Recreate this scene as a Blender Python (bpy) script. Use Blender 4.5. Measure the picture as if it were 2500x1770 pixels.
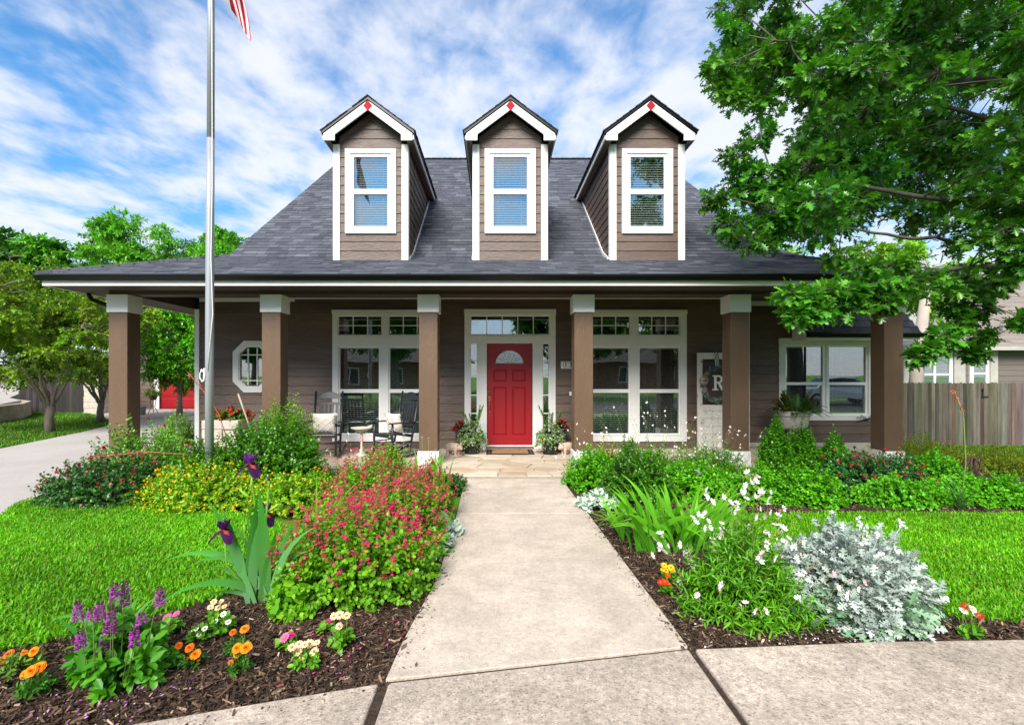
import bpy, bmesh, math, random
import numpy as np
from mathutils import Vector, Matrix

for o in list(bpy.data.objects):
    bpy.data.objects.remove(o)
random.seed(11)
rng = np.random.default_rng(11)
SC = bpy.context.scene
COL = SC.collection
R = math.radians

# ------------------------------------------------------------------ camera
F, CX, HY, CH = 1218.0, 1208.0, 915.0, 1.545      # focal length and principal point in photo pixels, eye height
cam_d = bpy.data.cameras.new('camera')
cam = bpy.data.objects.new('camera', cam_d)
COL.objects.link(cam)
cam.location = (0, 0, CH)
cam.rotation_euler = (R(90), 0, 0)
cam_d.sensor_width = 36.0
cam_d.lens = 36.0 * F / 2500.0
cam_d.shift_x = (1250.0 - CX) / 2500.0
cam_d.shift_y = (HY - 885.0) / 2500.0
cam_d.clip_start = 0.05
cam_d.clip_end = 2000
SC.camera = cam

# ------------------------------------------------------------------ sky
SUN_EL, SUN_AZ = R(40), R(196)                     # azimuth clockwise from +Y
world = bpy.data.worlds.new('World')
SC.world = world
world.use_nodes = True
wt = world.node_tree
wt.nodes.clear()
def wn(kind, **kw):
    n = wt.nodes.new(kind)
    for k, v in kw.items():
        setattr(n, k, v)
    return n
def wl(a, b):
    wt.links.new(a, b)
w_out = wn('ShaderNodeOutputWorld')
w_sky = wn('ShaderNodeTexSky', sky_type='NISHITA', sun_disc=False, sun_elevation=SUN_EL, sun_rotation=SUN_AZ,
           air_density=1.0, dust_density=0.4, ozone_density=2.2, altitude=200)
w_bg = wn('ShaderNodeBackground'); w_bg.inputs['Strength'].default_value = 0.095
w_tint = wn('ShaderNodeMix', data_type='RGBA', blend_type='MULTIPLY'); w_tint.inputs['Factor'].default_value = 1.0
w_tint.inputs['B'].default_value = (0.30, 0.78, 1.05, 1)
w_hz = wn('ShaderNodeMapRange', interpolation_type='SMOOTHSTEP'); w_hz.inputs['From Min'].default_value = 0.02; w_hz.inputs['From Max'].default_value = 0.42
w_tm = wn('ShaderNodeMix', data_type='RGBA'); w_tm.inputs['A'].default_value = (0.55, 0.66, 0.72, 1); w_tm.inputs['B'].default_value = (0.30, 0.76, 1.0, 1)
wl(w_hz.outputs[0], w_tm.inputs['Factor']); wl(w_tm.outputs['Result'], w_tint.inputs['B'])
wl(w_sky.outputs[0], w_tint.inputs['A']); wl(w_tint.outputs['Result'], w_bg.inputs['Color'])
w_cl = wn('ShaderNodeBackground'); w_cl.inputs['Strength'].default_value = 0.41
w_cl.inputs['Color'].default_value = (0.88, 0.91, 1.0, 1)
w_tc = wn('ShaderNodeTexCoord')
w_sep = wn('ShaderNodeSeparateXYZ'); wl(w_tc.outputs['Generated'], w_sep.inputs[0]); wl(w_sep.outputs['Z'], w_hz.inputs['Value'])
w_add = wn('ShaderNodeMath', operation='ADD'); wl(w_sep.outputs['Z'], w_add.inputs[0]); w_add.inputs[1].default_value = 0.12
w_mx = wn('ShaderNodeMath', operation='MAXIMUM'); wl(w_add.outputs[0], w_mx.inputs[0]); w_mx.inputs[1].default_value = 0.06
w_dx = wn('ShaderNodeMath', operation='DIVIDE'); wl(w_sep.outputs['X'], w_dx.inputs[0]); wl(w_mx.outputs[0], w_dx.inputs[1])
w_dy = wn('ShaderNodeMath', operation='DIVIDE'); wl(w_sep.outputs['Y'], w_dy.inputs[0]); wl(w_mx.outputs[0], w_dy.inputs[1])
w_cb = wn('ShaderNodeCombineXYZ'); wl(w_dx.outputs[0], w_cb.inputs[0]); wl(w_dy.outputs[0], w_cb.inputs[1])
w_map = wn('ShaderNodeMapping'); wl(w_cb.outputs[0], w_map.inputs[0])
w_map.inputs['Rotation'].default_value = (0, 0, R(-28)); w_map.inputs['Scale'].default_value = (1.0, 0.72, 1.0)
w_map.inputs['Location'].default_value = (3.1, 1.7, 0.0)
w_n1 = wn('ShaderNodeTexNoise'); w_n1.inputs['Scale'].default_value = 6.2; w_n1.inputs['Detail'].default_value = 8
w_n1.inputs['Roughness'].default_value = 0.56; w_n1.inputs['Distortion'].default_value = 0.2
wl(w_map.outputs[0], w_n1.inputs['Vector'])
w_map2 = wn('ShaderNodeMapping'); wl(w_cb.outputs[0], w_map2.inputs[0]); w_map2.inputs['Location'].default_value = (0.9, -0.35, 0)
w_n2 = wn('ShaderNodeTexNoise'); w_n2.inputs['Scale'].default_value = 0.62; w_n2.inputs['Detail'].default_value = 2
wl(w_map2.outputs[0], w_n2.inputs['Vector'])
w_mm = wn('ShaderNodeMath', operation='MULTIPLY_ADD'); wl(w_n2.outputs['Fac'], w_mm.inputs[0]); w_mm.inputs[1].default_value = 1.5
wl(w_n1.outputs['Fac'], w_mm.inputs[2])
w_rmp = wn('ShaderNodeValToRGB'); wl(w_mm.outputs[0], w_rmp.inputs[0])
w_rmp.color_ramp.interpolation = 'LINEAR'
w_rmp.color_ramp.elements[0].position = 0.0; w_rmp.color_ramp.elements[0].color = (0.03, 0.03, 0.03, 1)
w_rmp.color_ramp.elements[1].position = 1.0; w_rmp.color_ramp.elements[1].color = (0.93, 0.93, 0.93, 1)
w_mr = wn('ShaderNodeMapRange', interpolation_type='SMOOTHSTEP'); wl(w_mm.outputs[0], w_mr.inputs['Value'])
w_mr.inputs['From Min'].default_value = 0.94; w_mr.inputs['From Max'].default_value = 1.44
w_low = wn('ShaderNodeMapRange', interpolation_type='SMOOTHSTEP'); wl(w_sep.outputs['Z'], w_low.inputs['Value'])
w_low.inputs['From Min'].default_value = 0.0; w_low.inputs['From Max'].default_value = 0.22; w_low.inputs['To Min'].default_value = 0.75; w_low.inputs['To Max'].default_value = 0.0
w_max = wn('ShaderNodeMath', operation='MAXIMUM'); wl(w_mr.outputs[0], w_max.inputs[0]); wl(w_low.outputs[0], w_max.inputs[1])
wl(w_max.outputs[0], w_rmp.inputs[0])
w_mix = wn('ShaderNodeMixShader')
wl(w_rmp.outputs[0], w_mix.inputs[0]); wl(w_bg.outputs[0], w_mix.inputs[1]); wl(w_cl.outputs[0], w_mix.inputs[2])
wl(w_mix.outputs[0], w_out.inputs[0])

# ------------------------------------------------------------------ sun (behind thin cloud)
sun_d = bpy.data.lights.new('sun', 'SUN')
sun_d.energy = 2.8
sun_d.angle = R(32)
sun_d.color = (1.0, 0.95, 0.87)
sun = bpy.data.objects.new('sun', sun_d)
COL.objects.link(sun)
sdir = Vector((math.sin(SUN_AZ) * math.cos(SUN_EL), math.cos(SUN_AZ) * math.cos(SUN_EL), math.sin(SUN_EL)))
sun.rotation_euler = (-sdir).to_track_quat('-Z', 'Y').to_euler()
sun.location = (0, -4, 30)

SC.view_settings.view_transform = 'Standard'
SC.view_settings.look = 'None'
SC.view_settings.gamma = 1
SC.view_settings.exposure = 1.42
SC.view_settings.use_curve_mapping = False
SC.cycles.use_denoising = True
SC.cycles.max_bounces = 8
SC.cycles.transparent_max_bounces = 12
SC.cycles.sample_clamp_indirect = 6
SC.cycles.caustics_reflective = False
SC.cycles.caustics_refractive = False

# ------------------------------------------------------------------ placing helpers
def P(px, py, d):
    return ((px - CX) / F * d, d, CH + (HY - py) / F * d)
def G(px, py, z=0.0):
    d = (CH - z) * F / (py - HY)
    return P(px, py, d)
def PX(px, d): return (px - CX) / F * d
def PZ(py, d): return CH + (HY - py) / F * d

# ------------------------------------------------------------------ mesh collecting
class MB:
    """collects vertices and faces in world coordinates, builds ONE mesh object"""
    def __init__(s):
        s.v = []; s.f = []; s.sm = []; s.c = []; s.col = None
    def add(s, vs, fs, smooth=False):
        b = len(s.v)
        s.v.extend([tuple(p) for p in vs])
        for f in fs:
            s.f.append([i + b for i in f]); s.sm.append(smooth)
        if s.col is not None or s.c:
            while len(s.c) < b: s.c.append((1, 1, 1))
            s.c.extend([s.col or (1, 1, 1)] * len(vs))
        return s
    def box(s, x0, x1, y0, y1, z0, z1):
        x0, x1 = min(x0, x1), max(x0, x1); y0, y1 = min(y0, y1), max(y0, y1); z0, z1 = min(z0, z1), max(z0, z1)
        v = [(x0, y0, z0), (x1, y0, z0), (x1, y1, z0), (x0, y1, z0), (x0, y0, z1), (x1, y0, z1), (x1, y1, z1), (x0, y1, z1)]
        return s.add(v, [(3, 2, 1, 0), (4, 5, 6, 7), (0, 1, 5, 4), (1, 2, 6, 5), (2, 3, 7, 6), (3, 0, 4, 7)])
    def obox(s, c, ax, ay, az, hx, hy, hz):
        """oriented box, centre, three axes, half sizes"""
        c = Vector(c); ax = Vector(ax) * hx; ay = Vector(ay) * hy; az = Vector(az) * hz
        v = [c + sx * ax + sy * ay + sz * az for sz in (-1, 1) for sx, sy in ((-1, -1), (1, -1), (1, 1), (-1, 1))]
        return s.add(v, [(3, 2, 1, 0), (4, 5, 6, 7), (0, 1, 5, 4), (1, 2, 6, 5), (2, 3, 7, 6), (3, 0, 4, 7)])
    def bar(s, a, b, w, h, up=(0, 0, 1)):
        a = Vector(a); b = Vector(b); ax = (b - a); L = ax.length; ax.normalize()
        ay = Vector(up).cross(ax)
        if ay.length < 1e-4: ay = Vector((1, 0, 0)).cross(ax)
        ay.normalize(); az = ax.cross(ay)
        return s.obox((a + b) / 2, ax, ay, az, L / 2, w / 2, h / 2)
    def tube(s, pts, rads, n=8, cap=True):
        pts = [Vector(p) for p in pts]
        if not hasattr(rads, '__len__'): rads = [rads] * len(pts)
        vs = []; fs = []
        t0 = (pts[1] - pts[0]).normalized()
        ref = Vector((0, 0, 1)) if abs(t0.z) < .9 else Vector((1, 0, 0))
        u = t0.cross(ref).normalized()
        for i, p in enumerate(pts):
            t = (pts[min(i + 1, len(pts) - 1)] - pts[max(i - 1, 0)]).normalized()
            u = (u - t * u.dot(t))
            if u.length < 1e-5: u = t.cross(Vector((0.3, 0.5, 0.8)))
            u.normalize(); w = t.cross(u)
            for k in range(n):
                a = 2 * math.pi * k / n
                vs.append(p + (u * math.cos(a) + w * math.sin(a)) * rads[i])
        for i in range(len(pts) - 1):
            for k in range(n):
                k2 = (k + 1) % n
                fs.append((i * n + k, i * n + k2, (i + 1) * n + k2, (i + 1) * n + k))
        if cap:
            fs.append(tuple(range(n))[::-1]); fs.append(tuple((len(pts) - 1) * n + k for k in range(n)))
        return s.add(vs, fs, True)
    def lathe(s, c, prof, n=20, sx=1.0, sy=1.0):
        """profile of (r, z) about the vertical axis through c"""
        vs = []; fs = []
        for r, z in prof:
            for k in range(n):
                a = 2 * math.pi * k / n
                vs.append((c[0] + r * math.cos(a) * sx, c[1] + r * math.sin(a) * sy, c[2] + z))
        m = len(prof)
        for i in range(m - 1):
            for k in range(n):
                k2 = (k + 1) % n
                fs.append((i * n + k, i * n + k2, (i + 1) * n + k2, (i + 1) * n + k))
        fs.append(tuple(range(n))[::-1]); fs.append(tuple((m - 1) * n + k for k in range(n)))
        return s.add(vs, fs, True)
    def prism(s, poly, d):
        """planar polygon (list of 3D points, front side ccw) pushed back by vector d"""
        n = len(poly); d = Vector(d)
        a = [Vector(p) for p in poly]; b = [p + d for p in a]
        fs = [tuple(range(n)), tuple(range(n, 2 * n))[::-1]] + [(i, i + n, (i + 1) % n + n, (i + 1) % n) for i in range(n)]
        return s.add(a + b, fs)
    def ellipsoid(s, c, r, n=12, m=8, rot=None):
        vs = []; fs = []
        M = rot or Matrix.Identity(3); c = Vector(c)
        for i in range(m + 1):
            th = math.pi * i / m
            for k in range(n):
                ph = 2 * math.pi * k / n
                vs.append(c + M @ Vector((r[0] * math.sin(th) * math.cos(ph), r[1] * math.sin(th) * math.sin(ph), r[2] * math.cos(th))))
        for i in range(m):
            for k in range(n):
                k2 = (k + 1) % n
                fs.append((i * n + k, (i + 1) * n + k, (i + 1) * n + k2, i * n + k2))
        return s.add(vs, fs, True)
    def holed(s, x0, x1, z0, z1, holes, y0, y1):
        """vertical panel facing -y with rectangular holes (x0,x1,z0,z1), front at y0, back at y1"""
        xs = sorted({x0, x1} | {h[0] for h in holes} | {h[1] for h in holes})
        zs = sorted({z0, z1} | {h[2] for h in holes} | {h[3] for h in holes})
        for a, b in zip(xs, xs[1:]):
            for c, d in zip(zs, zs[1:]):
                mx, mz = (a + b) / 2, (c + d) / 2
                if any(h[0] < mx < h[1] and h[2] < mz < h[3] for h in holes): continue
                s.add([(a, y0, c), (b, y0, c), (b, y0, d), (a, y0, d)], [(0, 1, 2, 3)])
        def ring(r, inward):
            a, b, c, d = r
            v = [(a, y0, c), (b, y0, c), (b, y0, d), (a, y0, d), (a, y1, c), (b, y1, c), (b, y1, d), (a, y1, d)]
            f = [(0, 4, 5, 1), (1, 5, 6, 2), (2, 6, 7, 3), (3, 7, 4, 0)]
            if inward: f = [q[::-1] for q in f]
            s.add(v, f)
        ring((x0, x1, z0, z1), False)
        for h in holes: ring(h, True)
        return s
    def build(s, name, mat, parent=None, bevel=0.0, seg=2, kind=None, label=None):
        me = bpy.data.meshes.new(name)
        off = wloc(parent) if parent else Vector((0, 0, 0))
        me.from_pydata([(p[0] - off.x, p[1] - off.y, p[2] - off.z) for p in s.v], [], s.f)
        if any(s.sm): me.polygons.foreach_set('use_smooth', s.sm)
        if s.c:
            while len(s.c) < len(s.v): s.c.append((1, 1, 1))
            at = me.color_attributes.new('Col', 'FLOAT_COLOR', 'POINT')
            at.data.foreach_set('color', np.concatenate([np.array(s.c), np.ones((len(s.c), 1))], 1).ravel())
        me.update()
        return link(name, me, mat, parent, bevel, seg, kind, label)

def wloc(o):
    v = Vector((0, 0, 0))
    while o is not None:
        v += o.location; o = o.parent
    return v

def link(name, me, mat, parent=None, bevel=0.0, seg=2, kind=None, label=None):
    o = bpy.data.objects.new(name, me)
    COL.objects.link(o)
    if mat is not None and not me.materials: me.materials.append(M[mat] if isinstance(mat, str) else mat)
    o.parent = parent
    if bevel:
        b = o.modifiers.new('bevel', 'BEVEL'); b.width = bevel; b.segments = seg; b.limit_method = 'ANGLE'
    if kind: o['kind'] = kind
    if label: o['label'] = label
    return o

def thing(name, label, cat, loc=(0, 0, 0), group=None):
    o = bpy.data.objects.new(name, None)
    COL.objects.link(o)
    o.location = loc; o.empty_display_size = 0.1
    tag(o, label, cat, group)
    return o
def part(name, parent):
    """an empty that stands for a part which has sub-parts but no mesh of its own"""
    o = bpy.data.objects.new(name, None); COL.objects.link(o); o.parent = parent; o.empty_display_size = 0.05
    return o
def tag(o, label, cat, group=None):
    o['label'] = label; o['category'] = cat
    if group: o['group'] = group
    return o
def struct(o):
    o['kind'] = 'structure'; return o

def np_mesh(name, V, faces, C=None, smooth=False):
    """V (n,3); faces = list of (m,k) int arrays; C (n,3) colours"""
    me = bpy.data.meshes.new(name)
    V = np.ascontiguousarray(V, dtype=np.float32)
    me.vertices.add(len(V)); me.vertices.foreach_set('co', V.ravel())
    lv = np.concatenate([f.ravel() for f in faces]).astype(np.int32)
    lt = np.concatenate([np.full(len(f), f.shape[1], np.int32) for f in faces])
    ls = np.concatenate([[0], np.cumsum(lt)[:-1]]).astype(np.int32)
    me.loops.add(len(lv)); me.loops.foreach_set('vertex_index', lv)
    me.polygons.add(len(lt)); me.polygons.foreach_set('loop_start', ls); me.polygons.foreach_set('loop_total', lt)
    if smooth: me.polygons.foreach_set('use_smooth', np.ones(len(lt), bool))
    if C is not None:
        at = me.color_attributes.new('Col', 'FLOAT_COLOR', 'POINT')
        at.data.foreach_set('color', np.concatenate([C, np.ones((len(C), 1))], 1).astype(np.float32).ravel())
    me.update(calc_edges=True)
    return me

# ------------------------------------------------------------------ materials
M = {}
def nd(t, kind, **kw):
    n = t.nodes.new(kind)
    for k, v in kw.items(): setattr(n, k, v)
    return n
def mat(name, col, rough=0.5, spec=0.5, metal=0.0, noise=None, noise2=None, bump=None, stretch=(1, 1, 1), attr=False, objcol=False, coat=0.0, fine=None):
    """noise = (scale, amount): colour varies by +-amount; bump = (scale, strength)"""
    m = bpy.data.materials.new(name); m.use_nodes = True
    t = m.node_tree; b = t.nodes['Principled BSDF']
    b.inputs['Roughness'].default_value = rough
    b.inputs['Specular IOR Level'].default_value = spec
    b.inputs['Metallic'].default_value = metal
    if coat: b.inputs['Coat Weight'].default_value = coat; b.inputs['Coat Roughness'].default_value = 0.15
    tc = nd(t, 'ShaderNodeTexCoord'); mp = nd(t, 'ShaderNodeMapping'); mp.inputs['Scale'].default_value = stretch
    geo = nd(t, 'ShaderNodeNewGeometry')
    t.links.new(geo.outputs['Position'], mp.inputs[0])
    rgb = nd(t, 'ShaderNodeRGB'); rgb.outputs[0].default_value = (*col, 1)
    cur = rgb.outputs[0]
    def mul(a, bsock):
        x = nd(t, 'ShaderNodeMix', data_type='RGBA', blend_type='MULTIPLY'); x.inputs['Factor'].default_value = 1
        t.links.new(a, x.inputs['A']); t.links.new(bsock, x.inputs['B']); return x.outputs['Result']
    if attr:
        a = nd(t, 'ShaderNodeAttribute', attribute_name='Col'); cur = mul(cur, a.outputs['Color'])
    if objcol:
        a = nd(t, 'ShaderNodeObjectInfo'); cur = mul(cur, a.outputs['Color'])
    for ns in (noise, noise2):
        if ns:
            nz = nd(t, 'ShaderNodeTexNoise'); nz.inputs['Scale'].default_value = ns[0]; nz.inputs['Detail'].default_value = 6
            nz.inputs['Roughness'].default_value = 0.6
            t.links.new(mp.outputs[0], nz.inputs['Vector'])
            mr = nd(t, 'ShaderNodeMapRange'); mr.inputs['From Min'].default_value = 0.28; mr.inputs['From Max'].default_value = 0.72
            mr.inputs['To Min'].default_value = 1 - ns[1]; mr.inputs['To Max'].default_value = 1 + ns[1] * (0.6 if len(ns) < 3 else ns[2])
            t.links.new(nz.outputs['Fac'], mr.inputs['Value']); cur = mul(cur, mr.outputs[0])
    t.links.new(cur, b.inputs['Base Color'])
    if bump:
        nz = nd(t, 'ShaderNodeTexNoise'); nz.inputs['Scale'].default_value = bump[0]; nz.inputs['Detail'].default_value = 5
        t.links.new(mp.outputs[0], nz.inputs['Vector'])
        bp = nd(t, 'ShaderNodeBump'); bp.inputs['Strength'].default_value = bump[1]; bp.inputs['Distance'].default_value = 0.01
        t.links.new(nz.outputs['Fac'], bp.inputs['Height']); t.links.new(bp.outputs[0], b.inputs['Normal'])
    M[name] = m
    return m

mat('siding', (0.120, 0.080, 0.060), 0.45, 0.45, noise=(1.0, 0.24), bump=(7.0, 1.0), stretch=(1.3, 6, 9), objcol=True)
mat('siding_side', (0.120, 0.080, 0.060), 0.45, 0.45, noise=(1.0, 0.24), bump=(7.0, 1.0), stretch=(6, 1.3, 9), objcol=True)
mat('brown', (0.125, 0.074, 0.043), 0.45, 0.45, noise=(3.0, 0.16), bump=(30, 0.5), stretch=(1, 1, .35))
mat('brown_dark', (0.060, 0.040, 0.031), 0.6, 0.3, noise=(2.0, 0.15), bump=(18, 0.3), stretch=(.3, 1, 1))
mat('white', (0.74, 0.73, 0.705), 0.45, 0.4, noise=(2.5, 0.05), bump=(30, 0.06))
mat('white_rough', (0.74, 0.735, 0.71), 0.6, 0.3, noise=(3.5, 0.08), bump=(40, 0.2), stretch=(.5, .5, 1))
mat('vinyl', (0.82, 0.82, 0.81), 0.35, 0.4, noise=(1.5, 0.03))
mat('red_door', (0.30, 0.004, 0.010), 0.38, 0.45, noise=(2.0, 0.07), bump=(60, 0.05), stretch=(1, 1, .2))
mat('red_trim', (0.36, 0.008, 0.016), 0.6, 0.15, noise=(2.0, 0.07))
mat('shingle', (1, 1, 1), 0.85, 0.25, noise=(18, 0.16), noise2=(1.1, 0.06), bump=(160, 0.6), attr=True, objcol=True)
mat('roof_deck', (0.03, 0.03, 0.035), 0.9, 0.2, noise=(6, 0.2))
mat('gutter', (0.004, 0.0042, 0.005), 0.30, 0.3, noise=(1.5, 0.15))
mat('black_paint', (0.018, 0.020, 0.025), 0.38, 0.5, noise=(5, 0.15), bump=(40, 0.08))
mat('black_iron', (0.012, 0.012, 0.013), 0.5, 0.4, noise=(9, 0.2))
mat('steel', (0.36, 0.37, 0.39), 0.38, 0.5, metal=0.35, noise=(3, 0.10), bump=(50, 0.05), stretch=(1, 1, .1))
mat('nickel', (0.30, 0.26, 0.22), 0.35, 0.5, metal=0.9, noise=(20, 0.15))
mat('brass_came', (0.55, 0.47, 0.25), 0.35, 0.5, metal=0.7, noise=(20, 0.1))
def concrete(name, col, stain, speck, pit):
    """worn concrete: broad stains, sandy grain, dark specks and pale aggregate"""
    m = bpy.data.materials.new(name); m.use_nodes = True; t = m.node_tree; b = t.nodes['Principled BSDF']
    b.inputs['Roughness'].default_value = 0.88; b.inputs['Specular IOR Level'].default_value = 0.22
    geo = nd(t, 'ShaderNodeNewGeometry'); rgb = nd(t, 'ShaderNodeRGB'); rgb.outputs[0].default_value = (*col, 1); cur = rgb.outputs[0]; last = None
    for sc, lo, hi, a0, a1, det in ((0.9, .32, .68, 1 - stain, 1 + stain * .35, 6), (4.5, .38, .62, 1 - stain * .55, 1 + stain * .2, 8), (28, .35, .65, 1 - speck * .6, 1 + speck * .35, 5), (75, .56, .66, 1.0, 1 - speck * 1.1, 2), (110, .60, .70, 1.0, 1 + pit, 1)):
        nz = nd(t, 'ShaderNodeTexNoise'); nz.inputs['Scale'].default_value = sc; nz.inputs['Detail'].default_value = det; nz.inputs['Roughness'].default_value = .62
        t.links.new(geo.outputs['Position'], nz.inputs['Vector'])
        mr = nd(t, 'ShaderNodeMapRange'); mr.inputs['From Min'].default_value = lo; mr.inputs['From Max'].default_value = hi; mr.inputs['To Min'].default_value = a0; mr.inputs['To Max'].default_value = a1
        t.links.new(nz.outputs['Fac'], mr.inputs['Value'])
        x = nd(t, 'ShaderNodeMix', data_type='RGBA', blend_type='MULTIPLY'); x.inputs['Factor'].default_value = 1
        t.links.new(cur, x.inputs['A']); t.links.new(mr.outputs[0], x.inputs['B']); cur = x.outputs['Result']; last = nz
    t.links.new(cur, b.inputs['Base Color'])
    bp = nd(t, 'ShaderNodeBump'); bp.inputs['Strength'].default_value = .6; bp.inputs['Distance'].default_value = .006
    t.links.new(last.outputs['Fac'], bp.inputs['Height']); t.links.new(bp.outputs[0], b.inputs['Normal']); M[name] = m
concrete('concrete', (0.545, 0.46, 0.382), 0.24, 0.24, 0.2)
concrete('concrete_worn', (0.49, 0.41, 0.34), 0.34, 0.42, 0.4)
mat('concrete_drive', (0.40, 0.365, 0.345), 0.85, 0.25, noise=(0.6, 0.14), noise2=(22, 0.10), bump=(60, 0.3))
mat('flagstone', (1, 1, 1), 0.75, 0.3, noise=(3.2, 0.20), noise2=(26, 0.10), bump=(34, 0.4), objcol=True)
mat('grout', (0.34, 0.285, 0.225), 0.9, 0.2, noise=(8, 0.2), bump=(90, 0.5))
mat('soil', (0.052, 0.035, 0.024), 0.95, 0.2, noise=(9, 0.35), noise2=(60, 0.4), bump=(70, 0.9))
mat('chips', (1.3, 1.22, 1.12), 0.9, 0.2, attr=True, noise=(60, 0.2))
mat('turf', (0.08, 0.20, 0.012), 0.9, 0.15, noise=(1.2, 0.18), noise2=(45, 0.4), bump=(90, 0.8))
mat('asphalt', (0.055, 0.055, 0.057), 0.9, 0.3, noise=(2, 0.15), noise2=(70, 0.2), bump=(120, 0.5))
mat('limestone', (0.50, 0.45, 0.38), 0.85, 0.25, noise=(5, 0.2), noise2=(30, 0.15), bump=(25, 0.6))
mat('terracotta_stone', (0.50, 0.37, 0.29), 0.8, 0.25, noise=(9, 0.18), bump=(60, 0.3))
mat('fence_wood', (0.175, 0.152, 0.132), 0.85, 0.25, noise=(1.6, 0.5), noise2=(10, 0.22), bump=(22, 0.6), stretch=(6, 6, .45), objcol=True)
mat('fence_dark', (0.035, 0.030, 0.030), 0.85, 0.25, noise=(3, 0.3), stretch=(5, 5, .5), objcol=True)
mat('bark', (0.19, 0.155, 0.125), 0.9, 0.2, noise=(7, 0.3), bump=(24, 0.8), stretch=(1, 1, .35))
mat('bark_oak', (0.085, 0.075, 0.065), 0.9, 0.2, noise=(7, 0.3), bump=(26, 0.9), stretch=(1, 1, .5))
mat('bark_pale', (0.42, 0.36, 0.31), 0.85, 0.2, noise=(3, 0.2), bump=(14, 0.5), stretch=(1, 1, .4))
mat('pot_black', (0.016, 0.016, 0.017), 0.55, 0.4, noise=(6, 0.2))
mat('pot_grey', (0.09, 0.095, 0.10), 0.6, 0.4, noise=(6, 0.15))
mat('galvanized', (0.50, 0.49, 0.46), 0.5, 0.5, metal=0.25, noise=(7, 0.14), noise2=(28, 0.08), bump=(30, 0.1))
mat('stool_wood', (0.13, 0.075, 0.06), 0.6, 0.35, noise=(8, 0.3), bump=(25, 0.3), stretch=(3, 3, .6))
mat('chippy_white', (0.60, 0.56, 0.50), 0.8, 0.2, noise=(5, 0.10), bump=(30, 0.5))
mat('pillow', (0.66, 0.60, 0.53), 0.95, 0.1, noise=(10, 0.08), bump=(240, 0.7))
mat('pillow_line', (0.78, 0.73, 0.67), 0.95, 0.1, noise=(30, 0.08), bump=(240, 0.7))
mat('cast_cream', (0.62, 0.56, 0.46), 0.6, 0.3, noise=(18, 0.2), bump=(50, 0.3))
mat('rust', (0.085, 0.045, 0.032), 0.8, 0.3, noise=(25, 0.3), bump=(80, 0.4))
mat('mat_rubber', (0.014, 0.014, 0.016), 0.7, 0.3, noise=(20, 0.3))
mat('mat_coir', (0.33, 0.20, 0.11), 0.95, 0.1, noise=(30, 0.25), bump=(200, 0.8))
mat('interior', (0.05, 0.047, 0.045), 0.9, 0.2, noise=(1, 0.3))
mat('blind', (0.70, 0.70, 0.68), 0.6, 0.3, noise=(3, 0.03))
mat('neighbour_siding', (0.155, 0.125, 0.112), 0.7, 0.3, noise=(1.5, 0.12), bump=(12, 0.3), stretch=(1, 1, 5))
mat('stucco', (0.40, 0.38, 0.35), 0.9, 0.2, noise=(3, 0.15), noise2=(30, 0.1), bump=(60, 0.4))
mat('plate_white', (0.72, 0.70, 0.66), 0.5, 0.3, noise=(8, 0.05))
mat('flagcloth', (1, 1, 1), 0.8, 0.2, attr=True, noise=(60, 0.05))
mat('paint_car', (0.70, 0.72, 0.74), 0.25, 0.5, coat=0.6, noise=(1, 0.02))
mat('tyre', (0.015, 0.015, 0.015), 0.8, 0.3, noise=(10, 0.2))
mat('bucket', (0.30, 0.33, 0.36), 0.5, 0.4, noise=(6, 0.1))
mat('wicker', (0.20, 0.13, 0.06), 0.8, 0.2, noise=(30, 0.3), bump=(80, 0.6))
mat('stem', (1, 1, 1), 0.6, 0.3, attr=True, noise=(20, 0.1))
mat('ribbon', (1, 1, 1), 0.7, 0.2, attr=True, noise=(20, 0.05))
mat('brick', (0.28, 0.13, 0.09), 0.85, 0.2, noise=(4, 0.25), bump=(30, 0.4))

def leafmat(name, rough=0.42, spec=0.35, trans=0.30, tint=(1.25, 1.25, 0.6), fuzz=0.0, vary=0.18):
    m = bpy.data.materials.new(name); m.use_nodes = True
    t = m.node_tree; b = t.nodes['Principled BSDF']; out = t.nodes['Material Output']
    b.inputs['Roughness'].default_value = rough; b.inputs['Specular IOR Level'].default_value = spec
    a = nd(t, 'ShaderNodeAttribute', attribute_name='Col')
    geo = nd(t, 'ShaderNodeNewGeometry')
    nz = nd(t, 'ShaderNodeTexNoise'); nz.inputs['Scale'].default_value = 2.5; nz.inputs['Detail'].default_value = 3
    t.links.new(geo.outputs['Position'], nz.inputs['Vector'])
    mr = nd(t, 'ShaderNodeMapRange'); mr.inputs['From Min'].default_value = 0.3; mr.inputs['From Max'].default_value = 0.7
    mr.inputs['To Min'].default_value = 1 - vary; mr.inputs['To Max'].default_value = 1 + vary
    t.links.new(nz.outputs['Fac'], mr.inputs['Value'])
    x = nd(t, 'ShaderNodeMix', data_type='RGBA', blend_type='MULTIPLY'); x.inputs['Factor'].default_value = 1
    t.links.new(a.outputs['Color'], x.inputs['A']); t.links.new(mr.outputs[0], x.inputs['B'])
    t.links.new(x.outputs['Result'], b.inputs['Base Color'])
    if trans:
        tr = nd(t, 'ShaderNodeBsdfTranslucent')
        x2 = nd(t, 'ShaderNodeMix', data_type='RGBA', blend_type='MULTIPLY'); x2.inputs['Factor'].default_value = 1
        x2.inputs['B'].default_value = (*tint, 1)
        t.links.new(x.outputs['Result'], x2.inputs['A']); t.links.new(x2.outputs['Result'], tr.inputs['Color'])
        mx = nd(t, 'ShaderNodeMixShader'); mx.inputs[0].default_value = trans
        t.links.new(b.outputs[0], mx.inputs[1]); t.links.new(tr.outputs[0], mx.inputs[2]); t.links.new(mx.outputs[0], out.inputs[0])
    M[name] = m
leafmat('leaf')
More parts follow.
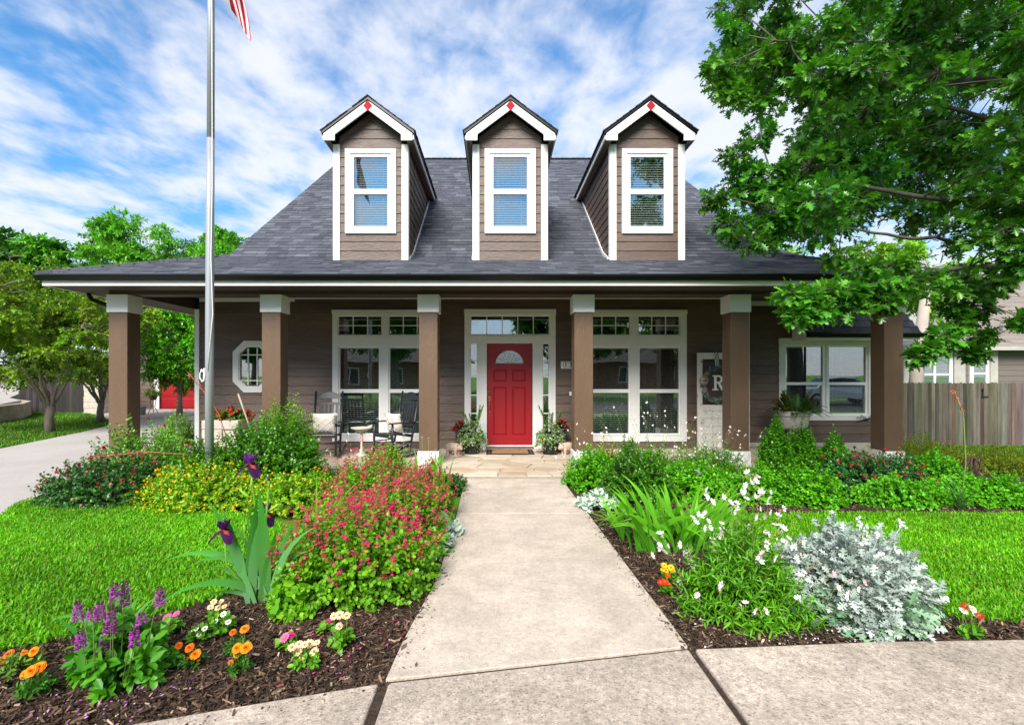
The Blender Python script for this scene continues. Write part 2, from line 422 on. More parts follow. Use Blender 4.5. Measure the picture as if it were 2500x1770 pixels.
leafmat('leaf_gloss', rough=0.30, spec=0.5, trans=0.24)
leafmat('leaf_silver', rough=0.8, spec=0.15, trans=0.12, tint=(1, 1, 1))
leafmat('petal', rough=0.6, spec=0.2, trans=0.25, tint=(1.1, 1.0, 1.0), vary=0.08)
leafmat('grassblade', rough=0.5, spec=0.25, trans=0.32, tint=(1.2, 1.15, .5), vary=0.12)

def glassmat(name, tint, base, power=4.0):
    m = bpy.data.materials.new(name); m.use_nodes = True
    t = m.node_tree; t.nodes.remove(t.nodes['Principled BSDF']); out = t.nodes['Material Output']
    tr = nd(t, 'ShaderNodeBsdfTransparent'); tr.inputs[0].default_value = (*tint, 1)
    gl = nd(t, 'ShaderNodeBsdfGlossy'); gl.inputs['Roughness'].default_value = 0.012; gl.inputs[0].default_value = (0.95, 0.97, 1, 1)
    lw = nd(t, 'ShaderNodeLayerWeight'); lw.inputs['Blend'].default_value = 0.5
    pw = nd(t, 'ShaderNodeMath', operation='POWER'); pw.inputs[1].default_value = power; t.links.new(lw.outputs['Facing'], pw.inputs[0])
    mr = nd(t, 'ShaderNodeMapRange'); mr.inputs['To Min'].default_value = base; mr.inputs['To Max'].default_value = 1.0
    t.links.new(pw.outputs[0], mr.inputs['Value'])
    geo = nd(t, 'ShaderNodeNewGeometry')
    nz = nd(t, 'ShaderNodeTexNoise'); nz.inputs['Scale'].default_value = 1.6; nz.inputs['Detail'].default_value = 1
    t.links.new(geo.outputs['Position'], nz.inputs['Vector'])
    bp = nd(t, 'ShaderNodeBump'); bp.inputs['Strength'].default_value = 0.03; bp.inputs['Distance'].default_value = 0.05
    t.links.new(nz.outputs['Fac'], bp.inputs['Height']); t.links.new(bp.outputs[0], gl.inputs['Normal'])
    mx = nd(t, 'ShaderNodeMixShader'); t.links.new(mr.outputs[0], mx.inputs[0])
    t.links.new(tr.outputs[0], mx.inputs[1]); t.links.new(gl.outputs[0], mx.inputs[2]); t.links.new(mx.outputs[0], out.inputs[0])
    M[name] = m
glassmat('glass', (0.80, 0.85, 0.84), 0.22)
glassmat('glass_door', (0.5, 0.62, 0.64), 0.14)
# ================================================================== GROUND
def sstep(a, b, x):
    t = np.clip((x - a) / (b - a), 0, 1); return t * t * (3 - 2 * t)
def gz(x, y):
    """ground height: level in front, falling away beyond the right end of the house"""
    x = np.asarray(x, float); y = np.asarray(y, float)
    return -0.055 - 0.40 * sstep(6.8, 9.0, x) * sstep(8.0, 13.0, y)

xs = np.concatenate([np.linspace(-400, -30, 12), np.linspace(-26, 26, 66), np.linspace(30, 400, 12)])
ys = np.concatenate([np.linspace(-400, -30, 12), np.linspace(-26, 30, 66), np.linspace(34, 400, 12)])
XX, YY = np.meshgrid(xs, ys)
V = np.stack([XX, YY, gz(XX, YY)], -1).reshape(-1, 3)
ny, nx = XX.shape
ii = (np.arange(ny - 1)[:, None] * nx + np.arange(nx - 1)[None]).ravel()
Fq = np.stack([ii, ii + 1, ii + nx + 1, ii + nx], 1)
struct(link('ground', np_mesh('ground', V, [Fq], smooth=True), 'turf'))

def pin(poly, x, y):
    """points inside polygon"""
    poly = np.asarray(poly); inside = np.zeros(len(x), bool); n = len(poly); j = n - 1
    for i in range(n):
        xi, yi = poly[i]; xj, yj = poly[j]
        c = ((yi > y) != (yj > y)) & (x < (xj - xi) * (y - yi) / (yj - yi + 1e-12) + xi)
        inside ^= c; j = i
    return inside
def smooth_poly(p, it=2):
    for _ in range(it):
        q = []
        for i in range(len(p)):
            a = np.array(p[i]); b = np.array(p[(i + 1) % len(p)])
            q += [tuple(a * .75 + b * .25), tuple(a * .25 + b * .75)]
        p = q
    return p
def slab(name, poly, z0, z1, m, parent=None, bevel=0.012, **kw):
    mb = MB(); mb.prism([(x, y, z1) for x, y in poly], (0, 0, z0 - z1))
    return mb.build(name, m, parent, bevel=bevel, **kw)
def ccw(p):
    a = sum(p[i][0] * p[(i + 1) % len(p)][1] - p[(i + 1) % len(p)][0] * p[i][1] for i in range(len(p)))
    return p if a > 0 else p[::-1]

# --- walkway to the porch: two slabs with a control joint between them
walk = part('walkway', None); struct(walk)
def lwalk(d):   # left edge of the walk
    return float(np.interp(d, [2.4, 2.6, 2.9, 3.25, 3.7, 4.3, 5.2, 6.5, 7.6], [-.560, -.553, -.535, -.50, -.445, -.425, -.42, -.435, -.45]))
def rwalk(d):
    return float(np.interp(d, [2.7, 2.86, 3.1, 3.6, 4.3, 5.5, 6.5, 7.6], [1.105, 1.10, 1.10, 1.085, 1.07, 1.045, 1.02, 1.0]))
dl = [2.535, 2.7, 2.9, 3.1, 3.3, 3.6, 4.0, 4.6, 5.565]
dr = [2.845, 3.0, 3.3, 3.7, 4.3, 5.0, 5.565]
slab('slab', ccw([(lwalk(d), d) for d in dl] + [(rwalk(d), d) for d in dr[::-1]]), -.12, 0, 'concrete', walk, bevel=.006)
dl = [5.577, 6.0, 6.6, 7.2, 7.44]
slab('slab', ccw([(lwalk(d), d) for d in dl] + [(rwalk(d), d) for d in dl[::-1]]), -.12, -.002, 'concrete', walk)

# --- pavement across the front, slabs following a gentle bend
pave = part('pavement', None); struct(pave)
slab('slab', ccw([(-.535, 2.515), (1.095, 2.822), (1.10, 0.9), (-.535, 0.9)]), -.12, -.003, 'concrete_worn', pave)
slab('slab', ccw([(-.585, 2.515), (-1.0, 2.40), (-1.686, 2.2), (-2.5, 1.85), (-2.5, 0.55), (-.585, 0.9)]), -.12, -.006, 'concrete_worn', pave)
slab('slab', ccw([(1.135, 2.828), (1.38, 2.845), (2.2, 2.905), (3.1, 2.93), (3.1, 1.0), (1.135, 0.9)]), -.12, -.004, 'concrete_worn', pave)
slab('slab', ccw([(3.115, 2.93), (4.9, 2.90), (7.0, 2.75), (7.0, 0.9), (3.115, 1.0)]), -.12, -.004, 'concrete_worn', pave)
slab('slab', ccw([(-2.515, 1.84), (-4.2, 0.9), (-5.0, 0.3), (-4.6, -.9), (-2.515, 0.54)]), -.12, -.006, 'concrete_worn', pave)
mb = MB(); mb.box(-.583, -.538, .9, 2.51, -.1, -.022); mb.box(1.103, 1.132, .9, 2.82, -.1, -.022)
mb.prism([(-.553, 2.50, -.016), (1.095, 2.80, -.016), (1.10, 2.86, -.016), (-.553, 2.55, -.016)], (0, 0, -.05)); mb.box(-.42, 1.04, 5.56, 5.582, -.05, -.016)
for o_ in (mb,): o_.build('joint_filler', 'soil', pave)

# --- driveway on the left and the street behind the camera
drv = [(-4.3, -.5), (-3.86, 3.0), (-5.2, 5.26), (-5.93, 6.49), (-6.25, 7.4), (-6.75, 8.8), (-7.5, 10.4), (-7.75, 12), (-8.0, 16), (-8.2, 22.9),
       (-16.8, 22.9), (-15.6, 19.5), (-13.2, 17.3), (-12.0, 15.6), (-11.3, 13.6), (-10.55, 10.7), (-9.9, 7.5), (-9.8, 4.0), (-10.4, -.5)]
struct(slab('driveway', ccw(drv), -.12, -.022, 'concrete_drive', bevel=.01))
struct(slab('street', [(-60, -9), (60, -9), (60, -.55), (-60, -.55)], -.16, -.045, 'asphalt', bevel=0))

# --- mulch beds
def bed(name, poly, z=-.035, step=.09):
    poly = np.array(poly); x0, y0 = poly.min(0); x1, y1 = poly.max(0)
    gx = np.arange(x0 - .05, x1 + .05, step); gy = np.arange(y0 - .05, y1 + .05, step)
    X, Y = np.meshgrid(gx, gy); n = X.shape[1]
    Z = z + .012 * np.sin(X * 5.1 + 1.3 * np.sin(Y * 3.3)) * np.sin(Y * 4.3) + rng.normal(0, .004, X.shape)
    i = (np.arange(X.shape[0] - 1)[:, None] * n + np.arange(n - 1)[None]).ravel()
    Fq = np.stack([i, i + 1, i + n + 1, i + n], 1)
    cx = X.ravel()[i] + step / 2; cy = Y.ravel()[i] + step / 2
    Fq = Fq[pin(poly, cx, cy)]
    return struct(link(name, np_mesh(name, np.stack([X, Y, Z], -1).reshape(-1, 3), [Fq], smooth=True), 'soil'))
bedL = [(-4.3, 1.0), (-.5, 2.3), (-.5, 8.3), (-6.6, 8.3), (-5.95, 6.4), (-3.2, 6.2), (-2.1, 5.6), (-1.7, 4.6), (-1.75, 3.7), (-2.15, 3.3), (-2.5, 3.05), (-3.4, 2.75), (-4.3, 2.2)]
bedR = [(1.0, 2.6), (11.5, 2.6), (11.5, 3.0), (3.35, 3.2), (2.95, 3.25), (2.6, 3.6), (1.9, 4.0), (1.85, 5.7), (6.9, 5.62), (11.5, 5.75), (8.4, 7.4), (7.4, 8.3), (1.0, 8.3)]
bed('planting_bed', bedL); bed('planting_bed', bedR)
lawnL = smooth_poly([(-6.0, 6.42), (-4.6, 5.92), (-3.1, 5.72), (-2.2, 5.25), (-1.82, 4.4), (-1.85, 3.62), (-2.24, 3.24), (-2.55, 2.97), (-2.95, 2.75), (-3.3, 2.45), (-3.75, 2.0), (-4.2, 2.0), (-3.98, 3.0), (-5.3, 5.25)], 1)
lawnR = smooth_poly([(1.9, 5.35), (2.9, 5.62), (6.9, 5.58), (11.5, 5.7), (11.5, 3.0), (6.9, 3.1), (3.33, 3.16), (2.9, 3.22), (2.5, 3.6), (1.95, 4.0)], 1)
def lawn_sheet(name, poly, z=-.024):
    mb = MB(); mb.prism([(x, y, z) for x, y in ccw(poly)], (0, 0, -.03)); return struct(mb.build(name, 'turf'))
lawn_sheet('lawn', lawnL); lawn_sheet('lawn', lawnR)

# --- grass blades and mulch chips
def in_frame(x, y, z=0.0, m=60):
    px = CX + x / y * F; py = HY + (CH - z) / y * F
    return (px > -m) & (px < 2500 + m) & (py < 1770 + m)
def scatter_poly(poly, dens, keep=True):
    poly = np.array(poly); x0, y0 = poly.min(0); x1, y1 = poly.max(0)
    n = int((x1 - x0) * (y1 - y0) * dens)
    x = rng.uniform(x0, x1, n); y = rng.uniform(y0, y1, n)
    k = pin(poly, x + rng.normal(0, .022, n), y + rng.normal(0, .022, n))
    return x[k], y[k]
def grass(name, label, x, y, z0, L, W, dark=(.055, .27, .003), light=(.24, .64, .010), lean=.9):
    n = len(x)
    az = rng.uniform(0, 2 * np.pi, n); ln = L * rng.uniform(.55, 1.25, n); w = W * rng.uniform(.7, 1.3, n)
    # neighbouring blades lean alike
    th = np.clip(rng.normal(.80, .36, n), .05, 1.4) * lean
    az = az + .5 * np.sin(x * 7 + 2 * np.sin(y * 5))
    d = np.stack([np.cos(az), np.sin(az), np.zeros(n)], 1); s = np.stack([-np.sin(az), np.cos(az), np.zeros(n)], 1)
    up = np.array([0, 0, 1.0])
    b = np.stack([x, y, z0 if hasattr(z0, '__len__') else np.full(n, z0)], 1)
    m = b + (d * np.sin(th * .55)[:, None] + up * np.cos(th * .55)[:, None]) * (ln * .55)[:, None]
    t = m + (d * np.sin(th * 1.5)[:, None] + up * np.cos(th * 1.5)[:, None]) * (ln * .45)[:, None]
    V = np.stack([b - s * w[:, None] * .5, b + s * w[:, None] * .5, m + s * w[:, None] * .45, m - s * w[:, None] * .45, t], 1)
    k = rng.beta(1.6, 1.6, n)[:, None]
    c = np.array(dark) * (1 - k) + np.array(light) * k
    x = x + rng.normal(0, .012, n); yel = rng.random(n) < .045
    c[yel] = np.array([.32, .30, .06])
    patch = .88 + .34 * (np.sin(x * 1.7 + .6) * np.sin(y * 2.1 + x) + .5 * np.sin(x * 5.3 + y * 2) * np.sin(y * 6.1))[:, None] * .5 + rng.normal(0, .04, (n, 1))
    c = c * patch
    C = np.repeat(c[:, None], 5, 1)
    i = np.arange(n)[:, None] * 5
    q = i + np.array([[0, 1, 2, 3]]); tr = i + np.array([[3, 2, 4]])
    o = link(name, np_mesh(name, V.reshape(-1, 3), [q, tr], C.reshape(-1, 3)), 'grassblade', kind='stuff')
    tag(o, label, 'grass')
x, y = scatter_poly(lawnL, 9500); k = in_frame(x, y) | (in_frame(x, y, 0, 900) & (rng.random(len(x)) < .4)); grass('grass', 'bright green mown grass of the lawn beside the driveway', x[k], y[k], -.026, .055, .0105)
x, y = scatter_poly(lawnR, 9500); k = in_frame(x, y) | (in_frame(x, y, 0, 900) & (rng.random(len(x)) < .3)); grass('grass', 'bright green mown grass of the lawn beyond the silver shrub', x[k], y[k], -.026, .055, .0105)
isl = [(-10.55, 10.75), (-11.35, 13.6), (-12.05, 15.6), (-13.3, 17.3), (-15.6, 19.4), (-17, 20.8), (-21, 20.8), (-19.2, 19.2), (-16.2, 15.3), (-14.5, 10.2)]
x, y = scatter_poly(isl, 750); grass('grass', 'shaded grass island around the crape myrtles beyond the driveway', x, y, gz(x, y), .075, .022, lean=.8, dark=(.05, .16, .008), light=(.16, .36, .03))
rb = [(6.6, 8.0), (9.3, 8.0), (14.5, 11.0), (16.5, 13.9), (10, 13.9), (7.6, 11)]
x, y = scatter_poly(rb, 900); grass('grass', 'yellow green grass in front of the weathered picket fence', x, y, gz(x, y), .07, .018, lean=.8, dark=(.07, .17, .008), light=(.24, .40, .03))

def chips(name, label, poly, dens):
    x, y = scatter_poly(poly, dens); k = in_frame(x, y); x, y = x[k], y[k]; n = len(x)
    az = rng.uniform(0, 2 * np.pi, n); ln = rng.lognormal(math.log(.026), .5, n); w = np.clip(ln * rng.uniform(.10, .32, n), .002, .012)
    tl = rng.normal(0, .33, n); rl = rng.normal(0, .5, n)
    d = np.stack([np.cos(az) * np.cos(tl), np.sin(az) * np.cos(tl), np.sin(tl)], 1)
    s = np.stack([-np.sin(az) * np.cos(rl), np.cos(az) * np.cos(rl), np.sin(rl)], 1)
    c = np.stack([x, y, -.026 + rng.uniform(-.008, .016, n)], 1)
    nr = np.cross(d, s) * .0035
    a = d * ln[:, None] / 2; b = s * w[:, None] / 2
    V = np.stack([c - a - b * .6, c + a - b, c + a * .9 + b + nr, c - a + b + nr], 1)
    pal = np.array([(.040, .026, .019), (.065, .042, .030), (.026, .019, .016), (.11, .075, .052), (.20, .15, .11), (.33, .27, .21)])
    cc = pal[rng.choice(6, n, p=[.34, .27, .20, .12, .05, .02])] * rng.uniform(.75, 1.25, (n, 1))
    C = np.repeat(cc[:, None], 4, 1); i = np.arange(n)[:, None] * 4
    fs = [i + np.array([[0, 1, 2, 3]])]
    tag(link(name, np_mesh(name, V.reshape(-1, 3), fs, C.reshape(-1, 3)), 'chips', kind='stuff'), label, 'mulch')
chips('mulch', 'dark shredded bark mulch around the annuals beside the lawn', [(-4.3, 1.0), (-.53, 2.5), (-.44, 4.2), (-1.7, 4.2), (-1.75, 3.6), (-2.2, 3.2), (-2.7, 2.9), (-4.3, 2.6)], 9000)
chips('mulch', 'dark bark mulch strip between the walkway and the silver shrub', [(1.09, 2.85), (3.1, 2.95), (6.5, 2.8), (6.5, 3.1), (3.3, 3.2), (2.9, 3.25), (2.4, 3.7), (1.9, 4.1), (1.9, 5.7), (6.9, 5.65), (6.9, 6.1), (1.05, 6.1)], 7000)

def litter(name, label, cols, pts, spread, n):
    """fallen petals"""
    c0 = np.array(pts)[rng.integers(0, len(pts), n)] + rng.normal(0, spread, (n, 2))
    az = rng.uniform(0, 6.28, n); s = rng.uniform(.004, .010, n)
    d = np.stack([np.cos(az), np.sin(az), rng.normal(0, .3, n)], 1) * s[:, None]; e = np.stack([-np.sin(az), np.cos(az), rng.normal(0, .3, n)], 1) * (s * .6)[:, None]
    c = np.stack([c0[:, 0], c0[:, 1], np.full(n, -.008) + rng.uniform(0, .008, n)], 1)
    V = np.stack([c - d, c + e, c + d, c - e], 1); C = np.repeat(np.array(cols)[rng.integers(0, len(cols), n)][:, None], 4, 1)
    i = np.arange(n)[:, None] * 4
    tag(link(name, np_mesh(name, V.reshape(-1, 3), [i + np.array([[0, 1, 2, 3]])], C.reshape(-1, 3)), 'petal', kind='stuff'), label, 'petals')
def spill(name, label, n):
    """chips and crumbs of bark kicked on to the walk along its edges"""
    y = rng.uniform(2.6, 6.8, n); left = rng.random(n) < .5; e = np.abs(rng.normal(0, .045, n))
    x = np.where(left, [lwalk(q) for q in y] + e, [rwalk(q) for q in y] - e); az = rng.uniform(0, 6.28, n); s = rng.lognormal(math.log(.006), .6, n)
    d = np.stack([np.cos(az), np.sin(az), rng.normal(0, .15, n)], 1) * s[:, None]; w = np.stack([-np.sin(az), np.cos(az), rng.normal(0, .2, n)], 1) * (s * .35)[:, None]
    c = np.stack([x, y, np.full(n, .004)], 1); V = np.stack([c - d, c + w, c + d, c - w], 1); C = np.repeat((np.array((.06, .04, .03)) * rng.uniform(.5, 2.2, (n, 1)))[:, None], 4, 1)
    i = np.arange(n)[:, None] * 4; tag(link(name, np_mesh(name, V.reshape(-1, 3), [i + np.array([[0, 1, 2, 3]])], C.reshape(-1, 3)), 'chips', kind='stuff'), label, 'mulch')
spill('bark_crumb', 'bark crumbs scattered along the edges of the walkway', 900)
litter('fallen_petal', 'crimson petals fallen on the mulch under the pink salvia', [(.55, .01, .12), (.6, .05, .25)], [(-.85, 2.9), (-.7, 3.05), (-1.1, 3.0), (-.55, 3.0), (-.9, 2.75)], .12, 130)
litter('fallen_petal', 'violet petals fallen on the mulch under the purple spikes', [(.45, .08, .5), (.6, .25, .6)], [(-1.95, 2.4), (-1.7, 2.35), (-1.6, 2.5), (-2.0, 2.3)], .10, 70)
litter('fallen_petal', 'pale petals fallen on the mulch under the white gaura', [(.75, .6, .62), (.8, .75, .75)], [(1.4, 2.95), (1.7, 2.95), (2.1, 2.95), (1.9, 3.0)], .16, 150)
# ================================================================== HOUSE
YW = 10.24           # front wall
YR = 10.68           # set-back wall at the right end
ZP = 0.04            # porch floor
W = lambda px, py: (PX(px, YW), PZ(py, YW))
house = thing('house', 'brown sided house with steep grey roof, three dormers and a red front door', 'house', (0.1, YW, 0))

# ---------------------------------------------------------- roof planes
ZE, YE = 3.10, 7.75                      # eave
XL, XR = -7.14, 7.35
YB, ZB, XBL, XBR = 9.75, 3.85, -5.22, 5.70   # where the porch roof meets the steep roof
YT, ZT, XTL, XTR = 15.08, 8.06, -4.62, 4.90  # ridge
SL = (ZT - ZB) / (YT - YB)
YBK = 20.4
mb = MB()
mb.add([(XL, YE, ZE), (XR, YE, ZE), (XBR, YB, ZB), (XBL, YB, ZB)], [(0, 1, 2, 3)])
mb.add([(XL, YE, ZE), (XBL, YB, ZB), (XBL, YBK, ZB), (XL, YBK, ZE)], [(0, 1, 2, 3)])
mb.add([(XR, YE, ZE), (XR, YBK, ZE), (XBR, YBK, ZB), (XBR, YB, ZB)], [(0, 1, 2, 3)])
mb.add([(XBL, YB, ZB), (XBR, YB, ZB), (XTR, YT, ZT), (XTL, YT, ZT)], [(0, 1, 2, 3)])
mb.add([(XTL, YT, ZT), (XTR, YT, ZT), (XBR, YBK, ZB), (XBL, YBK, ZB)], [(0, 1, 2, 3)])
roof = mb.build('roof', 'roof_deck', house)
mb = MB()
mb.add([(XBL, YB, ZB), (XTL, YT, ZT), (XBL, YBK, ZB)], [(0, 1, 2)])
mb.add([(XBR, YB, ZB), (XBR, YBK, ZB), (XTR, YT, ZT)], [(0, 1, 2)])
mb.build('gable_end', 'siding_side', house)
# wing roof beyond the right end
wx0, wx1, wyb, wzb, wyt, wzt = 5.0, 8.2, 10.6, 3.70, 13.4, 5.05
mb = MB(); mb.add([(wx0, wyb, wzb), (wx1 - .3, wyb, wzb), (wx1 - 1.1, wyt, wzt), (wx0 - .2, wyt, wzt)], [(0, 1, 2, 3)])
mb.add([(wx0 - .2, wyt, wzt), (wx1 - 1.1, wyt, wzt), (wx1 - .3, 16.2, wzb), (wx0, 16.2, wzb)], [(0, 1, 2, 3)])
mb.add([(wx1 - .3, wyb, wzb), (wx1 - .3, 16.2, wzb), (wx1 - 1.1, wyt, wzt)], [(0, 1, 2)])
mb.build('wing_roof', 'roof_deck', house)

SHC = [(.084, .090, .112), (.073, .078, .098), (.097, .104, .127), (.120, .128, .153), (.060, .064, .080)]
def shingle_list(o, u, v, poly, ex=.145, wr=(.13, .30), th=.012, rows=None):
    """list of shingles (8 corners, tint) covering convex polygon poly of (u, v) coordinates on a plane"""
    o = Vector(o); u = Vector(u).normalized(); v = Vector(v).normalized(); n = u.cross(v).normalized()
    vmin = min(p[1] for p in poly); vmax = max(p[1] for p in poly); out = []
    def span(vv):
        xs = []
        for i in range(len(poly)):
            a, b = poly[i], poly[(i + 1) % len(poly)]
            if (a[1] - vv) * (b[1] - vv) <= 0 and abs(a[1] - b[1]) > 1e-9:
                xs.append(a[0] + (b[0] - a[0]) * (vv - a[1]) / (b[1] - a[1]))
        return (min(xs), max(xs)) if len(xs) >= 2 else None
    k = 0; vv = vmin
    while vv < vmax - .01:
        s = span(min(vv + ex * .5, vmax - .004))
        if s:
            x = s[0] - random.uniform(0, .2)
            while x < s[1]:
                w = random.uniform(*wr); a, b = max(x, s[0]), min(x + w - .004, s[1]); x += w
                if b - a < .02: continue
                t = th * random.uniform(.75, 1.5); top = min(vv + ex + .03, vmax + .02); z1 = .002
                pts = [o + u * a + v * vv + n * .002, o + u * b + v * vv + n * .002, o + u * b + v * top + n * z1, o + u * a + v * top + n * z1,
                       o + u * a + v * vv + n * (t + .004), o + u * b + v * vv + n * (t + .004), o + u * b + v * top + n * (z1 + .004), o + u * a + v * top + n * (z1 + .004)]
                c = random.choices(SHC, [.36, .24, .2, .12, .08])[0]; g = random.uniform(.88, 1.12)
                out.append((pts, (c[0] * g, c[1] * g, c[2] * g)))
        vv += ex
    return out
SHF = [(4, 5, 6, 7), (0, 1, 5, 4), (1, 2, 6, 5), (3, 0, 4, 7)]
def shingles_joined(lst, parent, name='shingle_field'):
    mb = MB()
    for pts, c in lst:
        mb.col = c; mb.add(pts, SHF)
    return mb.build(name, 'shingle', parent, kind='stuff')
hyp = math.hypot(YB - YE, ZB - ZE)
sk = shingle_list((0, YE, ZE), (1, 0, 0), (0, YB - YE, ZB - ZE), [(XL, 0), (XR, 0), (XBR, hyp), (XBL, hyp)])
hy2 = math.hypot(YT - YB, ZT - ZB)
st = shingle_list((0, YB, ZB), (1, 0, 0), (0, YT - YB, ZT - ZB), [(XBL, -.04), (XBR, -.04), (XTR, hy2), (XTL, hy2)])
DORM = [-2.295, 0.285, 2.82]
def pxarea(pts):
    q = [(CX + p.x / p.y * F, HY - (p.z - CH) / p.y * F) for p in pts[4:8]]
    return abs(sum(q[i][0] * q[(i + 1) % 4][1] - q[(i + 1) % 4][0] * q[i][1] for i in range(4))) / 2
def hidden(pts):
    c = sum(pts[4:8], Vector()) / 4
    return c.y > 9.1 and any(abs(c.x - d) < .95 for d in DORM) and c.z < 6.2
vis = sorted([s for s in st + sk if not hidden(s[0])], key=lambda s: -pxarea(s[0]))
big = vis[:300]; bigset = {id(s) for s in big}
shingles_joined([s for s in st + sk if id(s) not in bigset], roof)
off = wloc(roof)
for pts, c in big:                       # the shingles that show largest, each a piece of its own
    me = bpy.data.meshes.new('shingle'); me.from_pydata([p - off for p in pts], [], SHF)
    at = me.color_attributes.new('Col', 'FLOAT_COLOR', 'POINT'); at.data.foreach_set('color', [1.0] * 32)
    o = link('shingle', me, 'shingle', roof); o.color = (*c, 1)
# side slopes
hs = math.hypot(XBL - XL, ZB - ZE)
ls = shingle_list((XL, 0, ZE), (0, -1, 0), (XBL - XL, 0, ZB - ZE), [(-YE, 0), (-YBK, 0), (-YBK, hs), (-YB, hs)][::-1], ex=.16)
hs = math.hypot(XBR - XR, ZB - ZE)
ls += shingle_list((XR, 0, ZE), (0, 1, 0), (XBR - XR, 0, ZB - ZE), [(YE, 0), (YBK, 0), (YBK, hs), (YB, hs)], ex=.16)
ls += shingle_list((0, wyb, wzb), (1, 0, 0), (0, wyt - wyb, wzt - wzb), [(wx0, 0), (wx1 - .3, 0), (wx1 - 1.1, math.hypot(wyt - wyb, wzt - wzb)), (wx0 - .2, math.hypot(wyt - wyb, wzt - wzb))])
shingles_joined(ls, roof)
# ridge cap and hip caps
mb = MB(); mb.col = (.055, .058, .072)
def cap(a, b, w=.13):
    a = Vector(a); b = Vector(b); L = (b - a).length; n = int(L / .16)
    for i in range(n):
        p = a.lerp(b, i / n); q = a.lerp(b, (i + 1.25) / n); g = random.uniform(.7, 1.5)
        mb.col = (.055 * g, .058 * g, .072 * g)
        d = (q - p).normalized(); s = d.cross(Vector((0, 0, 1))).normalized() * w; u = Vector((0, 0, 1))
        mb.add([p - s - u * .05, p + u * .03, p + s - u * .05, q - s - u * .06, q + u * .018, q + s - u * .06, p - s - u * .065, p + s - u * .065], [(0, 1, 4, 3), (1, 2, 5, 4), (0, 6, 7, 2, 1)])
for a_, b_, w_ in (((XTL, YT, ZT + .02), (XTR, YT, ZT + .02), .13), ((XL, YE, ZE + .03), (XBL, YB, ZB + .03), .1), ((XR, YE, ZE + .03), (XBR, YB, ZB + .03), .1)):
    mb = MB(); cap(a_, b_, w_); mb.build('ridge_cap', 'shingle', roof)


# ---------------------------------------------------------- eaves
mb = MB()
prof = [(0, .0), (.0, .088), (-.018, .092), (-.085, .092), (-.098, .075), (-.092, .055), (-.066, .018), (-.055, .0)]   # gutter section (y, z)
def gutter(mbx, y, z, x0, x1, s=1.0):
    pr = [(a * s, b * s) for a, b in prof]; n = len(pr)
    v = [(x0, y + a, z + b) for a, b in pr] + [(x1, y + a, z + b) for a, b in pr]
    mbx.add(v, [tuple(range(n))[::-1], tuple(range(n, 2 * n))] + [(i, (i + 1) % n, (i + 1) % n + n, i + n) for i in range(n)])
gutter(mb, 7.80, 3.012, XL, XR)
v0 = len(mb.v)
for xs_, sg in ((XL + .06, -1), (XR - .06, 1)):       # side runs
    n = len(prof); v = [(xs_ - sg * a - sg * .0, 7.80, 3.012 + b) for a, b in prof] + [(xs_ - sg * a, YBK, 3.012 + b) for a, b in prof]
    f = [tuple(range(n)), tuple(range(n, 2 * n))] + [(i, i + n, (i + 1) % n + n, (i + 1) % n) for i in range(n)]
    mb.add(v, f)
mb.build('gutter', 'gutter', house)
mb = MB(); mb.box(XL + .06, XR - .06, 7.803, 7.83, 2.938, 3.05); mb.box(XL + .063, XL + .09, 7.832, YBK, 2.938, 3.05); mb.box(XR - .09, XR - .063, 7.832, YBK, 2.938, 3.05)
mb.build('fascia', 'white', house)
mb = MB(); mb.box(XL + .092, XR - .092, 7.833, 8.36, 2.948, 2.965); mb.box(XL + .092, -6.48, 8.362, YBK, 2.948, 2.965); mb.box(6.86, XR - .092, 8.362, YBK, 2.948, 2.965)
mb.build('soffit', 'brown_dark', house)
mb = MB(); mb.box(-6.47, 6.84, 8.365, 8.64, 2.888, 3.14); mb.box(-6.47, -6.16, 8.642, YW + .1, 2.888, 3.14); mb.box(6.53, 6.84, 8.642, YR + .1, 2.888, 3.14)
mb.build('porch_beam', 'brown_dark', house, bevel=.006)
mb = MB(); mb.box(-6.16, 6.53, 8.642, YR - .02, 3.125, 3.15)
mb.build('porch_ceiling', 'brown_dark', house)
mb = MB(); mb.box(-6.05, -4.1, YW - .03, YW - .002, 3.04, 3.12); mb.box(-4.098, 5.16, YW - .03, YW - .002, 3.095, 3.12); mb.box(5.24, 7.0, YR - .03, YR - .002, 3.02, 3.12)
mb.build('frieze', 'white', house)

# downspout round the corner column
mb = MB()
mb.tube([(-7.02, 8.62, 3.02), (-7.02, 8.62, 2.93), (-6.98, 8.63, 2.85), (-6.85, 8.66, 2.79), (-6.62, 8.70, 2.70), (-6.55, 8.71, 2.66), (-6.525, 8.72, 2.55), (-6.525, 8.72, .06)], .036, 10)
mb.build('downspout', 'gutter', house)

# ---------------------------------------------------------- porch columns
CXS = [-6.31, -3.745, -1.115, 1.49, 4.105, 6.68]
for cx in CXS:
    mb = MB(); mb.box(cx - .157, cx + .157, 8.352, 8.666, .266, 2.592); col = mb.build('column', 'brown', house, bevel=.008)
    mb = MB(); mb.box(cx - .178, cx + .178, 8.33, 8.688, 2.592, 2.887); mb.build('cap', 'white_rough', col, bevel=.005)
    mb = MB(); mb.box(cx - .176, cx + .176, 8.333, 8.685, -.05, .266); mb.build('plinth', 'white_rough', col, bevel=.006)

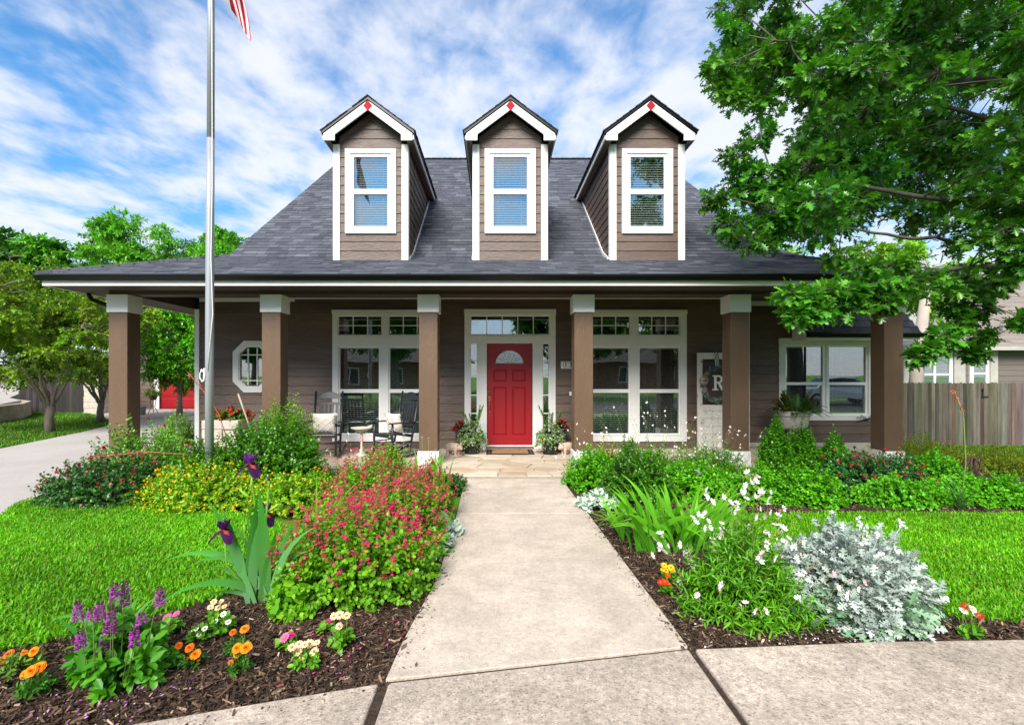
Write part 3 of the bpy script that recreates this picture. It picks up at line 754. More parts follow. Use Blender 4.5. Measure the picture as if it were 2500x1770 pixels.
# ---------------------------------------------------------- walls: every lap board a piece
def boards(x0, x1, z0, z1, ex, y, holes, wall, m='siding', axis='x', th=.027):
    """lap siding facing -y; holes are (x0,x1,z0,z1)"""
    z = z0; off = wloc(wall)
    while z < z1 - .02:
        top = min(z + ex + .012, z1); segs = [(x0, x1)]; lo, hi = z + .004, min(z + ex, z1) - .004
        cuts = sorted({z, min(z + ex, z1)} )
        for h in holes:
            if h[2] < hi - .03 and h[3] > lo + .03:
                ns = []
                for a, b in segs:
                    if h[1] <= a or h[0] >= b: ns.append((a, b)); continue
                    if h[0] - a > .01: ns.append((a, h[0]))
                    if b - h[1] > .01: ns.append((h[1], b))
                segs = ns
        pieces = [(a, b, z, top) for a, b in segs]
        for h in holes:                      # the strips of a course left under and over an opening
            if h[2] < hi - .03 and h[3] > lo + .03:
                if h[2] > z + .012: pieces.append((h[0], h[1], z, h[2]))
                if h[3] < min(z + ex, z1) - .012: pieces.append((h[0], h[1], h[3], top))
        for a, b, c, d in pieces:
            a, b = max(a, x0), min(b, x1)
            mb = MB(); j = random.uniform(-.0015, .0015); yy = lambda q: y - (th + j) + (th - .005) * (q - z) / (top - z)
            mb.add([(a, yy(c), c), (b, yy(c), c), (b, y, c), (a, y, c), (a, yy(d), d), (b, yy(d), d), (b, y, d), (a, y, d)],
                   [(3, 2, 1, 0), (4, 5, 6, 7), (0, 1, 5, 4), (1, 2, 6, 5), (2, 3, 7, 6), (3, 0, 4, 7)])
            o = mb.build('board', m, wall); g = random.uniform(.86, 1.14); o.color = (g, g, g, 1)
        z += ex
Lw = (W(812.8, 0)[0], W(1064, 0)[0], W(0, 1077)[1], W(0, 758.4)[1])
Rw = (W(1422, 0)[0], W(1675, 0)[0], W(0, 1077)[1], W(0, 758.4)[1])
Dw = (W(1134.4, 0)[0], W(1355.9, 0)[0], ZP, W(0, 756.7)[1])
ocx, ocz = W(618.5, 895.2); ohw, ohh = 47.5 * YW / F, 62.5 * YW / F
Ow = (ocx - ohw + .115, ocx + ohw - .115, ocz - ohh + .115, ocz + ohh - .115)
def shrink(h, e=.02): return (h[0] + e, h[1] - e, h[2] + e, h[3] - e)
holes = [shrink(Lw), shrink(Rw), (Dw[0] + .02, Dw[1] - .02, 0, Dw[3] - .02), Ow]
mb = MB(); mb.holed(-6.09, 5.17, -.05, 3.13, holes[:2] + [(holes[2][0], holes[2][1], -.04, holes[2][3])] + [Ow], YW, YW + .12)
wall = mb.build('wall', 'interior', house)
boards(-6.05, 5.14, ZP + .005, 3.10, .183, YW, holes, wall)
mb = MB(); mb.box(-6.145, -6.052, YW - .032, YW - .003, .03, 2.885); mb.box(-6.145, -6.122, YW - .001, YW + .09, .03, 2.885)
mb.build('corner_board', 'white', house, bevel=.003)
mb = MB(); mb.box(5.142, 5.215, YW - .032, YW - .003, ZP, 3.09); mb.box(5.19, 5.215, YW - .001, YR - .034, ZP, 3.09)
mb.build('corner_board', 'white', house, bevel=.003)
# left side wall of the house, seen edge on
mb = MB(); mb.box(-6.12, -6.0, YW + .092, YBK - .3, -.05, 2.945); sidew = mb.build('side_wall', 'siding_side', house)
mb = MB(); mb.box(6.55, 6.66, YR + .14, YBK - .3, -.05, 2.945); mb.build('side_wall', 'siding_side', house)
# set-back wall at the right
rwx0, rwx1 = PX(1900, YR), PX(2124, YR); rwz0, rwz1 = PZ(1026, YR), PZ(826, YR)
RW = (rwx0, rwx1, rwz0, rwz1)
mb = MB(); mb.holed(5.19, 6.66, -.05, 3.13, [(rwx0 + .02, 6.64, rwz0 + .02, rwz1 - .02)], YR, YR + .12)
wall2 = mb.build('wall', 'interior', house)
boards(5.216, 8.05, .10, 3.02, .183, YR, [(rwx0 + .02, 8.04, rwz0 + .02, rwz1 - .02)], wall2)
mb = MB(); mb.holed(6.66, 8.06, -.05, 3.0, [(6.67, rwx1 - .02, rwz0 + .02, rwz1 - .02)], YR + .003, YR + .12); mb.build('bay_wall', 'interior', house)
mb = MB(); mb.box(5.216, 8.05, YR - .06, YR + .1, -.4, .098); mb.build('foundation', 'limestone', house, bevel=.006)
# dark rooms behind the windows
mb = MB()
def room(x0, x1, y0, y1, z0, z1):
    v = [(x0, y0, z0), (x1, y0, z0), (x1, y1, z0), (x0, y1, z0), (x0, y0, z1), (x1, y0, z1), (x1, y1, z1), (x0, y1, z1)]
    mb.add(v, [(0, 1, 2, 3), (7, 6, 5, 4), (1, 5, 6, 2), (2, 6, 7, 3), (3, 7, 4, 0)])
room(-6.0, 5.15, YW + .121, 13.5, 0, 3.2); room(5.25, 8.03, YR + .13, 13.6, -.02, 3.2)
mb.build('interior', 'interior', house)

# ---------------------------------------------------------- windows
def pane(x0, x1, z0, z1, y, parent, m='glass', name='pane'):
    mb = MB(); mb.box(x0, x1, y, y + .005, z0, z1); return mb.build(name, m, parent)
def blind(x0, x1, z0, z1, y, parent, tilt=12, pitch=.043, dep=.048):
    mb = MB(); z = z1 - .05
    c, s = math.cos(R(tilt)) * dep / 2, math.sin(R(tilt)) * dep / 2
    while z > z0:
        mb.add([(x0, y - c, z - s), (x1, y - c, z - s), (x1, y + c, z + s), (x0, y + c, z + s), (x0, y - c, z - s + .0028), (x1, y - c, z - s + .0028), (x1, y + c, z + s + .0028), (x0, y + c, z + s + .0028)],
               [(3, 2, 1, 0), (4, 5, 6, 7), (0, 1, 5, 4), (2, 3, 7, 6)])
        z -= pitch
    for f in (.18, .82):
        xx = x0 + (x1 - x0) * f; mb.box(xx - .0015, xx + .0015, y - .03, y - .028, z0, z1)
    mb.box(x0, x1, y - .03, y + .03, z1 - .045, z1)
    return mb.build('blind', 'blind', parent)
def big_window(win, pans, trans, open_tilt=12):
    """casing with two tall sashes under two gridded transoms; px values on the wall"""
    w = part('window', house)
    hs = [(PX(a, YW) - .025, PX(b, YW) + .025, PZ(1063, YW), PZ(846, YW)) for a, b in pans] + [(PX(a, YW) - .012, PX(b, YW) + .012, PZ(819, YW), PZ(771, YW)) for a, b in trans]
    mb = MB(); mb.holed(*win, hs, YW - .042, YW + .02); mb.build('casing', 'white', w, bevel=.003)
    mb = MB(); mb.box(win[0] - .01, win[1] + .01, YW - .052, YW - .0425, win[3] - .075, win[3] + .01); mb.build('header', 'white', w)
    for a, b in pans:
        x0, x1 = PX(a, YW), PX(b, YW)
        zu0, zu1, zl0, zl1 = PZ(950, YW), PZ(849.8, YW), PZ(1058, YW), PZ(959, YW)
        mb = MB(); mb.holed(x0 - .03, x1 + .03, zl0 - .035, zu1 + .035, [(x0, x1, zu0, zu1), (x0, x1, zl0, zl1)], YW - .012, YW + .05); mb.build('sash', 'vinyl', w)
        pane(x0 - .01, x1 + .01, zu0 - .01, zu1 + .01, YW + .022, w); pane(x0 - .01, x1 + .01, zl0 - .01, zl1 + .01, YW + .030, w)
        blind(x0 - .02, x1 + .02, zl0 - .01, zu1 + .02, YW + .095, w, open_tilt)
    for a, b in trans:
        x0, x1 = PX(a, YW), PX(b, YW); z0, z1 = PZ(817.6, YW), PZ(772.6, YW)
        mb = MB(); mb.holed(x0 - .016, x1 + .016, z0 - .016, z1 + .016, [(x0 + .004, x1 - .004, z0 + .004, z1 - .004)], YW - .020, YW + .04); mb.build('sash', 'vinyl', w)
        pane(x0, x1, z0, z1, YW + .02, w)
        mb = MB()
        for i in (1, 2):
            xx = x0 + (x1 - x0) * i / 3; mb.box(xx - .009, xx + .009, YW + .004, YW + .018, z0, z1)
        zz = (z0 + z1) / 2; mb.box(x0, x1, YW + .006, YW + .0165, zz - .009, zz + .009); mb.build('muntin', 'vinyl', w)
    return w
big_window(Lw, [(830.4, 925.2), (952.3, 1047)], [(827, 932), (950, 1053)], 10)
big_window(Rw, [(1439, 1534.3), (1561.4, 1657)], [(1436, 1537), (1558, 1659)], 10)

# right window
w = part('window', house)
gx = [(PX(1918, YR), PX(2008, YR)), (PX(2023, YR), PX(2113, YR))]; zu = (PZ(933, YR), PZ(847, YR)); zl = (PZ(1009, YR), PZ(940, YR))
mb = MB(); mb.holed(*RW, [(gx[0][0] - .035, gx[1][1] + .035, zl[0] - .04, zu[1] + .04)], YR - .042, YR + .02); mb.build('casing', 'white', w, bevel=.003)
for a, b in gx:
    mb = MB(); mb.holed(a - .058, b + .058, zl[0] - .045, zu[1] + .045, [(a, b, *zu), (a + .012, b - .012, *zl)], YR - .012, YR + .05); mb.build('sash', 'vinyl', w)
    pane(a - .01, b + .01, zu[0] - .01, zu[1] + .01, YR + .022, w); pane(a, b, zl[0] - .01, zl[1] + .01, YR + .030, w)
    blind(a - .02, b + .02, zl[0], zu[1] + .02, YR + .095, w, 10)

# octagon window with a leaded cabinet light behind it
w = part('octagon_window', house)
def octo(hw, hh, cut):
    return [(-hw, -hh + cut), (-hw + cut, -hh), (hw - cut, -hh), (hw, -hh + cut), (hw, hh - cut), (hw - cut, hh), (-hw + cut, hh), (-hw, hh - cut)]
def octo_ring(o, i, y0, y1, name, m):
    mb = MB(); n = 8
    v = [(ocx + a, y0, ocz + b) for a, b in o] + [(ocx + a, y0, ocz + b) for a, b in i] + [(ocx + a, y1, ocz + b) for a, b in o] + [(ocx + a, y1, ocz + b) for a, b in i]
    f = []
    for k in range(n):
        j = (k + 1) % n
        f += [(k, j, j + 8, k + 8), (k + 16, j + 16, j, k)[::1], (k + 8, j + 8, j + 24, k + 24)]
    mb.add(v, f); return mb.build(name, m, w)
gw, gh = 31.5 * YW / F, 47.5 * YW / F
octo_ring(octo(ohw, ohh, .225), octo(gw + .02, gh + .02, .145), YW - .05, YW + .03, 'casing', 'white')
octo_ring(octo(gw + .03, gh + .03, .148), octo(gw, gh, .135), YW - .03, YW + .04, 'sash', 'vinyl')
mb = MB(); mb.prism([(ocx + a, YW + .01, ocz + b) for a, b in octo(gw + .01, gh + .01, .14)], (0, .005, 0)); mb.build('pane', 'glass', w)
mb = MB()
for sx in (-.105, .08): mb.box(ocx + sx - .011, ocx + sx + .011, YW - .008, YW + .008, ocz - gh + .02, ocz + gh - .02)
for sz in (-.285, .24): mb.box(ocx - gw + .02, ocx + gw - .02, YW - .006, YW + .0065, ocz + sz - .011, ocz + sz + .011)
mb.build('muntin', 'vinyl', w)
mb = MB(); mb.holed(ocx - .09, ocx + .33, ocz - .36, ocz + .2, [(ocx - .05, ocx + .29, ocz - .3, ocz + .16)], YW + .35, YW + .38); mb.build('cabinet_frame', 'wicker', w)

# ---------------------------------------------------------- front door with sidelights and transom
YD = YW + .015
dx0, dx1 = PX(1190, YW), PX(1298.6, YW); dz0, dz1 = PZ(1085.8, YW), PZ(840.3, YW)
sl_ = [(PX(1149.7, YW), PX(1163.9, YW)), (PX(1325.7, YW), PX(1339, YW))]; sz0, sz1 = .26, PZ(840, YW)
tx0, tx1, tz0, tz1 = PX(1150.3, YW), PX(1340, YW), PZ(815.9, YW), PZ(772.6, YW)
ent = part('entry_surround', house)
mb = MB()
mb.holed(Dw[0], Dw[1], ZP + .002, Dw[3], [(dx0 - .012, dx1 + .012, ZP + .06, dz1 + .012), (tx0 - .02, tx1 + .02, tz0 - .02, tz1 + .02)] + [(a - .015, b + .015, sz0 - .02, sz1 + .02) for a, b in sl_], YW - .042, YW + .06)
mb.build('casing', 'white', ent, bevel=.003)
mb = MB(); mb.box(Dw[0] - .008, Dw[1] + .008, YW - .054, YW - .0425, Dw[3] - .10, Dw[3] + .008)
for xx in (Dw[0] + .085, Dw[1] - .085): mb.box(xx - .01, xx + .01, YW - .047, YW - .0425, ZP + .01, tz0 - .05)
for xx in (dx0 - .10, dx1 + .10): mb.box(xx - .006, xx + .006, YW - .047, YW - .0425, ZP + .01, dz1 + .06)
mb.box(Dw[0] + .08, Dw[1] - .08, YW - .0475, YW - .0425, tz0 - .075, tz0 - .05); mb.build('moulding', 'white', ent)
tr = part('transom_window', house)
mb = MB(); mb.holed(tx0 - .03, tx1 + .03, tz0 - .03, tz1 + .03, [(tx0, tx1, tz0, tz1)], YW - .02, YW + .04); mb.build('sash', 'vinyl', tr)
pane(tx0 - .01, tx1 + .01, tz0 - .01, tz1 + .01, YW + .02, tr)
for i in range(1, 5):
    mb = MB(); xx = tx0 + (tx1 - tx0) * i / 5; mb.box(xx - .009, xx + .009, YW + .003, YW + .018, tz0, tz1); mb.build('muntin', 'vinyl', tr)
for a, b in sl_:
    s_ = part('sidelight', house)
    mb = MB(); mb.holed(a - .02, b + .02, sz0 - .03, sz1 + .03, [(a, b, sz0, sz1)], YW - .02, YW + .04); mb.build('sash', 'vinyl', s_)
    pane(a - .008, b + .008, sz0 - .01, sz1 + .01, YW + .02, s_)
    for py in (880.5, 920.5, 964.5, 1009): mb = MB(); zz = PZ(py, YW); mb.box(a, b, YW + .003, YW + .018, zz - .010, zz + .010); mb.build('muntin', 'vinyl', s_)
# door leaf: slab with recessed raised panels and a leaded fanlight
zx = lambda zx_: PX(1150 + zx_ * .23397, YW)
zz_ = lambda zy_: PZ(740 + zy_ * .23397, YW)
pan = [(zx(232), zx(375), zz_(820), zz_(690)), (zx(430), zx(573), zz_(820), zz_(690)), (zx(228), zx(375), zz_(1382), zz_(875)), (zx(428), zx(573), zz_(1382), zz_(875))]
fcx, fz0, fr, fh = zx(402), zz_(634), (zx(551) - zx(252)) / 2, zz_(490) - zz_(634)
fan_hole = (fcx - fr, fcx + fr, fz0, fz0 + fh)
mb = MB(); mb.holed(dx0, dx1, dz0, dz1, pan + [fan_hole], YD, YD + .045)
# spandrels around the half-round light
arc = [(fcx + fr * math.cos(math.pi * k / 20), fz0 + fh * math.sin(math.pi * k / 20)) for k in range(21)]
for sgn, rngk in ((1, range(0, 10)), (-1, range(10, 20))):
    cxn = fcx + sgn * fr
    for k in rngk:
        mb.add([(arc[k][0], YD, arc[k][1]), (arc[k + 1][0], YD, arc[k + 1][1]), (cxn, YD, fz0 + fh)], [(0, 2, 1)])
mb.add([(a, YD, b) for a, b in arc] + [(a, YD + .04, b) for a, b in arc], [(k, k + 1, k + 22, k + 21) for k in range(20)], True)
door = mb.build('front_door', 'red_door', house)
for x0, x1, z0, z1 in pan:
    mb = MB(); e = .038
    mb.add([(x0, YD + .004, z0), (x1, YD + .004, z0), (x1, YD + .004, z1), (x0, YD + .004, z1), (x0 + .013, YD + .017, z0 + .013), (x1 - .013, YD + .017, z0 + .013), (x1 - .013, YD + .017, z1 - .013), (x0 + .013, YD + .017, z1 - .013),
            (x0 + .022, YD + .017, z0 + .022), (x1 - .022, YD + .017, z0 + .022), (x1 - .022, YD + .017, z1 - .022), (x0 + .022, YD + .017, z1 - .022),
            (x0 + e, YD + .005, z0 + e), (x1 - e, YD + .005, z0 + e), (x1 - e, YD + .005, z1 - e), (x0 + e, YD + .005, z1 - e)],
           [(0, 1, 5, 4), (1, 2, 6, 5), (2, 3, 7, 6), (3, 0, 4, 7), (4, 5, 9, 8), (5, 6, 10, 9), (6, 7, 11, 10), (7, 4, 8, 11), (8, 9, 13, 12), (9, 10, 14, 13), (10, 11, 15, 14), (11, 8, 12, 15), (12, 13, 14, 15)])
    mb.build('panel', 'red_door', door)
mb = MB(); ai = [(fcx + (fr - .004) * math.cos(math.pi * k / 20), fz0 + .004 + (fh - .008) * math.sin(math.pi * k / 20)) for k in range(21)]
mb.prism([(a, YD + .02, b) for a, b in ai[::-1]], (0, .006, 0)); mb.build('fanlight', 'glass_door', door)
mb = MB()
mb.tube([(fcx + (fr - .012) * math.cos(math.pi * k / 20), YD + .012, fz0 + .012 + (fh - .024) * math.sin(math.pi * k / 20)) for k in range(21)], .0065, 6)
mb.tube([(fcx - fr + .01, YD + .012, fz0 + .012), (fcx + fr - .01, YD + .012, fz0 + .012)], .0065, 6)
def diamond(cx, cz, w, h, rot=0):
    p = [(0, h), (w, 0), (0, -h), (-w, 0), (0, h)]; c, s = math.cos(rot), math.sin(rot)
    mb.tube([(cx + a * c - b * s, YD + .012, cz + a * s + b * c) for a, b in p], .0045, 5)
diamond(fcx, fz0 + fh * .58, .030, .062); diamond(fcx - fr * .48, fz0 + fh * .33, .05, .032, -.35); diamond(fcx + fr * .48, fz0 + fh * .33, .05, .032, .35)
for k in (3, 7, 13, 17):
    a = math.pi * k / 20; mb.tube([(fcx + .05 * math.cos(a), YD + .012, fz0 + .04 * math.sin(a)), (fcx + (fr - .01) * math.cos(a), YD + .012, fz0 + (fh - .01) * math.sin(a))], .003, 4)
mb.tube([(fcx + .05 * math.cos(math.pi * k / 8), YD + .012, fz0 + .01 + .04 * math.sin(math.pi * k / 8)) for k in range(9)], .005, 5)
mb.build('leading', 'brass_came', door)
hx = zx(194)
mb = MB(); mb.obox((hx, YD - .004, zz_(1000)), (1, 0, 0), (0, 1, 0), (0, 0, 1), .019, .005, .045); mb.ellipsoid((hx, YD - .02, zz_(990)), (.014, .014, .02))
mb.tube([(hx, YD - .01, zz_(1020)), (hx, YD - .05, zz_(1035)), (hx, YD - .058, zz_(1070)), (hx, YD - .045, zz_(1105)), (hx, YD - .01, zz_(1120))], [.008, .009, .013, .009, .008], 10)
mb.obox((hx, YD - .004, zz_(1122)), (1, 0, 0), (0, 1, 0), (0, 0, 1), .013, .005, .035); mb.build('handle', 'nickel', door, bevel=.003)
mb = MB(); mb.tube([(hx, YD - .001, zz_(928)), (hx, YD - .016, zz_(928))], [.034, .03], 20); mb.tube([(hx, YD - .016, zz_(928)), (hx, YD - .022, zz_(928))], [.017, .015], 16); mb.build('deadbolt', 'nickel', door)
mb = MB(); mb.box(dx0 - .012, dx1 + .012, YW - .038, YD + .06, ZP + .045, dz0 - .006); mb.build('sill', 'white', ent); mb = MB(); mb.box(dx0 - .03, dx1 + .03, YW - .09, YD + .02, ZP + .003, ZP + .044); mb.build('threshold', 'nickel', ent)
mb = MB(); mb.box(PX(1389.5, YW), PX(1394.5, YW), YW - .04, YW - .022, PZ(966, YW), PZ(956, YW)); mb.build('doorbell', 'vinyl', house, bevel=.003)

# house number on its board
nb = part('number_board', house)
nx0, nx1, nz0, nz1 = PX(1368.8, YW), PX(1428, YW), PZ(900, YW), PZ(882, YW)
mb = MB(); mb.box(nx0, nx1, YW - .035, YW - .021, nz0, nz1); mb.build('backboard', 'white', nb, bevel=.002)
mb = MB(); mb.box(nx0 + .045, nx1 - .045, YW - .040, YW - .0355, nz0 + .018, nz1 - .018); mb.build('plate', 'nickel', nb)
mb = MB(); mb.box(nx0 + .055, nx1 - .055, YW - .0425, YW - .0405, nz0 + .026, nz1 - .026); mb.build('plate_face', 'plate_white', nb)
def text_mesh(name, s, size, loc, m, parent, ex=.001, rotz=0.0):
    cu = bpy.data.curves.new(name, 'FONT'); cu.body = s; cu.size = size; cu.extrude = ex; cu.align_x = 'CENTER'; cu.align_y = 'CENTER'; cu.offset = size * .018
    t = bpy.data.objects.new(name + '_tmp', cu); COL.objects.link(t)
    dg = bpy.context.evaluated_depsgraph_get(); me = bpy.data.meshes.new_from_object(t.evaluated_get(dg))
    bpy.data.objects.remove(t)
    me.materials.clear()
    o = link(name, me, m, parent); o.location = Vector(loc) - wloc(parent); o.rotation_euler = (R(90), 0, rotz)
    return o
for ch, f in (('1', .0), ('3', .333), ('1', .667), ('7', 1.0)):
    text_mesh('digit', ch, .13, (nx0 + .10 + (nx1 - nx0 - .2) * f, YW - .044, (nz0 + nz1) / 2), 'black_iron', nb)

# ---------------------------------------------------------- hood roof over the right window
yh0, zh1 = YR - .02, PZ(700, YR)
hxl, hxr = PX(1972, 10.15), PX(2250, 10.15)
mb = MB()
zt_, zb_ = PZ(700, YR), PZ(812, 10.15)
mb.add([(hxl, 10.15, zb_), (hxr, 10.15, zb_), (hxr - .45, YR - .03, zt_), (hxl - .02, YR - .03, zt_), (hxl, 10.15, zb_ - .02), (hxr, 10.15, zb_ - .02), (hxr, YR + 2, zb_ - .02), (hxr, YR + 2, zb_)], [(0, 1, 2, 3), (4, 5, 1, 0), (1, 7, 2)])
hood = mb.build('window_hood', 'roof_deck', house)
L_ = math.hypot(YR - .03 - 10.15, zt_ - zb_)
shingles_joined(shingle_list((0, 10.15, zb_), (1, 0, 0), (0, YR - .03 - 10.15, zt_ - zb_), [(hxl, -.02), (hxr, -.02), (hxr - .45, L_), (hxl, L_)], ex=.145), hood)
mb = MB(); gutter(mb, 10.16, zb_ - .10, hxl - .02, hxr + .05, 1.0); mb.build('hood_gutter', 'gutter', hood)
mb = MB(); mb.prism([(hxl - .004, 10.17, zb_ - .14), (hxl - .004, 10.17, zb_ - .02), (hxl - .004, YR - .05, zt_ - .09), (hxl - .004, YR - .05, zb_ - .14)], (-.03, 0, 0)); mb.box(hxl, hxr - .02, 10.165, 10.19, zb_ - .155, zb_ - .03); mb.build('hood_fascia', 'white', hood)
mb = MB(); mb.box(hxl + .002, hxr - .03, 10.192, YR - .05, zb_ - .13, zb_ - .115); mb.build('hood_soffit', 'white', hood)

# ---------------------------------------------------------- dormers
def dormer(xc):
    dm = part('dormer', house)
    yf, hw, yk = 9.25, .693, 9.0
    zr, he, ze = 6.567, .838, 5.945; pitch = (zr - ze) / he
    roofz = lambda x: zr - pitch * abs(x)
    wx, wz0, wz1 = .471, PZ(571.5, yf), PZ(365.3, yf)
    z0 = 3.655
    # sheathing box
    mb = MB()
    ztop = roofz(hw) - .06
    yb = lambda z: YB + (z - ZB) / SL if z > ZB else YB
    mb.holed(xc - hw + .02, xc + hw - .02, z0, 5.80, [(xc - wx + .02, xc + wx - .02, wz0 + .02, wz1 - .02)], yf + .004, yf + .1)
    mb.add([(xc - hw + .02, yf + .006, 5.80), (xc + hw - .02, yf + .006, 5.80), (xc, yf + .006, zr - .09)], [(0, 1, 2)])
    for s in (-1, 1):
        x = xc + s * (hw - .022)
        mb.add([(x, yf + .01, z0), (x, YB, ZB - .02), (x, yb(5.9), 5.9), (x, yf + .01, 5.9)], [(0, 1, 2, 3) if s > 0 else (3, 2, 1, 0)])
    mb.add([(xc - hw, yf + .7, z0 + .2), (xc + hw, yf + .7, z0 + .2), (xc + hw, yf + .7, 6), (xc - hw, yf + .7, 6)], [(0, 1, 2, 3)])
    mb.build('sheathing', 'interior', dm)
    # front boards, the upper ones cut to the gable slope
    ex = .173; z = z0 + .01
    while z < zr - .25:
        t = min(z + ex + .01, zr - .2); lim0 = min(hw - .12, (zr - .20 - z) / pitch); lim1 = min(hw - .12, (zr - .20 - t) / pitch)
        if lim0 < .05: break
        lim1 = max(lim1, .01)
        segs = [(-lim0, lim0, -lim1, lim1)]
        if z + ex > wz0 + .05 and z < wz1 - .04:
            segs = [(-lim0, -wx + .015, -lim1, -wx + .015), (wx - .015, lim0, wx - .015, lim1)]
        for a, b, c, d in segs:
            m_ = MB(); m_.add([(xc + a, yf - .019, z), (xc + b, yf - .019, z), (xc + b, yf, z), (xc + a, yf, z), (xc + c, yf - .005, t), (xc + d, yf - .005, t), (xc + d, yf, t), (xc + c, yf, t)],
                              [(3, 2, 1, 0), (4, 5, 6, 7), (0, 1, 5, 4), (1, 2, 6, 5), (2, 3, 7, 6), (3, 0, 4, 7)]); m_.build('board', 'siding', dm)
        z += ex
    # side boards
    for s in (-1, 1):
        x = xc + s * (hw - .02); z = z0 + .01
        while z < 5.78:
            t = min(z + ex + .01, 5.82); y1a = max(yb(z), YB) + .05; y1b = max(yb(t), YB) + .05
            m_ = MB(); v = [(x + s * .019, yf, z), (x + s * .019, y1a, z), (x, y1a, z), (x, yf, z), (x + s * .005, yf, t), (x + s * .005, y1b, t), (x, y1b, t), (x, yf, t)]
            f = [(3, 2, 1, 0), (4, 5, 6, 7), (0, 1, 5, 4), (1, 2, 6, 5), (2, 3, 7, 6), (3, 0, 4, 7)]
            if s < 0: f = [q[::-1] for q in f]
            m_.add(v, f); m_.build('board', 'siding_side', dm)
            z += ex
    # white corner boards and the apron trim along the roof
    for s in (-1, 1):
        m_ = MB(); m_.box(xc + s * (hw - .122), xc + s * (hw + .004), yf - .032, yf - .0005, z0 - .02, 5.80); m_.box(xc + s * (hw - .019), xc + s * (hw + .004), yf, yf + .085, z0 - .02, 5.80); m_.build('corner_board', 'white', dm, bevel=.003)
        x = xc + s * (hw + .002)
        m_ = MB(); pz = [(yf + .086, z0 - .06), (YB, ZB - .06), (yb(5.80), 5.74), (yb(5.80), 5.86), (YB - .0, ZB + .09), (yf + .086, z0 + .09)]
        m_.prism([(x, a, b) for a, b in (pz if s > 0 else pz[::-1])], (s * .02, 0, 0)); m_.build('apron_trim', 'white', dm)
    # window
    gxx, zu0, zu1, zl0, zl1 = .313, PZ(463.2, yf), PZ(384.7, yf), PZ(553.4, yf), PZ(475.5, yf)
    m_ = MB(); m_.holed(xc - wx, xc + wx, wz0, wz1, [(xc - .375, xc + .375, zl0 - .06, zu1 + .06)], yf - .045, yf + .01); m_.build('window_casing', 'white', dm, bevel=.003)
    m_ = MB(); m_.holed(xc - .385, xc + .385, zl0 - .07, zu1 + .07, [(xc - gxx, xc + gxx, zu0, zu1), (xc - gxx, xc + gxx, zl0, zl1)], yf - .024, yf + .03); m_.build('sash', 'vinyl', dm)
    for a, b, y in ((zu0, zu1, yf), (zl0, zl1, yf + .008)):
        m_ = MB(); m_.box(xc - gxx - .01, xc + gxx + .01, y, y + .005, a - .01, b + .01); m_.build('pane', 'glass', dm)
    blind(xc - gxx - .02, xc + gxx + .02, zl0 - .02, zu1 + .03, yf + .085, dm, 38, .043, .05)
    # roof slabs with shingle courses, rake boards, soffits, red diamond
    ye = yb(ze) + .05; yr = yb(zr) + .06
    m_ = MB()
    for s in (-1, 1):
        a = [(xc, yk, zr), (xc + s * he, yk, ze), (xc + s * he, ye, ze), (xc, yr, zr)]; b = [(p[0], p[1], p[2] - .05) for p in a]
        f = [(0, 1, 2, 3), (7, 6, 5, 4), (0, 4, 5, 1), (1, 5, 6, 2)]
        if s > 0: f = [q[::-1] for q in f]
        m_.add(a + b, f)
    m_.build('dormer_roof', 'gutter', dm)
    lst = []
    hl = math.hypot(he, zr - ze)
    lst += shingle_list((xc + he, 0, ze + .004), (0, 1, 0), (-he, 0, zr - ze), [(yk - .02, -.02), (ye, -.02), (yr, hl), (yk - .02, hl)], ex=.145)
    lst += shingle_list((xc - he, 0, ze + .004), (0, -1, 0), (he, 0, zr - ze), [(-yk + .02, -.02), (-ye, -.02), (-yr, hl), (-yk + .02, hl)][::-1], ex=.145)
    shingles_joined(lst, dm)
    m_ = MB(); m_.col = (.05, .053, .066)
    n = 26
    for i in range(n):
        y0, y1 = yk - .02 + (yr - yk) * i / n, yk - .02 + (yr - yk) * (i + 1.2) / n; g = random.uniform(.7, 1.4); m_.col = (.05 * g, .053 * g, .066 * g)
        m_.add([(xc - .12, y0, zr - .07), (xc, y0, zr + .026), (xc + .12, y0, zr - .07), (xc - .12, y1, zr - .08), (xc, y1, zr + .014), (xc + .12, y1, zr - .08), (xc, y0, zr + .002), (xc - .12, y0, zr - .09), (xc + .12, y0, zr - .09)], [(0, 3, 4, 1), (1, 4, 5, 2), (0, 1, 6, 7), (1, 2, 8, 6)])
    m_.build('ridge_cap', 'shingle', dm)
    for s in (-1, 1):
        m_ = MB(); o0, o1 = .015, .178          # vertical offsets of the rake board under the roof line
        xe = he - .035; xi = .6
        zc = 5.78
        poly = [(0, zr - .055 - o0), (s * xe, roofz(xe) - .055 - o0), (s * xe, zc), (s * xi, zc), (s * xi, roofz(xi) - .055 - o1), (0, zr - .055 - o1)]
        m_.prism([(xc + a, yk + .012, b) for a, b in (poly if s < 0 else poly[::-1])], (0, .03, 0)); m_.build('rake_board', 'white', dm, bevel=.002)
        m_ = MB(); poly = [(0, zr - .2), (s * (hw - .12), roofz(hw - .12) - .2), (s * (hw - .12), roofz(hw - .12) - .31), (0, zr - .31)]
        m_.prism([(xc + a, yf - .03, b) for a, b in (poly if s < 0 else poly[::-1])], (0, .028, 0)); m_.build('frieze_board', 'siding', dm)
        # soffit under the rake and under the side eave
        m_ = MB(); v = [(xc, yk + .043, zr - .075), (xc + s * (he - .03), yk + .043, roofz(he - .03) - .075), (xc + s * (he - .03), ye, roofz(he - .03) - .075), (xc, yf + .0, zr - .075)]
        m_.box(xc + s * (hw + .005), xc + s * (he - .04), yk + .043, ye, zc + .005, zc + .02); m_.build('soffit', 'siding_side', dm)
        m_ = MB(); m_.box(xc + s * (he - .036), xc + s * (he - .012), yk + .043, ye, zc + .03, ze - .055); m_.build('eave_board', 'white', dm)
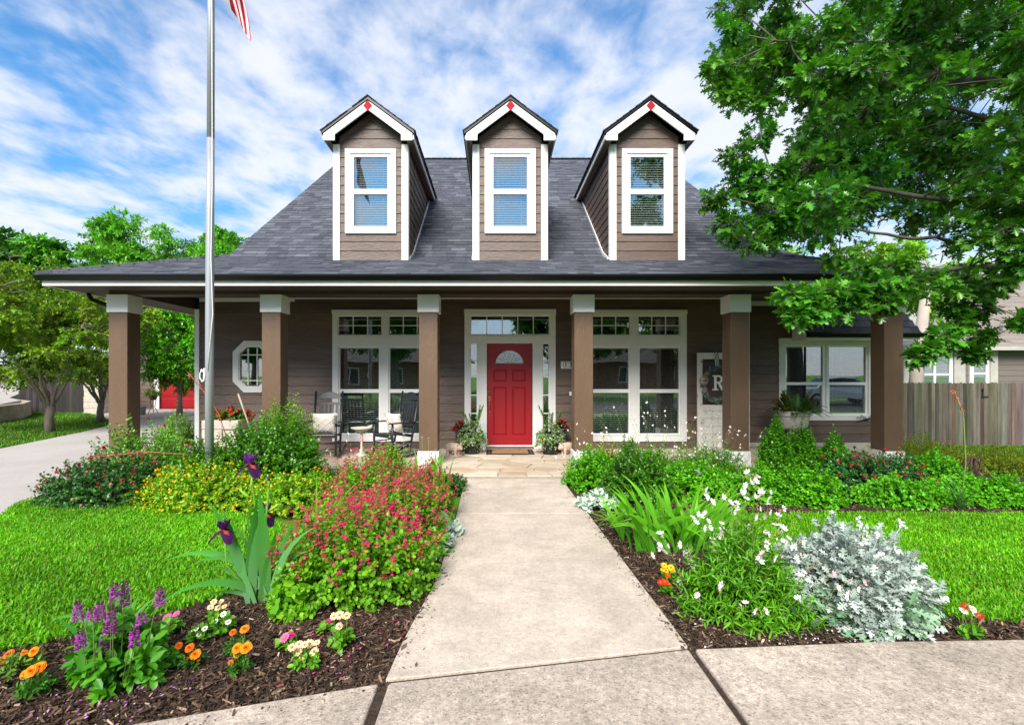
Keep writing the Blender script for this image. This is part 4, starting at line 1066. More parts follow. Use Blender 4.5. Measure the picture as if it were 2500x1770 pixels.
    m_ = MB(); cz = zr - .165; m_.prism([(xc, yk + .008, cz + .098), (xc - .083, yk + .008, cz), (xc, yk + .008, cz - .098), (xc + .083, yk + .008, cz)], (0, .03, 0)); m_.build('diamond_ornament', 'red_trim', dm)
for xc in DORM: dormer(xc)

# ---------------------------------------------------------- porch floor of flagstones
mb = MB(); mb.box(-6.55, 6.95, 8.10, YR + .1, -.15, ZP - .014); mb.box(-.78, 1.30, 7.46, 8.098, -.15, ZP - .014)
porch = struct(mb.build('porch_floor', 'grout'))
def clip(poly, a, b, c):
    out = []
    for i in range(len(poly)):
        p, q = poly[i], poly[(i + 1) % len(poly)]
        dp, dq = a * p[0] + b * p[1] - c, a * q[0] + b * q[1] - c
        if dp <= 0: out.append(p)
        if dp * dq < 0:
            t = dp / (dp - dq); out.append((p[0] + (q[0] - p[0]) * t, p[1] + (q[1] - p[1]) * t))
    return out
def flagstones(x0, x1, y0, y1, step, parent, cols):
    pts = []
    nx, ny = max(1, round((x1 - x0) / step)), max(1, round((y1 - y0) / (step * .8)))
    for i in range(nx):
        for j in range(ny):
            pts.append((x0 + (i + .5 + random.uniform(-.42, .42) + .25 * (j % 2)) * (x1 - x0) / nx, y0 + (j + .5 + random.uniform(-.36, .36)) * (y1 - y0) / ny))
    for i, p in enumerate(pts):
        poly = [(x0, y0), (x1, y0), (x1, y1), (x0, y1)]
        for j, q in enumerate(pts):
            if i == j: continue
            a, b = q[0] - p[0], q[1] - p[1]; L = math.hypot(a, b)
            if L > 2.2: continue
            a, b = a / L, b / L
            poly = clip(poly, a, b, a * (p[0] + q[0]) / 2 + b * (p[1] + q[1]) / 2 - .009)
            if len(poly) < 3: break
        if len(poly) < 3: continue
        z = ZP + random.uniform(-.003, .003)
        mb = MB(); mb.prism([(u, v, z) for u, v in poly], (0, 0, -.03))
        o = mb.build('flagstone', 'flagstone', parent, bevel=.004, seg=1)
        c = random.choice(cols); g = random.uniform(.9, 1.1); o.color = (c[0] * g, c[1] * g, c[2] * g, 1)
FC = [(.52, .43, .33), (.56, .48, .39), (.47, .36, .26), (.50, .42, .34), (.55, .46, .35)]
flagstones(-.775, 1.295, 7.465, 8.10, .42, porch, FC)
flagstones(-6.5, 6.9, 8.105, YW - .005, .52, porch, FC)
mb = MB()
for k in range(3): mb.box(-.95 - .03 * k, -.785, 7.75 + .02 * k, 8.09, -.05 + k * .032, -.022 + k * .032)
mb.build('step_edge', 'limestone', porch, bevel=.006)
# ================================================================== PLANT LIBRARY
def nrm(a): return a / (np.linalg.norm(a, axis=-1, keepdims=True) + 1e-9)
def rand_dirs(n):
    return nrm(rng.normal(0, 1, (n, 3)))
class Fol:
    """collects many small faces as numpy blocks"""
    def __init__(s): s.V = []; s.Fs = {}; s.C = []; s.n = 0
    def add(s, V, faces, C):
        for f in faces:
            f = np.asarray(f) + s.n; s.Fs.setdefault(f.shape[1], []).append(f)
        s.V.append(V); s.C.append(C); s.n += len(V)
    def scatter(s, T, pos, d, up, scale, col, wid=1.0, TC=None):
        """place template T=(verts, faces) at every pos with x axis d and z axis near up"""
        tv, tf = np.asarray(T[0], float), T[1]
        x = nrm(d); z = up - x * (up * x).sum(-1, keepdims=True); z = nrm(z); y = np.cross(z, x)
        n, k = len(pos), len(tv); sc = np.broadcast_to(np.asarray(scale, float), (n,))[:, None, None]; wd = np.broadcast_to(np.asarray(wid, float), (n,))[:, None, None]
        V = pos[:, None] + (tv[None, :, 0:1] * x[:, None] + tv[None, :, 1:2] * wd * y[:, None] + tv[None, :, 2:3] * z[:, None]) * sc
        C = np.repeat(np.broadcast_to(col, (n, 3))[:, None], k, 1)
        if TC is not None: C = C * np.asarray(TC)[None]
        base = (np.arange(n) * k)[:, None]
        groups = {}
        for f in tf: groups.setdefault(len(f), []).append(f)
        fs = [(base[:, None] + np.asarray(g)[None]).reshape(-1, kk) for kk, g in groups.items()]
        s.add(V.reshape(-1, 3), fs, C.reshape(-1, 3))
    def tubes(s, B, Cc, Tp, r0, r1, col, seg=3):
        """thin three-sided stems along quadratic curves"""
        n = len(B); ts = np.linspace(0, 1, seg + 1); rings = []
        ref = rand_dirs(n)
        for t in ts:
            p = bez(B, Cc, Tp, t); tg = nrm(bezd(B, Cc, Tp, t)); u = nrm(np.cross(tg, ref)); w = np.cross(tg, u)
            r = (np.asarray(r0) * (1 - t) + np.asarray(r1) * t); r = np.broadcast_to(r, (n,))[:, None]
            rings.append(np.stack([p + (u * math.cos(a) + w * math.sin(a)) * r for a in (0, 2.094, 4.189)], 1))
        V = np.stack(rings, 1).reshape(-1, 3); k = 3 * (seg + 1)
        f = [(i * 3 + j, i * 3 + (j + 1) % 3, (i + 1) * 3 + (j + 1) % 3, (i + 1) * 3 + j) for i in range(seg) for j in range(3)]
        fs = ((np.arange(n) * k)[:, None, None] + np.asarray(f)[None]).reshape(-1, 4)
        s.add(V, [fs], np.repeat(np.broadcast_to(col, (n, 3)), k, 0))
    def build(s, name, m, parent=None, kind='stuff', smooth=False, label=None):
        off = np.array(wloc(parent)) if parent else np.zeros(3)
        V = np.concatenate(s.V) - off; C = np.concatenate(s.C)
        me = np_mesh(name, V, [np.concatenate(f) for f in s.Fs.values()], C, smooth)
        return link(name, me, m, parent, kind=kind, label=label)
def bez(a, b, c, t):
    t = t if np.isscalar(t) else np.asarray(t)[..., None]
    return a * (1 - t) ** 2 + b * 2 * t * (1 - t) + c * t ** 2
def bezd(a, b, c, t):
    t = t if np.isscalar(t) else np.asarray(t)[..., None]
    return (b - a) * 2 * (1 - t) + (c - b) * 2 * t
def mixcol(a, b, k): k = np.asarray(k)[:, None]; return np.array(a) * (1 - k) + np.array(b) * k

LEAF2 = ([(0, 0, 0), (.5, .5, .10), (1, 0, -.04), (.5, -.5, .10)], [(0, 2, 1), (0, 3, 2)])
LEAF6 = ([(0, 0, 0), (.28, .40, .07), (.68, .38, .05), (1, 0, -.08), (.68, -.38, .05), (.28, -.40, .07)], [(0, 3, 2, 1), (0, 5, 4, 3)])
PETAL = ([(0, 0, 0), (.6, .42, .06), (1, .22, .02), (1, -.22, .02), (.6, -.42, .06)], [(0, 4, 1), (1, 4, 3, 2)])
def lobed(prof):
    """leaf of two halves folded along the midrib; prof = list of (x, half width)"""
    n = len(prof); v = [(0, 0, 0)] + [(x, w, .12 * w) for x, w in prof] + [(1, 0, -.06)]
    tip = n + 1; v2 = [(x, -w, .12 * w) for x, w in prof]
    v += v2
    return v, [tuple([0, tip] + list(range(n, 0, -1))), tuple([0] + list(range(n + 2, 2 * n + 2)) + [tip])]
OAK = lobed([(.24, .05), (.20, .28), (.36, .08), (.46, .45), (.56, .10), (.74, .36), (.77, .10), (.90, .15)])
DUSTY = lobed([(.20, .04), (.24, .18), (.34, .16), (.34, .05), (.44, .06), (.50, .30), (.60, .25), (.56, .08), (.66, .09), (.76, .30), (.84, .20), (.80, .09), (.92, .12)])
IVY = lobed([(.02, .30), (.12, .42), (.30, .26), (.48, .44), (.62, .20), (.8, .1)])

def dome(c, rx, ry, h, n, lump=.14, root=.3, fill=(.82, 1.04), min_el=-.08, arch=.12, z0=-.02, seed=0, pw=1.0):
    """n stems from the foot of a mound to points on its uneven surface"""
    c = np.array([c[0], c[1], z0]); az = rng.uniform(0, 2 * np.pi, n); se = rng.uniform(min_el, 1, n) ** 1.0
    ce = np.sqrt(1 - np.clip(se, -1, 1) ** 2) ** pw
    bump = 1 + lump * (np.sin(az * 3 + seed * 1.7 + 2.2 * se) * .55 + np.sin(az * 5 - seed + 5 * se) * .45 + .6 * np.sin(az * 2 + seed * 3) * se)
    r = rng.uniform(*fill, n) * bump
    tip = c + np.stack([rx * np.cos(az) * ce, ry * np.sin(az) * ce, h * np.maximum(se, -.02) + .03], 1) * r[:, None]
    base = c + np.stack([rx * np.cos(az) * root * rng.random(n), ry * np.sin(az) * root * rng.random(n), np.zeros(n)], 1)
    ctrl = base * .45 + tip * .55 + np.array([0, 0, 1.0]) * (arch * h * rng.uniform(.4, 1.6, n))[:, None]
    return base, ctrl, tip
def foliage(fol, S, m, T, L, wid, cdark, clight, t0=.35, ang=(.95, .25), upmix=.6, pwr=1.0, tipl=.25, jl=.25):
    """m leaves along every stem of S=(base, ctrl, tip)"""
    B, Cc, Tp = S; n = len(B)
    t = (t0 + (1 - t0) * ((np.arange(m) + rng.random((n, m))) / m) ** pwr)
    b, c, e = B[:, None], Cc[:, None], Tp[:, None]
    pos = bez(b, c, e, t).reshape(-1, 3); tg = nrm(bezd(b, c, e, t)).reshape(-1, 3); N = n * m
    ph = rng.uniform(0, 6.28, n)[:, None] + np.arange(m)[None] * 2.4 + rng.normal(0, .3, (n, m)); ph = ph.ravel()
    ref = np.where(np.abs(tg[:, 2:3]) < .9, np.array([[0, 0, 1.0]]), np.array([[1.0, 0, 0]]))
    u = nrm(np.cross(tg, ref)); w = np.cross(tg, u)
    rad = u * np.cos(ph)[:, None] + w * np.sin(ph)[:, None]
    a = rng.normal(*ang, N)[:, None]
    d = tg * np.cos(a) + rad * np.sin(a)
    up = tg * (1 - upmix) + np.array([0, 0, 1.0]) * upmix + rand_dirs(N) * .35
    sc = L * rng.uniform(1 - jl, 1 + jl, N)
    k = np.clip(rng.beta(1.6, 1.6, N) + tipl * (t.ravel() - .7), 0, 1)
    fol.scatter(T, pos, d, up, sc, mixcol(cdark, clight, k), wid)
def wooden(fol, S, r, col, seg=2):
    k = slice(None, None, 3 if len(S[0]) > 150 else 1); fol.tubes(S[0][k], S[1][k], S[2][k], r, r * .4, np.array(col), seg)

def make_thing(name, label, cat, x, y, z=-.03, group=None): return thing(name, label, cat, (x, y, z), group)

# ---- blades of sword-shaped leaves, each a piece of its own
def blade_mesh(L, Wd, bend, twist, c0, c1, seg=7, fold=.25, fan=False):
    v = []; f = []; c = []
    for i in range(seg + 1):
        t = i / seg; w = Wd * (1 - t ** 3.2) * (.72 + .55 * math.sin(math.pi * min(t * 1.15, 1))) + .0008
        th = bend * t ** 1.8
        x = L * (t - .0) * math.sin(th) * .9; z = L * t * math.cos(th * .75)
        a = twist * t
        for s in (-1, 0, 1):
            if fan:                      # sword leaf whose flat side lies in the plane of the fan
                hd = th * 1.5; v.append((x + s * w * .5 * math.cos(hd) * math.cos(a), s * w * .5 * math.sin(a) - (0 if s else fold * w * .2), z - s * w * .5 * math.sin(hd)))
            else:
                v.append((x + s * w * .5 * math.sin(a) - (0 if s else fold * w * .25), s * w * .5 * math.cos(a), z))
            g = t; c.append([c0[j] * (1 - g) + c1[j] * g for j in range(3)])
    for i in range(seg):
        for k in (0, 1): f.append((i * 3 + k, i * 3 + k + 1, (i + 1) * 3 + k + 1, (i + 1) * 3 + k))
    return np_mesh('leaf', np.array(v), [np.array(f)], np.array(c), True)
def place_blade(me, m, parent, p, az, lean, scale=1.0, name='leaf'):
    o = link(name, me, m, parent); o.location = Vector(p) - wloc(parent); o.rotation_euler = (0, lean, az); o.scale = (scale,) * 3
    return o

# ---- flower heads as meshes that many copies share
def head_mesh(name, rings, centre, cc, cup=0.0):
    """rings: (count, r_in, length, width, tilt, colour); centre: (radius, height)"""
    mb = MB()
    for cnt, r0, ln, wd, tilt, colr in rings:
        for k in range(cnt):
            a = 2 * math.pi * (k + random.uniform(-.15, .15)) / cnt; l = ln * random.uniform(.9, 1.1); ti = tilt + random.uniform(-.12, .12)
            ca, sa, ct, st_ = math.cos(a), math.sin(a), math.cos(ti), math.sin(ti); g = random.uniform(.86, 1.1)
            mb.col = tuple(min(1, q * g) for q in colr)
            pts = []
            for (x, y, z) in [(0, 0, 0), (.55, .46, .05), (.92, .3, -.02), (1, 0, -.05), (.92, -.3, -.02), (.55, -.46, .05), (.6, 0, 0)]:
                rr = r0 + x * l * ct; zz = x * l * st_ + z * l; yy = y * wd
                pts.append((rr * ca - yy * sa, rr * sa + yy * ca, zz))
            mb.add(pts, [(0, 6, 1), (1, 6, 3, 2), (0, 5, 6), (6, 5, 4, 3)])
    if centre:
        mb.col = cc; mb.ellipsoid((0, 0, centre[1] * .3), (centre[0], centre[0], centre[1]), 10, 6)
    me = bpy.data.meshes.new(name); me.from_pydata(mb.v, [], mb.f); me.polygons.foreach_set('use_smooth', mb.sm)
    while len(mb.c) < len(mb.v): mb.c.append((1, 1, 1))
    at = me.color_attributes.new('Col', 'FLOAT_COLOR', 'POINT'); at.data.foreach_set('color', np.concatenate([np.array(mb.c), np.ones((len(mb.c), 1))], 1).ravel())
    me.materials.append(M['petal']); me.update(); return me
def place(me, parent, p, nrm_dir=(0, 0, 1), scale=1.0, name='flower', m='petal'):
    o = link(name, me, m, parent); o.location = Vector(p) - wloc(parent)
    q = Vector(nrm_dir).to_track_quat('Z', 'Y'); o.rotation_euler = (q @ Matrix.Rotation(random.uniform(0, 6.28), 4, 'Z').to_quaternion()).to_euler()
    o.scale = (scale,) * 3
    return o
# ================================================================== GARDEN
LG, LL = (.035, .13, .006), (.17, .40, .012)
# ---- pink salvia mounds
def salvia(x, y, rx, ry, h, label, n, seed, nf, lo=(.06, .23, .008), hi=(.22, .50, .012), L=.030):
    t = make_thing('pink_salvia', label, 'shrub', x, y, group=None)
    f = Fol(); S = dome((x, y), rx, ry, h, n, seed=seed, lump=.12, root=.35)
    foliage(f, S, 17, LEAF6, L, .95, lo, hi, t0=.38, ang=(.95, .25)); f.build('foliage', 'leaf', t)
    f = Fol(); wooden(f, S, .0022, (.10, .13, .03)); f.build('stems', 'stem', t)
    # flower wands above the leaves
    wz = np.clip(S[2][:, 2] / h, .04, 1) ** 1.6; k = rng.choice(n, min(n, nf), replace=False, p=wz / wz.sum()); tip = S[2][k]; tip = tip[tip[:, 2] > .14]; m = len(tip)
    d = nrm(np.stack([rng.normal(0, .35, m), rng.normal(0, .35, m), np.ones(m)], 1) + (tip - np.array([x, y, .1])) * .35); ln = rng.uniform(.05, .14, m)
    e = tip + d * ln[:, None]
    f = Fol(); f.tubes(tip, (tip + e) / 2 + rng.normal(0, .006, (m, 3)), e, .0013, .0008, np.array((.22, .14, .06)), 2); f.build('flower_stalk', 'stem', t)
    f = Fol(); q = 7
    tt = rng.uniform(.25, 1.05, (m, q)); pos = (tip[:, None] + (e - tip)[:, None] * tt[..., None]).reshape(-1, 3); N = len(pos)
    az = rng.uniform(0, 6.28, N); dd = np.stack([np.cos(az), np.sin(az), rng.uniform(-.1, .5, N)], 1)
    col = mixcol((.56, .003, .065), (.74, .02, .19), rng.random(N)); sc = rng.uniform(.016, .028, N)
    LIP = ([(0, .05, 0), (0, -.05, 0), (.5, .09, .07), (.5, -.09, .07), (.62, .42, -.12), (1.0, .30, -.30), (1.0, -.30, -.30), (.62, -.42, -.12), (.72, 0, .22)], [(0, 1, 3, 2), (2, 3, 7, 4), (4, 7, 6, 5), (2, 8, 3)])
    f.scatter(LIP, pos, dd, np.tile([0, 0, 1.0], (N, 1)), sc, col)
    f.build('blossom', 'petal', t)
    return t
salvia(-1.03, 3.72, .60, .58, .56, 'broad mound of pink flowering salvia beside the walkway mulch', 820, 1, 330)
salvia(-.82, 4.45, .45, .45, .60, 'pink salvia mound between the front mound and the silver lambs ear', 520, 2, 230)
salvia(-1.25, 5.15, .62, .50, .70, 'tall pink salvia close in front of the porch chairs', 500, 3, 250)
salvia(-.72, 5.35, .30, .40, .56, 'narrow pink salvia beside the upright iris leaves near the step', 220, 4, 120)
# broad-leaved seedling in front of the salvia
t = make_thing('young_salvia', 'low light green plant with broad leaves at the foot of the pink salvia', 'plant', *G(710, 1490)[:2])
f = Fol(); c = G(710, 1490); S = dome((c[0], c[1]), .17, .14, .15, 34, root=.2, seed=3); foliage(f, S, 6, LEAF6, .06, 1.05, (.08, .28, .01), (.2, .46, .015), t0=.4); f.build('foliage', 'leaf', t)

# ---- boxwoods and other leafy mounds
def leafy(name, label, x, y, rx, ry, h, n, m, L, wid, lo, hi, seed=0, lump=.14, T=LEAF2, t0=.4, z=-.03, root=.3, min_el=-.08, mtl='leaf', group=None, cat='shrub', pw=1.0, stems=True, arch=.12, fill=(.82, 1.04), parent=None, tipl=.25, upmix=.6, leafang=(.95, .25)):
    t = parent or make_thing(name, label, cat, x, y, z, group)
    f = Fol(); S = dome((x, y), rx, ry, h, n, seed=seed, lump=lump, root=root, min_el=min_el, pw=pw, arch=arch, fill=fill, z0=z)
    foliage(f, S, m, T, L, wid, lo, hi, t0=t0, tipl=tipl, upmix=upmix, ang=leafang); f.build('foliage', mtl, t)
    if stems: f = Fol(); wooden(f, S, .003, (.09, .07, .04)); f.build('stems', 'stem', t)
    return t, S
BX0, BX1 = (.026, .125, .006), (.105, .33, .008)
leafy('boxwood', 'big rounded dark green boxwood beside the flagpole', -2.95, 6.55, .78, .65, .98, 1500, 26, .034, .8, BX0, BX1, seed=2, lump=.16, mtl='leaf_gloss')
leafy('boxwood', 'lower boxwood lobe wrapped round the foot of the flagpole', -3.72, 6.42, .50, .48, .66, 850, 24, .034, .8, BX0, BX1, seed=5, mtl='leaf_gloss')
t, S = leafy('boxwood', 'young lime green boxwood with upright shoots behind the big boxwood', -3.15, 7.35, .55, .4, 1.10, 700, 20, .036, .75, (.07, .22, .008), (.26, .46, .015), seed=7, lump=.22, arch=.05)
leafy('boxwood', 'small light green boxwood in front of the column by the chairs', -1.42, 6.6, .42, .4, .62, 520, 20, .032, .75, (.08, .24, .008), (.26, .46, .015), seed=1)
leafy('boxwood', 'low dark boxwood between the walkway iris and the porch step', -.62, 6.75, .26, .3, .22, 160, 14, .032, .8, (.015, .07, .01), (.06, .2, .02), seed=3)
leafy('boxwood', 'dark feathery boxwood behind the large iris clump', 1.72, 6.15, .48, .45, .66, 850, 24, .032, .75, BX0, (.085, .27, .01), seed=4, lump=.2, mtl='leaf_gloss')
for i, (x_, y_, h_, r_, lb) in enumerate([(4.03, 7.15, .92, .30, 'tallest pointed boxwood in front of the washtub stool'), (4.48, 7.25, .80, .30, 'middle pointed boxwood in front of the washtub stool'), (4.90, 7.2, .70, .30, 'shortest pointed boxwood in front of the washtub stool')]):
    leafy('pointed_boxwood', lb, x_, y_, r_, r_ * .9, h_, 700, 22, .034, .8, (.035, .18, .006), (.13, .42, .01), seed=i + 2, lump=.12, pw=1.5, mtl='leaf_gloss', arch=.0)
# ---- yellow lantana
t, S = leafy('lantana', 'spreading lantana covered in small yellow flowers along the lawn edge', -3.45, 6.05, .95, .52, .50, 1000, 15, .036, .75, (.09, .26, .008), (.30, .54, .012), seed=3, lump=.10)
def dots(t, pts, r, c0, c1, n, name='blossom', squash=.75, lift=.01, sub=1, jit=0.0):
    """small clustered flower heads"""
    k = rng.choice(len(pts), n, replace=n > len(pts)); p = pts[k] + np.array([0, 0, lift]) + rng.normal(0, jit, (n, 3)) if jit else pts[k] + np.array([0, 0, lift])
    f = Fol(); q = 9
    pos = np.repeat(p, q, 0) + rand_dirs(n * q) * (r * .55); d = nrm(pos - np.repeat(p, q, 0) + np.array([0, 0, .3 * r])); 
    col = np.repeat(mixcol(c0, c1, rng.random(n)), q, 0) * rng.uniform(.85, 1.15, (n * q, 1))
    f.scatter(([(-.6, -.6, 0), (.6, -.6, 0), (.75, .6, .1), (-.6, .7, -.05)], [(0, 1, 2, 3)]), pos, np.cross(d, rand_dirs(n * q)), d, r * .62, col); f.build(name, 'petal', t)
dots(t, S[2][(S[2][:, 1] < 6.2) | (S[2][:, 2] > .3)], .017, (.78, .36, .004), (.88, .58, .01), 260)
t, S = leafy('lantana', 'lantana with yellow flowers reaching from the lawn to the purple iris', -2.35, 5.85, .55, .45, .40, 480, 14, .036, .75, (.09, .26, .008), (.30, .54, .012), seed=6)
dots(t, S[2], .017, (.78, .36, .004), (.88, .58, .01), 120)
# ---- roses
def rose(x, y, rx, ry, h, label, n, seed, nf, lo=(.012, .062, .014), hi=(.06, .20, .02), m=15):
    t, S = leafy('rose_bush', label, x, y, rx, ry, h, n, m, .036, .85, lo, hi, seed=seed, lump=.15, T=LEAF6, mtl='leaf_gloss')
    s = S[2]; dots(t, s[s[:, 2] > .12], .026, (.36, .004, .02), (.52, .012, .04), nf); dots(t, s, .022, (.50, .16, .12), (.55, .3, .2), nf // 2, name='faded_blossom')
    return t
rose(-4.85, 6.25, .80, .62, .55, 'low dark leaved rose bush with red blooms at the corner of the driveway', 620, 2, 46)
rose(-5.0, 7.15, .85, .55, .86, 'taller light green rose bush with red blooms in front of the corner column', 560, 5, 26, lo=(.05, .17, .01), hi=(.17, .42, .02))
rose(-4.05, 7.05, .5, .45, .62, 'dark rose bush behind the yellow lantana', 260, 8, 14)
rose(5.15, 6.75, .75, .45, .52, 'low rose bush with small red blooms in front of the porch end', 520, 3, 60, lo=(.012, .07, .018), hi=(.06, .22, .04))
# ---- broad green herb mounds of the right bed
for i, (x_, y_, rx_, ry_, h_, lb) in enumerate([(1.35, 7.0, .42, .45, .50, 'light green herb mound at the porch step beside the walkway'), (2.55, 6.5, .55, .35, .42, 'bright green herb mound behind the large iris clump'), (3.3, 6.25, .5, .35, .40, 'bright green herb mound in front of the leaning door'),
                                                (3.85, 6.05, .42, .3, .42, 'bright green herb mound in front of the tallest pointed boxwood'), (4.9, 6.05, .62, .30, .30, 'low spreading herb in front of the red rose'), (5.95, 6.05, .65, .32, .32, 'low spreading herb beside the red yucca'), (6.15, 7.0, .5, .4, .46, 'leafy green herb between the red rose and the horseshoe sculpture'), (2.05, 7.25, .5, .3, .46, 'green herb mound under the white window trim')]):
    leafy('herb_mound', lb, x_, y_, rx_, ry_, h_, int(1000 * rx_), 17, .034, .85, (.045, .24, .006), (.16, .52, .012), seed=i, T=LEAF6, lump=.18, cat='plant')
leafy('golden_juniper', 'yellow green spreading shrub before the weathered fence', 7.3, 8.6, 1.0, .7, .55, 700, 18, .035, .4, (.11, .19, .006), (.32, .40, .015), seed=2, lump=.2, z=-.1)
leafy('golden_juniper', 'low yellow green shrub behind the horseshoe sculpture', 8.35, 8.3, .8, .6, .38, 420, 18, .035, .4, (.11, .19, .006), (.30, .38, .015), seed=6, lump=.2, z=-.1)
leafy('yellow_spirea', 'small yellow tipped shrub beside the column at the porch step', 1.62, 7.35, .28, .25, .60, 150, 14, .034, .7, (.22, .28, .015), (.50, .46, .06), seed=6, lump=.2)
t, S = leafy('plumbago', 'white flowered light green shrub at the house corner', -6.72, 10.6, .45, .5, .80, 380, 15, .04, .6, (.07, .24, .015), (.26, .48, .05), seed=3)
dots(t, S[2], .02, (.7, .72, .75), (.8, .8, .8), 30)

# ---- lamb's ear and dusty miller
def lambs(x, y, r, h, label, n, seed):
    leafy('lambs_ear', label, x, y, r, r, h, n, 7, .085, .50, (.30, .42, .32), (.56, .66, .55), seed=seed, T=LEAF6, mtl='leaf_silver', cat='plant', t0=.4, root=.5, stems=False)
lambs(-.56, 4.85, .22, .17, 'silver lambs ear spilling on to the walkway from the pink salvia', 46, 1)
lambs(-.52, 4.45, .17, .14, 'smaller silver lambs ear at the walkway edge below the salvia', 34, 3)
lambs(1.22, 5.85, .26, .17, 'silver lambs ear at the walkway edge across from the salvia', 46, 2)
dmx, dmy = 2.40, 3.38
t = make_thing('dusty_miller', 'big silver white dusty miller with lobed leaves beside the front pavement', 'shrub', dmx, dmy)
S = dome((dmx, dmy), .53, .43, .47, 420, seed=4, lump=.14, root=.35)
f = Fol(); foliage(f, S, 13, DUSTY, .078, .95, (.18, .26, .20), (.50, .56, .52), t0=.35, ang=(.75, .22)); f.build('foliage', 'leaf_silver', t)
f = Fol(); wooden(f, S, .0035, (.5, .55, .5)); f.build('stems', 'stem', t)
S2 = dome((dmx - .05, dmy - .12), .42, .34, .22, 80, seed=2, lump=.1, root=.4)
f = Fol(); foliage(f, S2, 7, DUSTY, .10, 1.15, (.10, .24, .10), (.30, .42, .30), t0=.4, ang=(.8, .2)); f.build('lower_foliage', 'leaf_silver', t)
n = 9; ang_ = rng.uniform(0, 6.28, n); rr = rng.uniform(.15, .5, n)
B = np.stack([dmx + rr * .3 * np.cos(ang_), dmy + rr * .3 * np.sin(ang_), np.full(n, .05)], 1); Tp = np.stack([dmx + rr * np.cos(ang_), dmy + rr * .75 * np.sin(ang_), rng.uniform(.36, .54, n)], 1); Cc = (B + Tp) / 2 + np.array([0, 0, .05])
f = Fol(); f.tubes(B, Cc, Tp, .006, .0035, np.array((.46, .50, .46)), 4); f.build('flower_stalk', 'stem', t)
f = Fol(); pos = np.repeat(Tp, 12, 0) + rng.normal(0, .016, (n * 12, 3)); f.scatter(LEAF6, pos, rand_dirs(n * 12) + np.array([0, 0, .6]), rand_dirs(n * 12), .022, np.array((.74, .76, .72)), 1.0); f.build('bud_cluster', 'leaf_silver', t)

# ---- gaura: airy wands with white butterfly flowers
GF = ([(0, 0, 0)] + [p for a in (-1.0, -.35, .35, 1.0) for p in ((.5 * math.cos(a) - .27 * math.sin(a), .5 * math.sin(a) + .27 * math.cos(a), .1), (1.0 * math.cos(a), 1.0 * math.sin(a), .22), (.5 * math.cos(a) + .27 * math.sin(a), .5 * math.sin(a) - .27 * math.cos(a), .1))] + [(-.2, .03, -.3), (-.75, 0, -.55), (-.2, -.03, -.3)],
      [(0, 3, 2, 1), (0, 6, 5, 4), (0, 9, 8, 7), (0, 12, 11, 10), (0, 13, 14, 15)])
def gaura(x, y, rx, ry, h, label, n, seed, nw, wand=(.25, .55), lean=(0, 0), fs=(.016, .027)):
    t, S = leafy('gaura', label, x, y, rx, ry, h, n, 15, .060, .22, (.045, .20, .006), (.16, .44, .012), seed=seed, lump=.2, T=LEAF6, cat='plant', root=.25, arch=.02)
    k = rng.choice(len(S[2]), nw, replace=False); tip = S[2][k]; m = nw
    d = nrm((tip - np.array([x, y, -.15])) * np.array([1, 1, .9]) + np.array([lean[0], lean[1], .32]) + rng.normal(0, .12, (m, 3))); ln = rng.uniform(*wand, m)
    e = tip + d * ln[:, None]; e[:, 2] = np.maximum(e[:, 2], .06); cc_ = (tip + e) / 2 + np.array([0, 0, 1.0]) * (ln * .12)[:, None]
    f = Fol(); f.tubes(tip, cc_, e, .0016, .0009, np.array((.16, .24, .05)), 4)
    f.build('wand', 'stem', t)
    f = Fol(); tb = rng.uniform(.55, 1, (m, 7)); pb = bez(tip[:, None], cc_[:, None], e[:, None], tb).reshape(-1, 3); db = rand_dirs(len(pb)) + np.array([0, 0, .6])
    f.scatter(LEAF2, pb, db, rand_dirs(len(pb)), .016, np.array((.45, .24, .12)), .3); f.build('bud', 'stem', t)
    f = Fol(); q = 4; tb = rng.uniform(.45, .99, (m, q)); keep = rng.random((m, q)) < .6; pb = bez(tip[:, None], cc_[:, None], e[:, None], tb)[keep]
    N = len(pb); col = mixcol((.80, .74, .75), (.88, .88, .87), rng.random(N)); col[rng.random(N) < .06] = (.75, .45, .5)
    az = rng.uniform(0, 6.28, N); dd = np.stack([np.cos(az), np.sin(az), rng.uniform(.1, .8, N)], 1)
    f.scatter(GF, pb, dd, np.stack([rng.normal(0, .4, N), -np.ones(N), rng.normal(.2, .3, N)], 1), rng.uniform(*fs, N), col); f.build('blossom', 'petal', t)
    return t
gaura(1.64, 3.30, .40, .36, .54, 'large gaura with arching wands of white flowers beside the silver shrub', 360, 2, 62, wand=(.15, .45), lean=(.12, .0), fs=(.023, .036))
gaura(2.35, 7.3, .75, .40, .52, 'white flowered gaura in front of the window next to the leaning door', 330, 3, 64, wand=(.25, .75))
gaura(3.25, 7.45, .6, .35, .50, 'white flowered gaura in front of the column by the leaning door', 240, 4, 44, wand=(.25, .70))
gaura(1.55, 7.35, .35, .3, .45, 'small gaura with white wands leaning over the porch step', 110, 6, 14, wand=(.3, .6), lean=(-.2, 0))
gaura(-2.05, 7.1, .35, .3, .30, 'thin gaura sprays in front of the slatted rocking chair', 60, 7, 9, wand=(.3, .6))

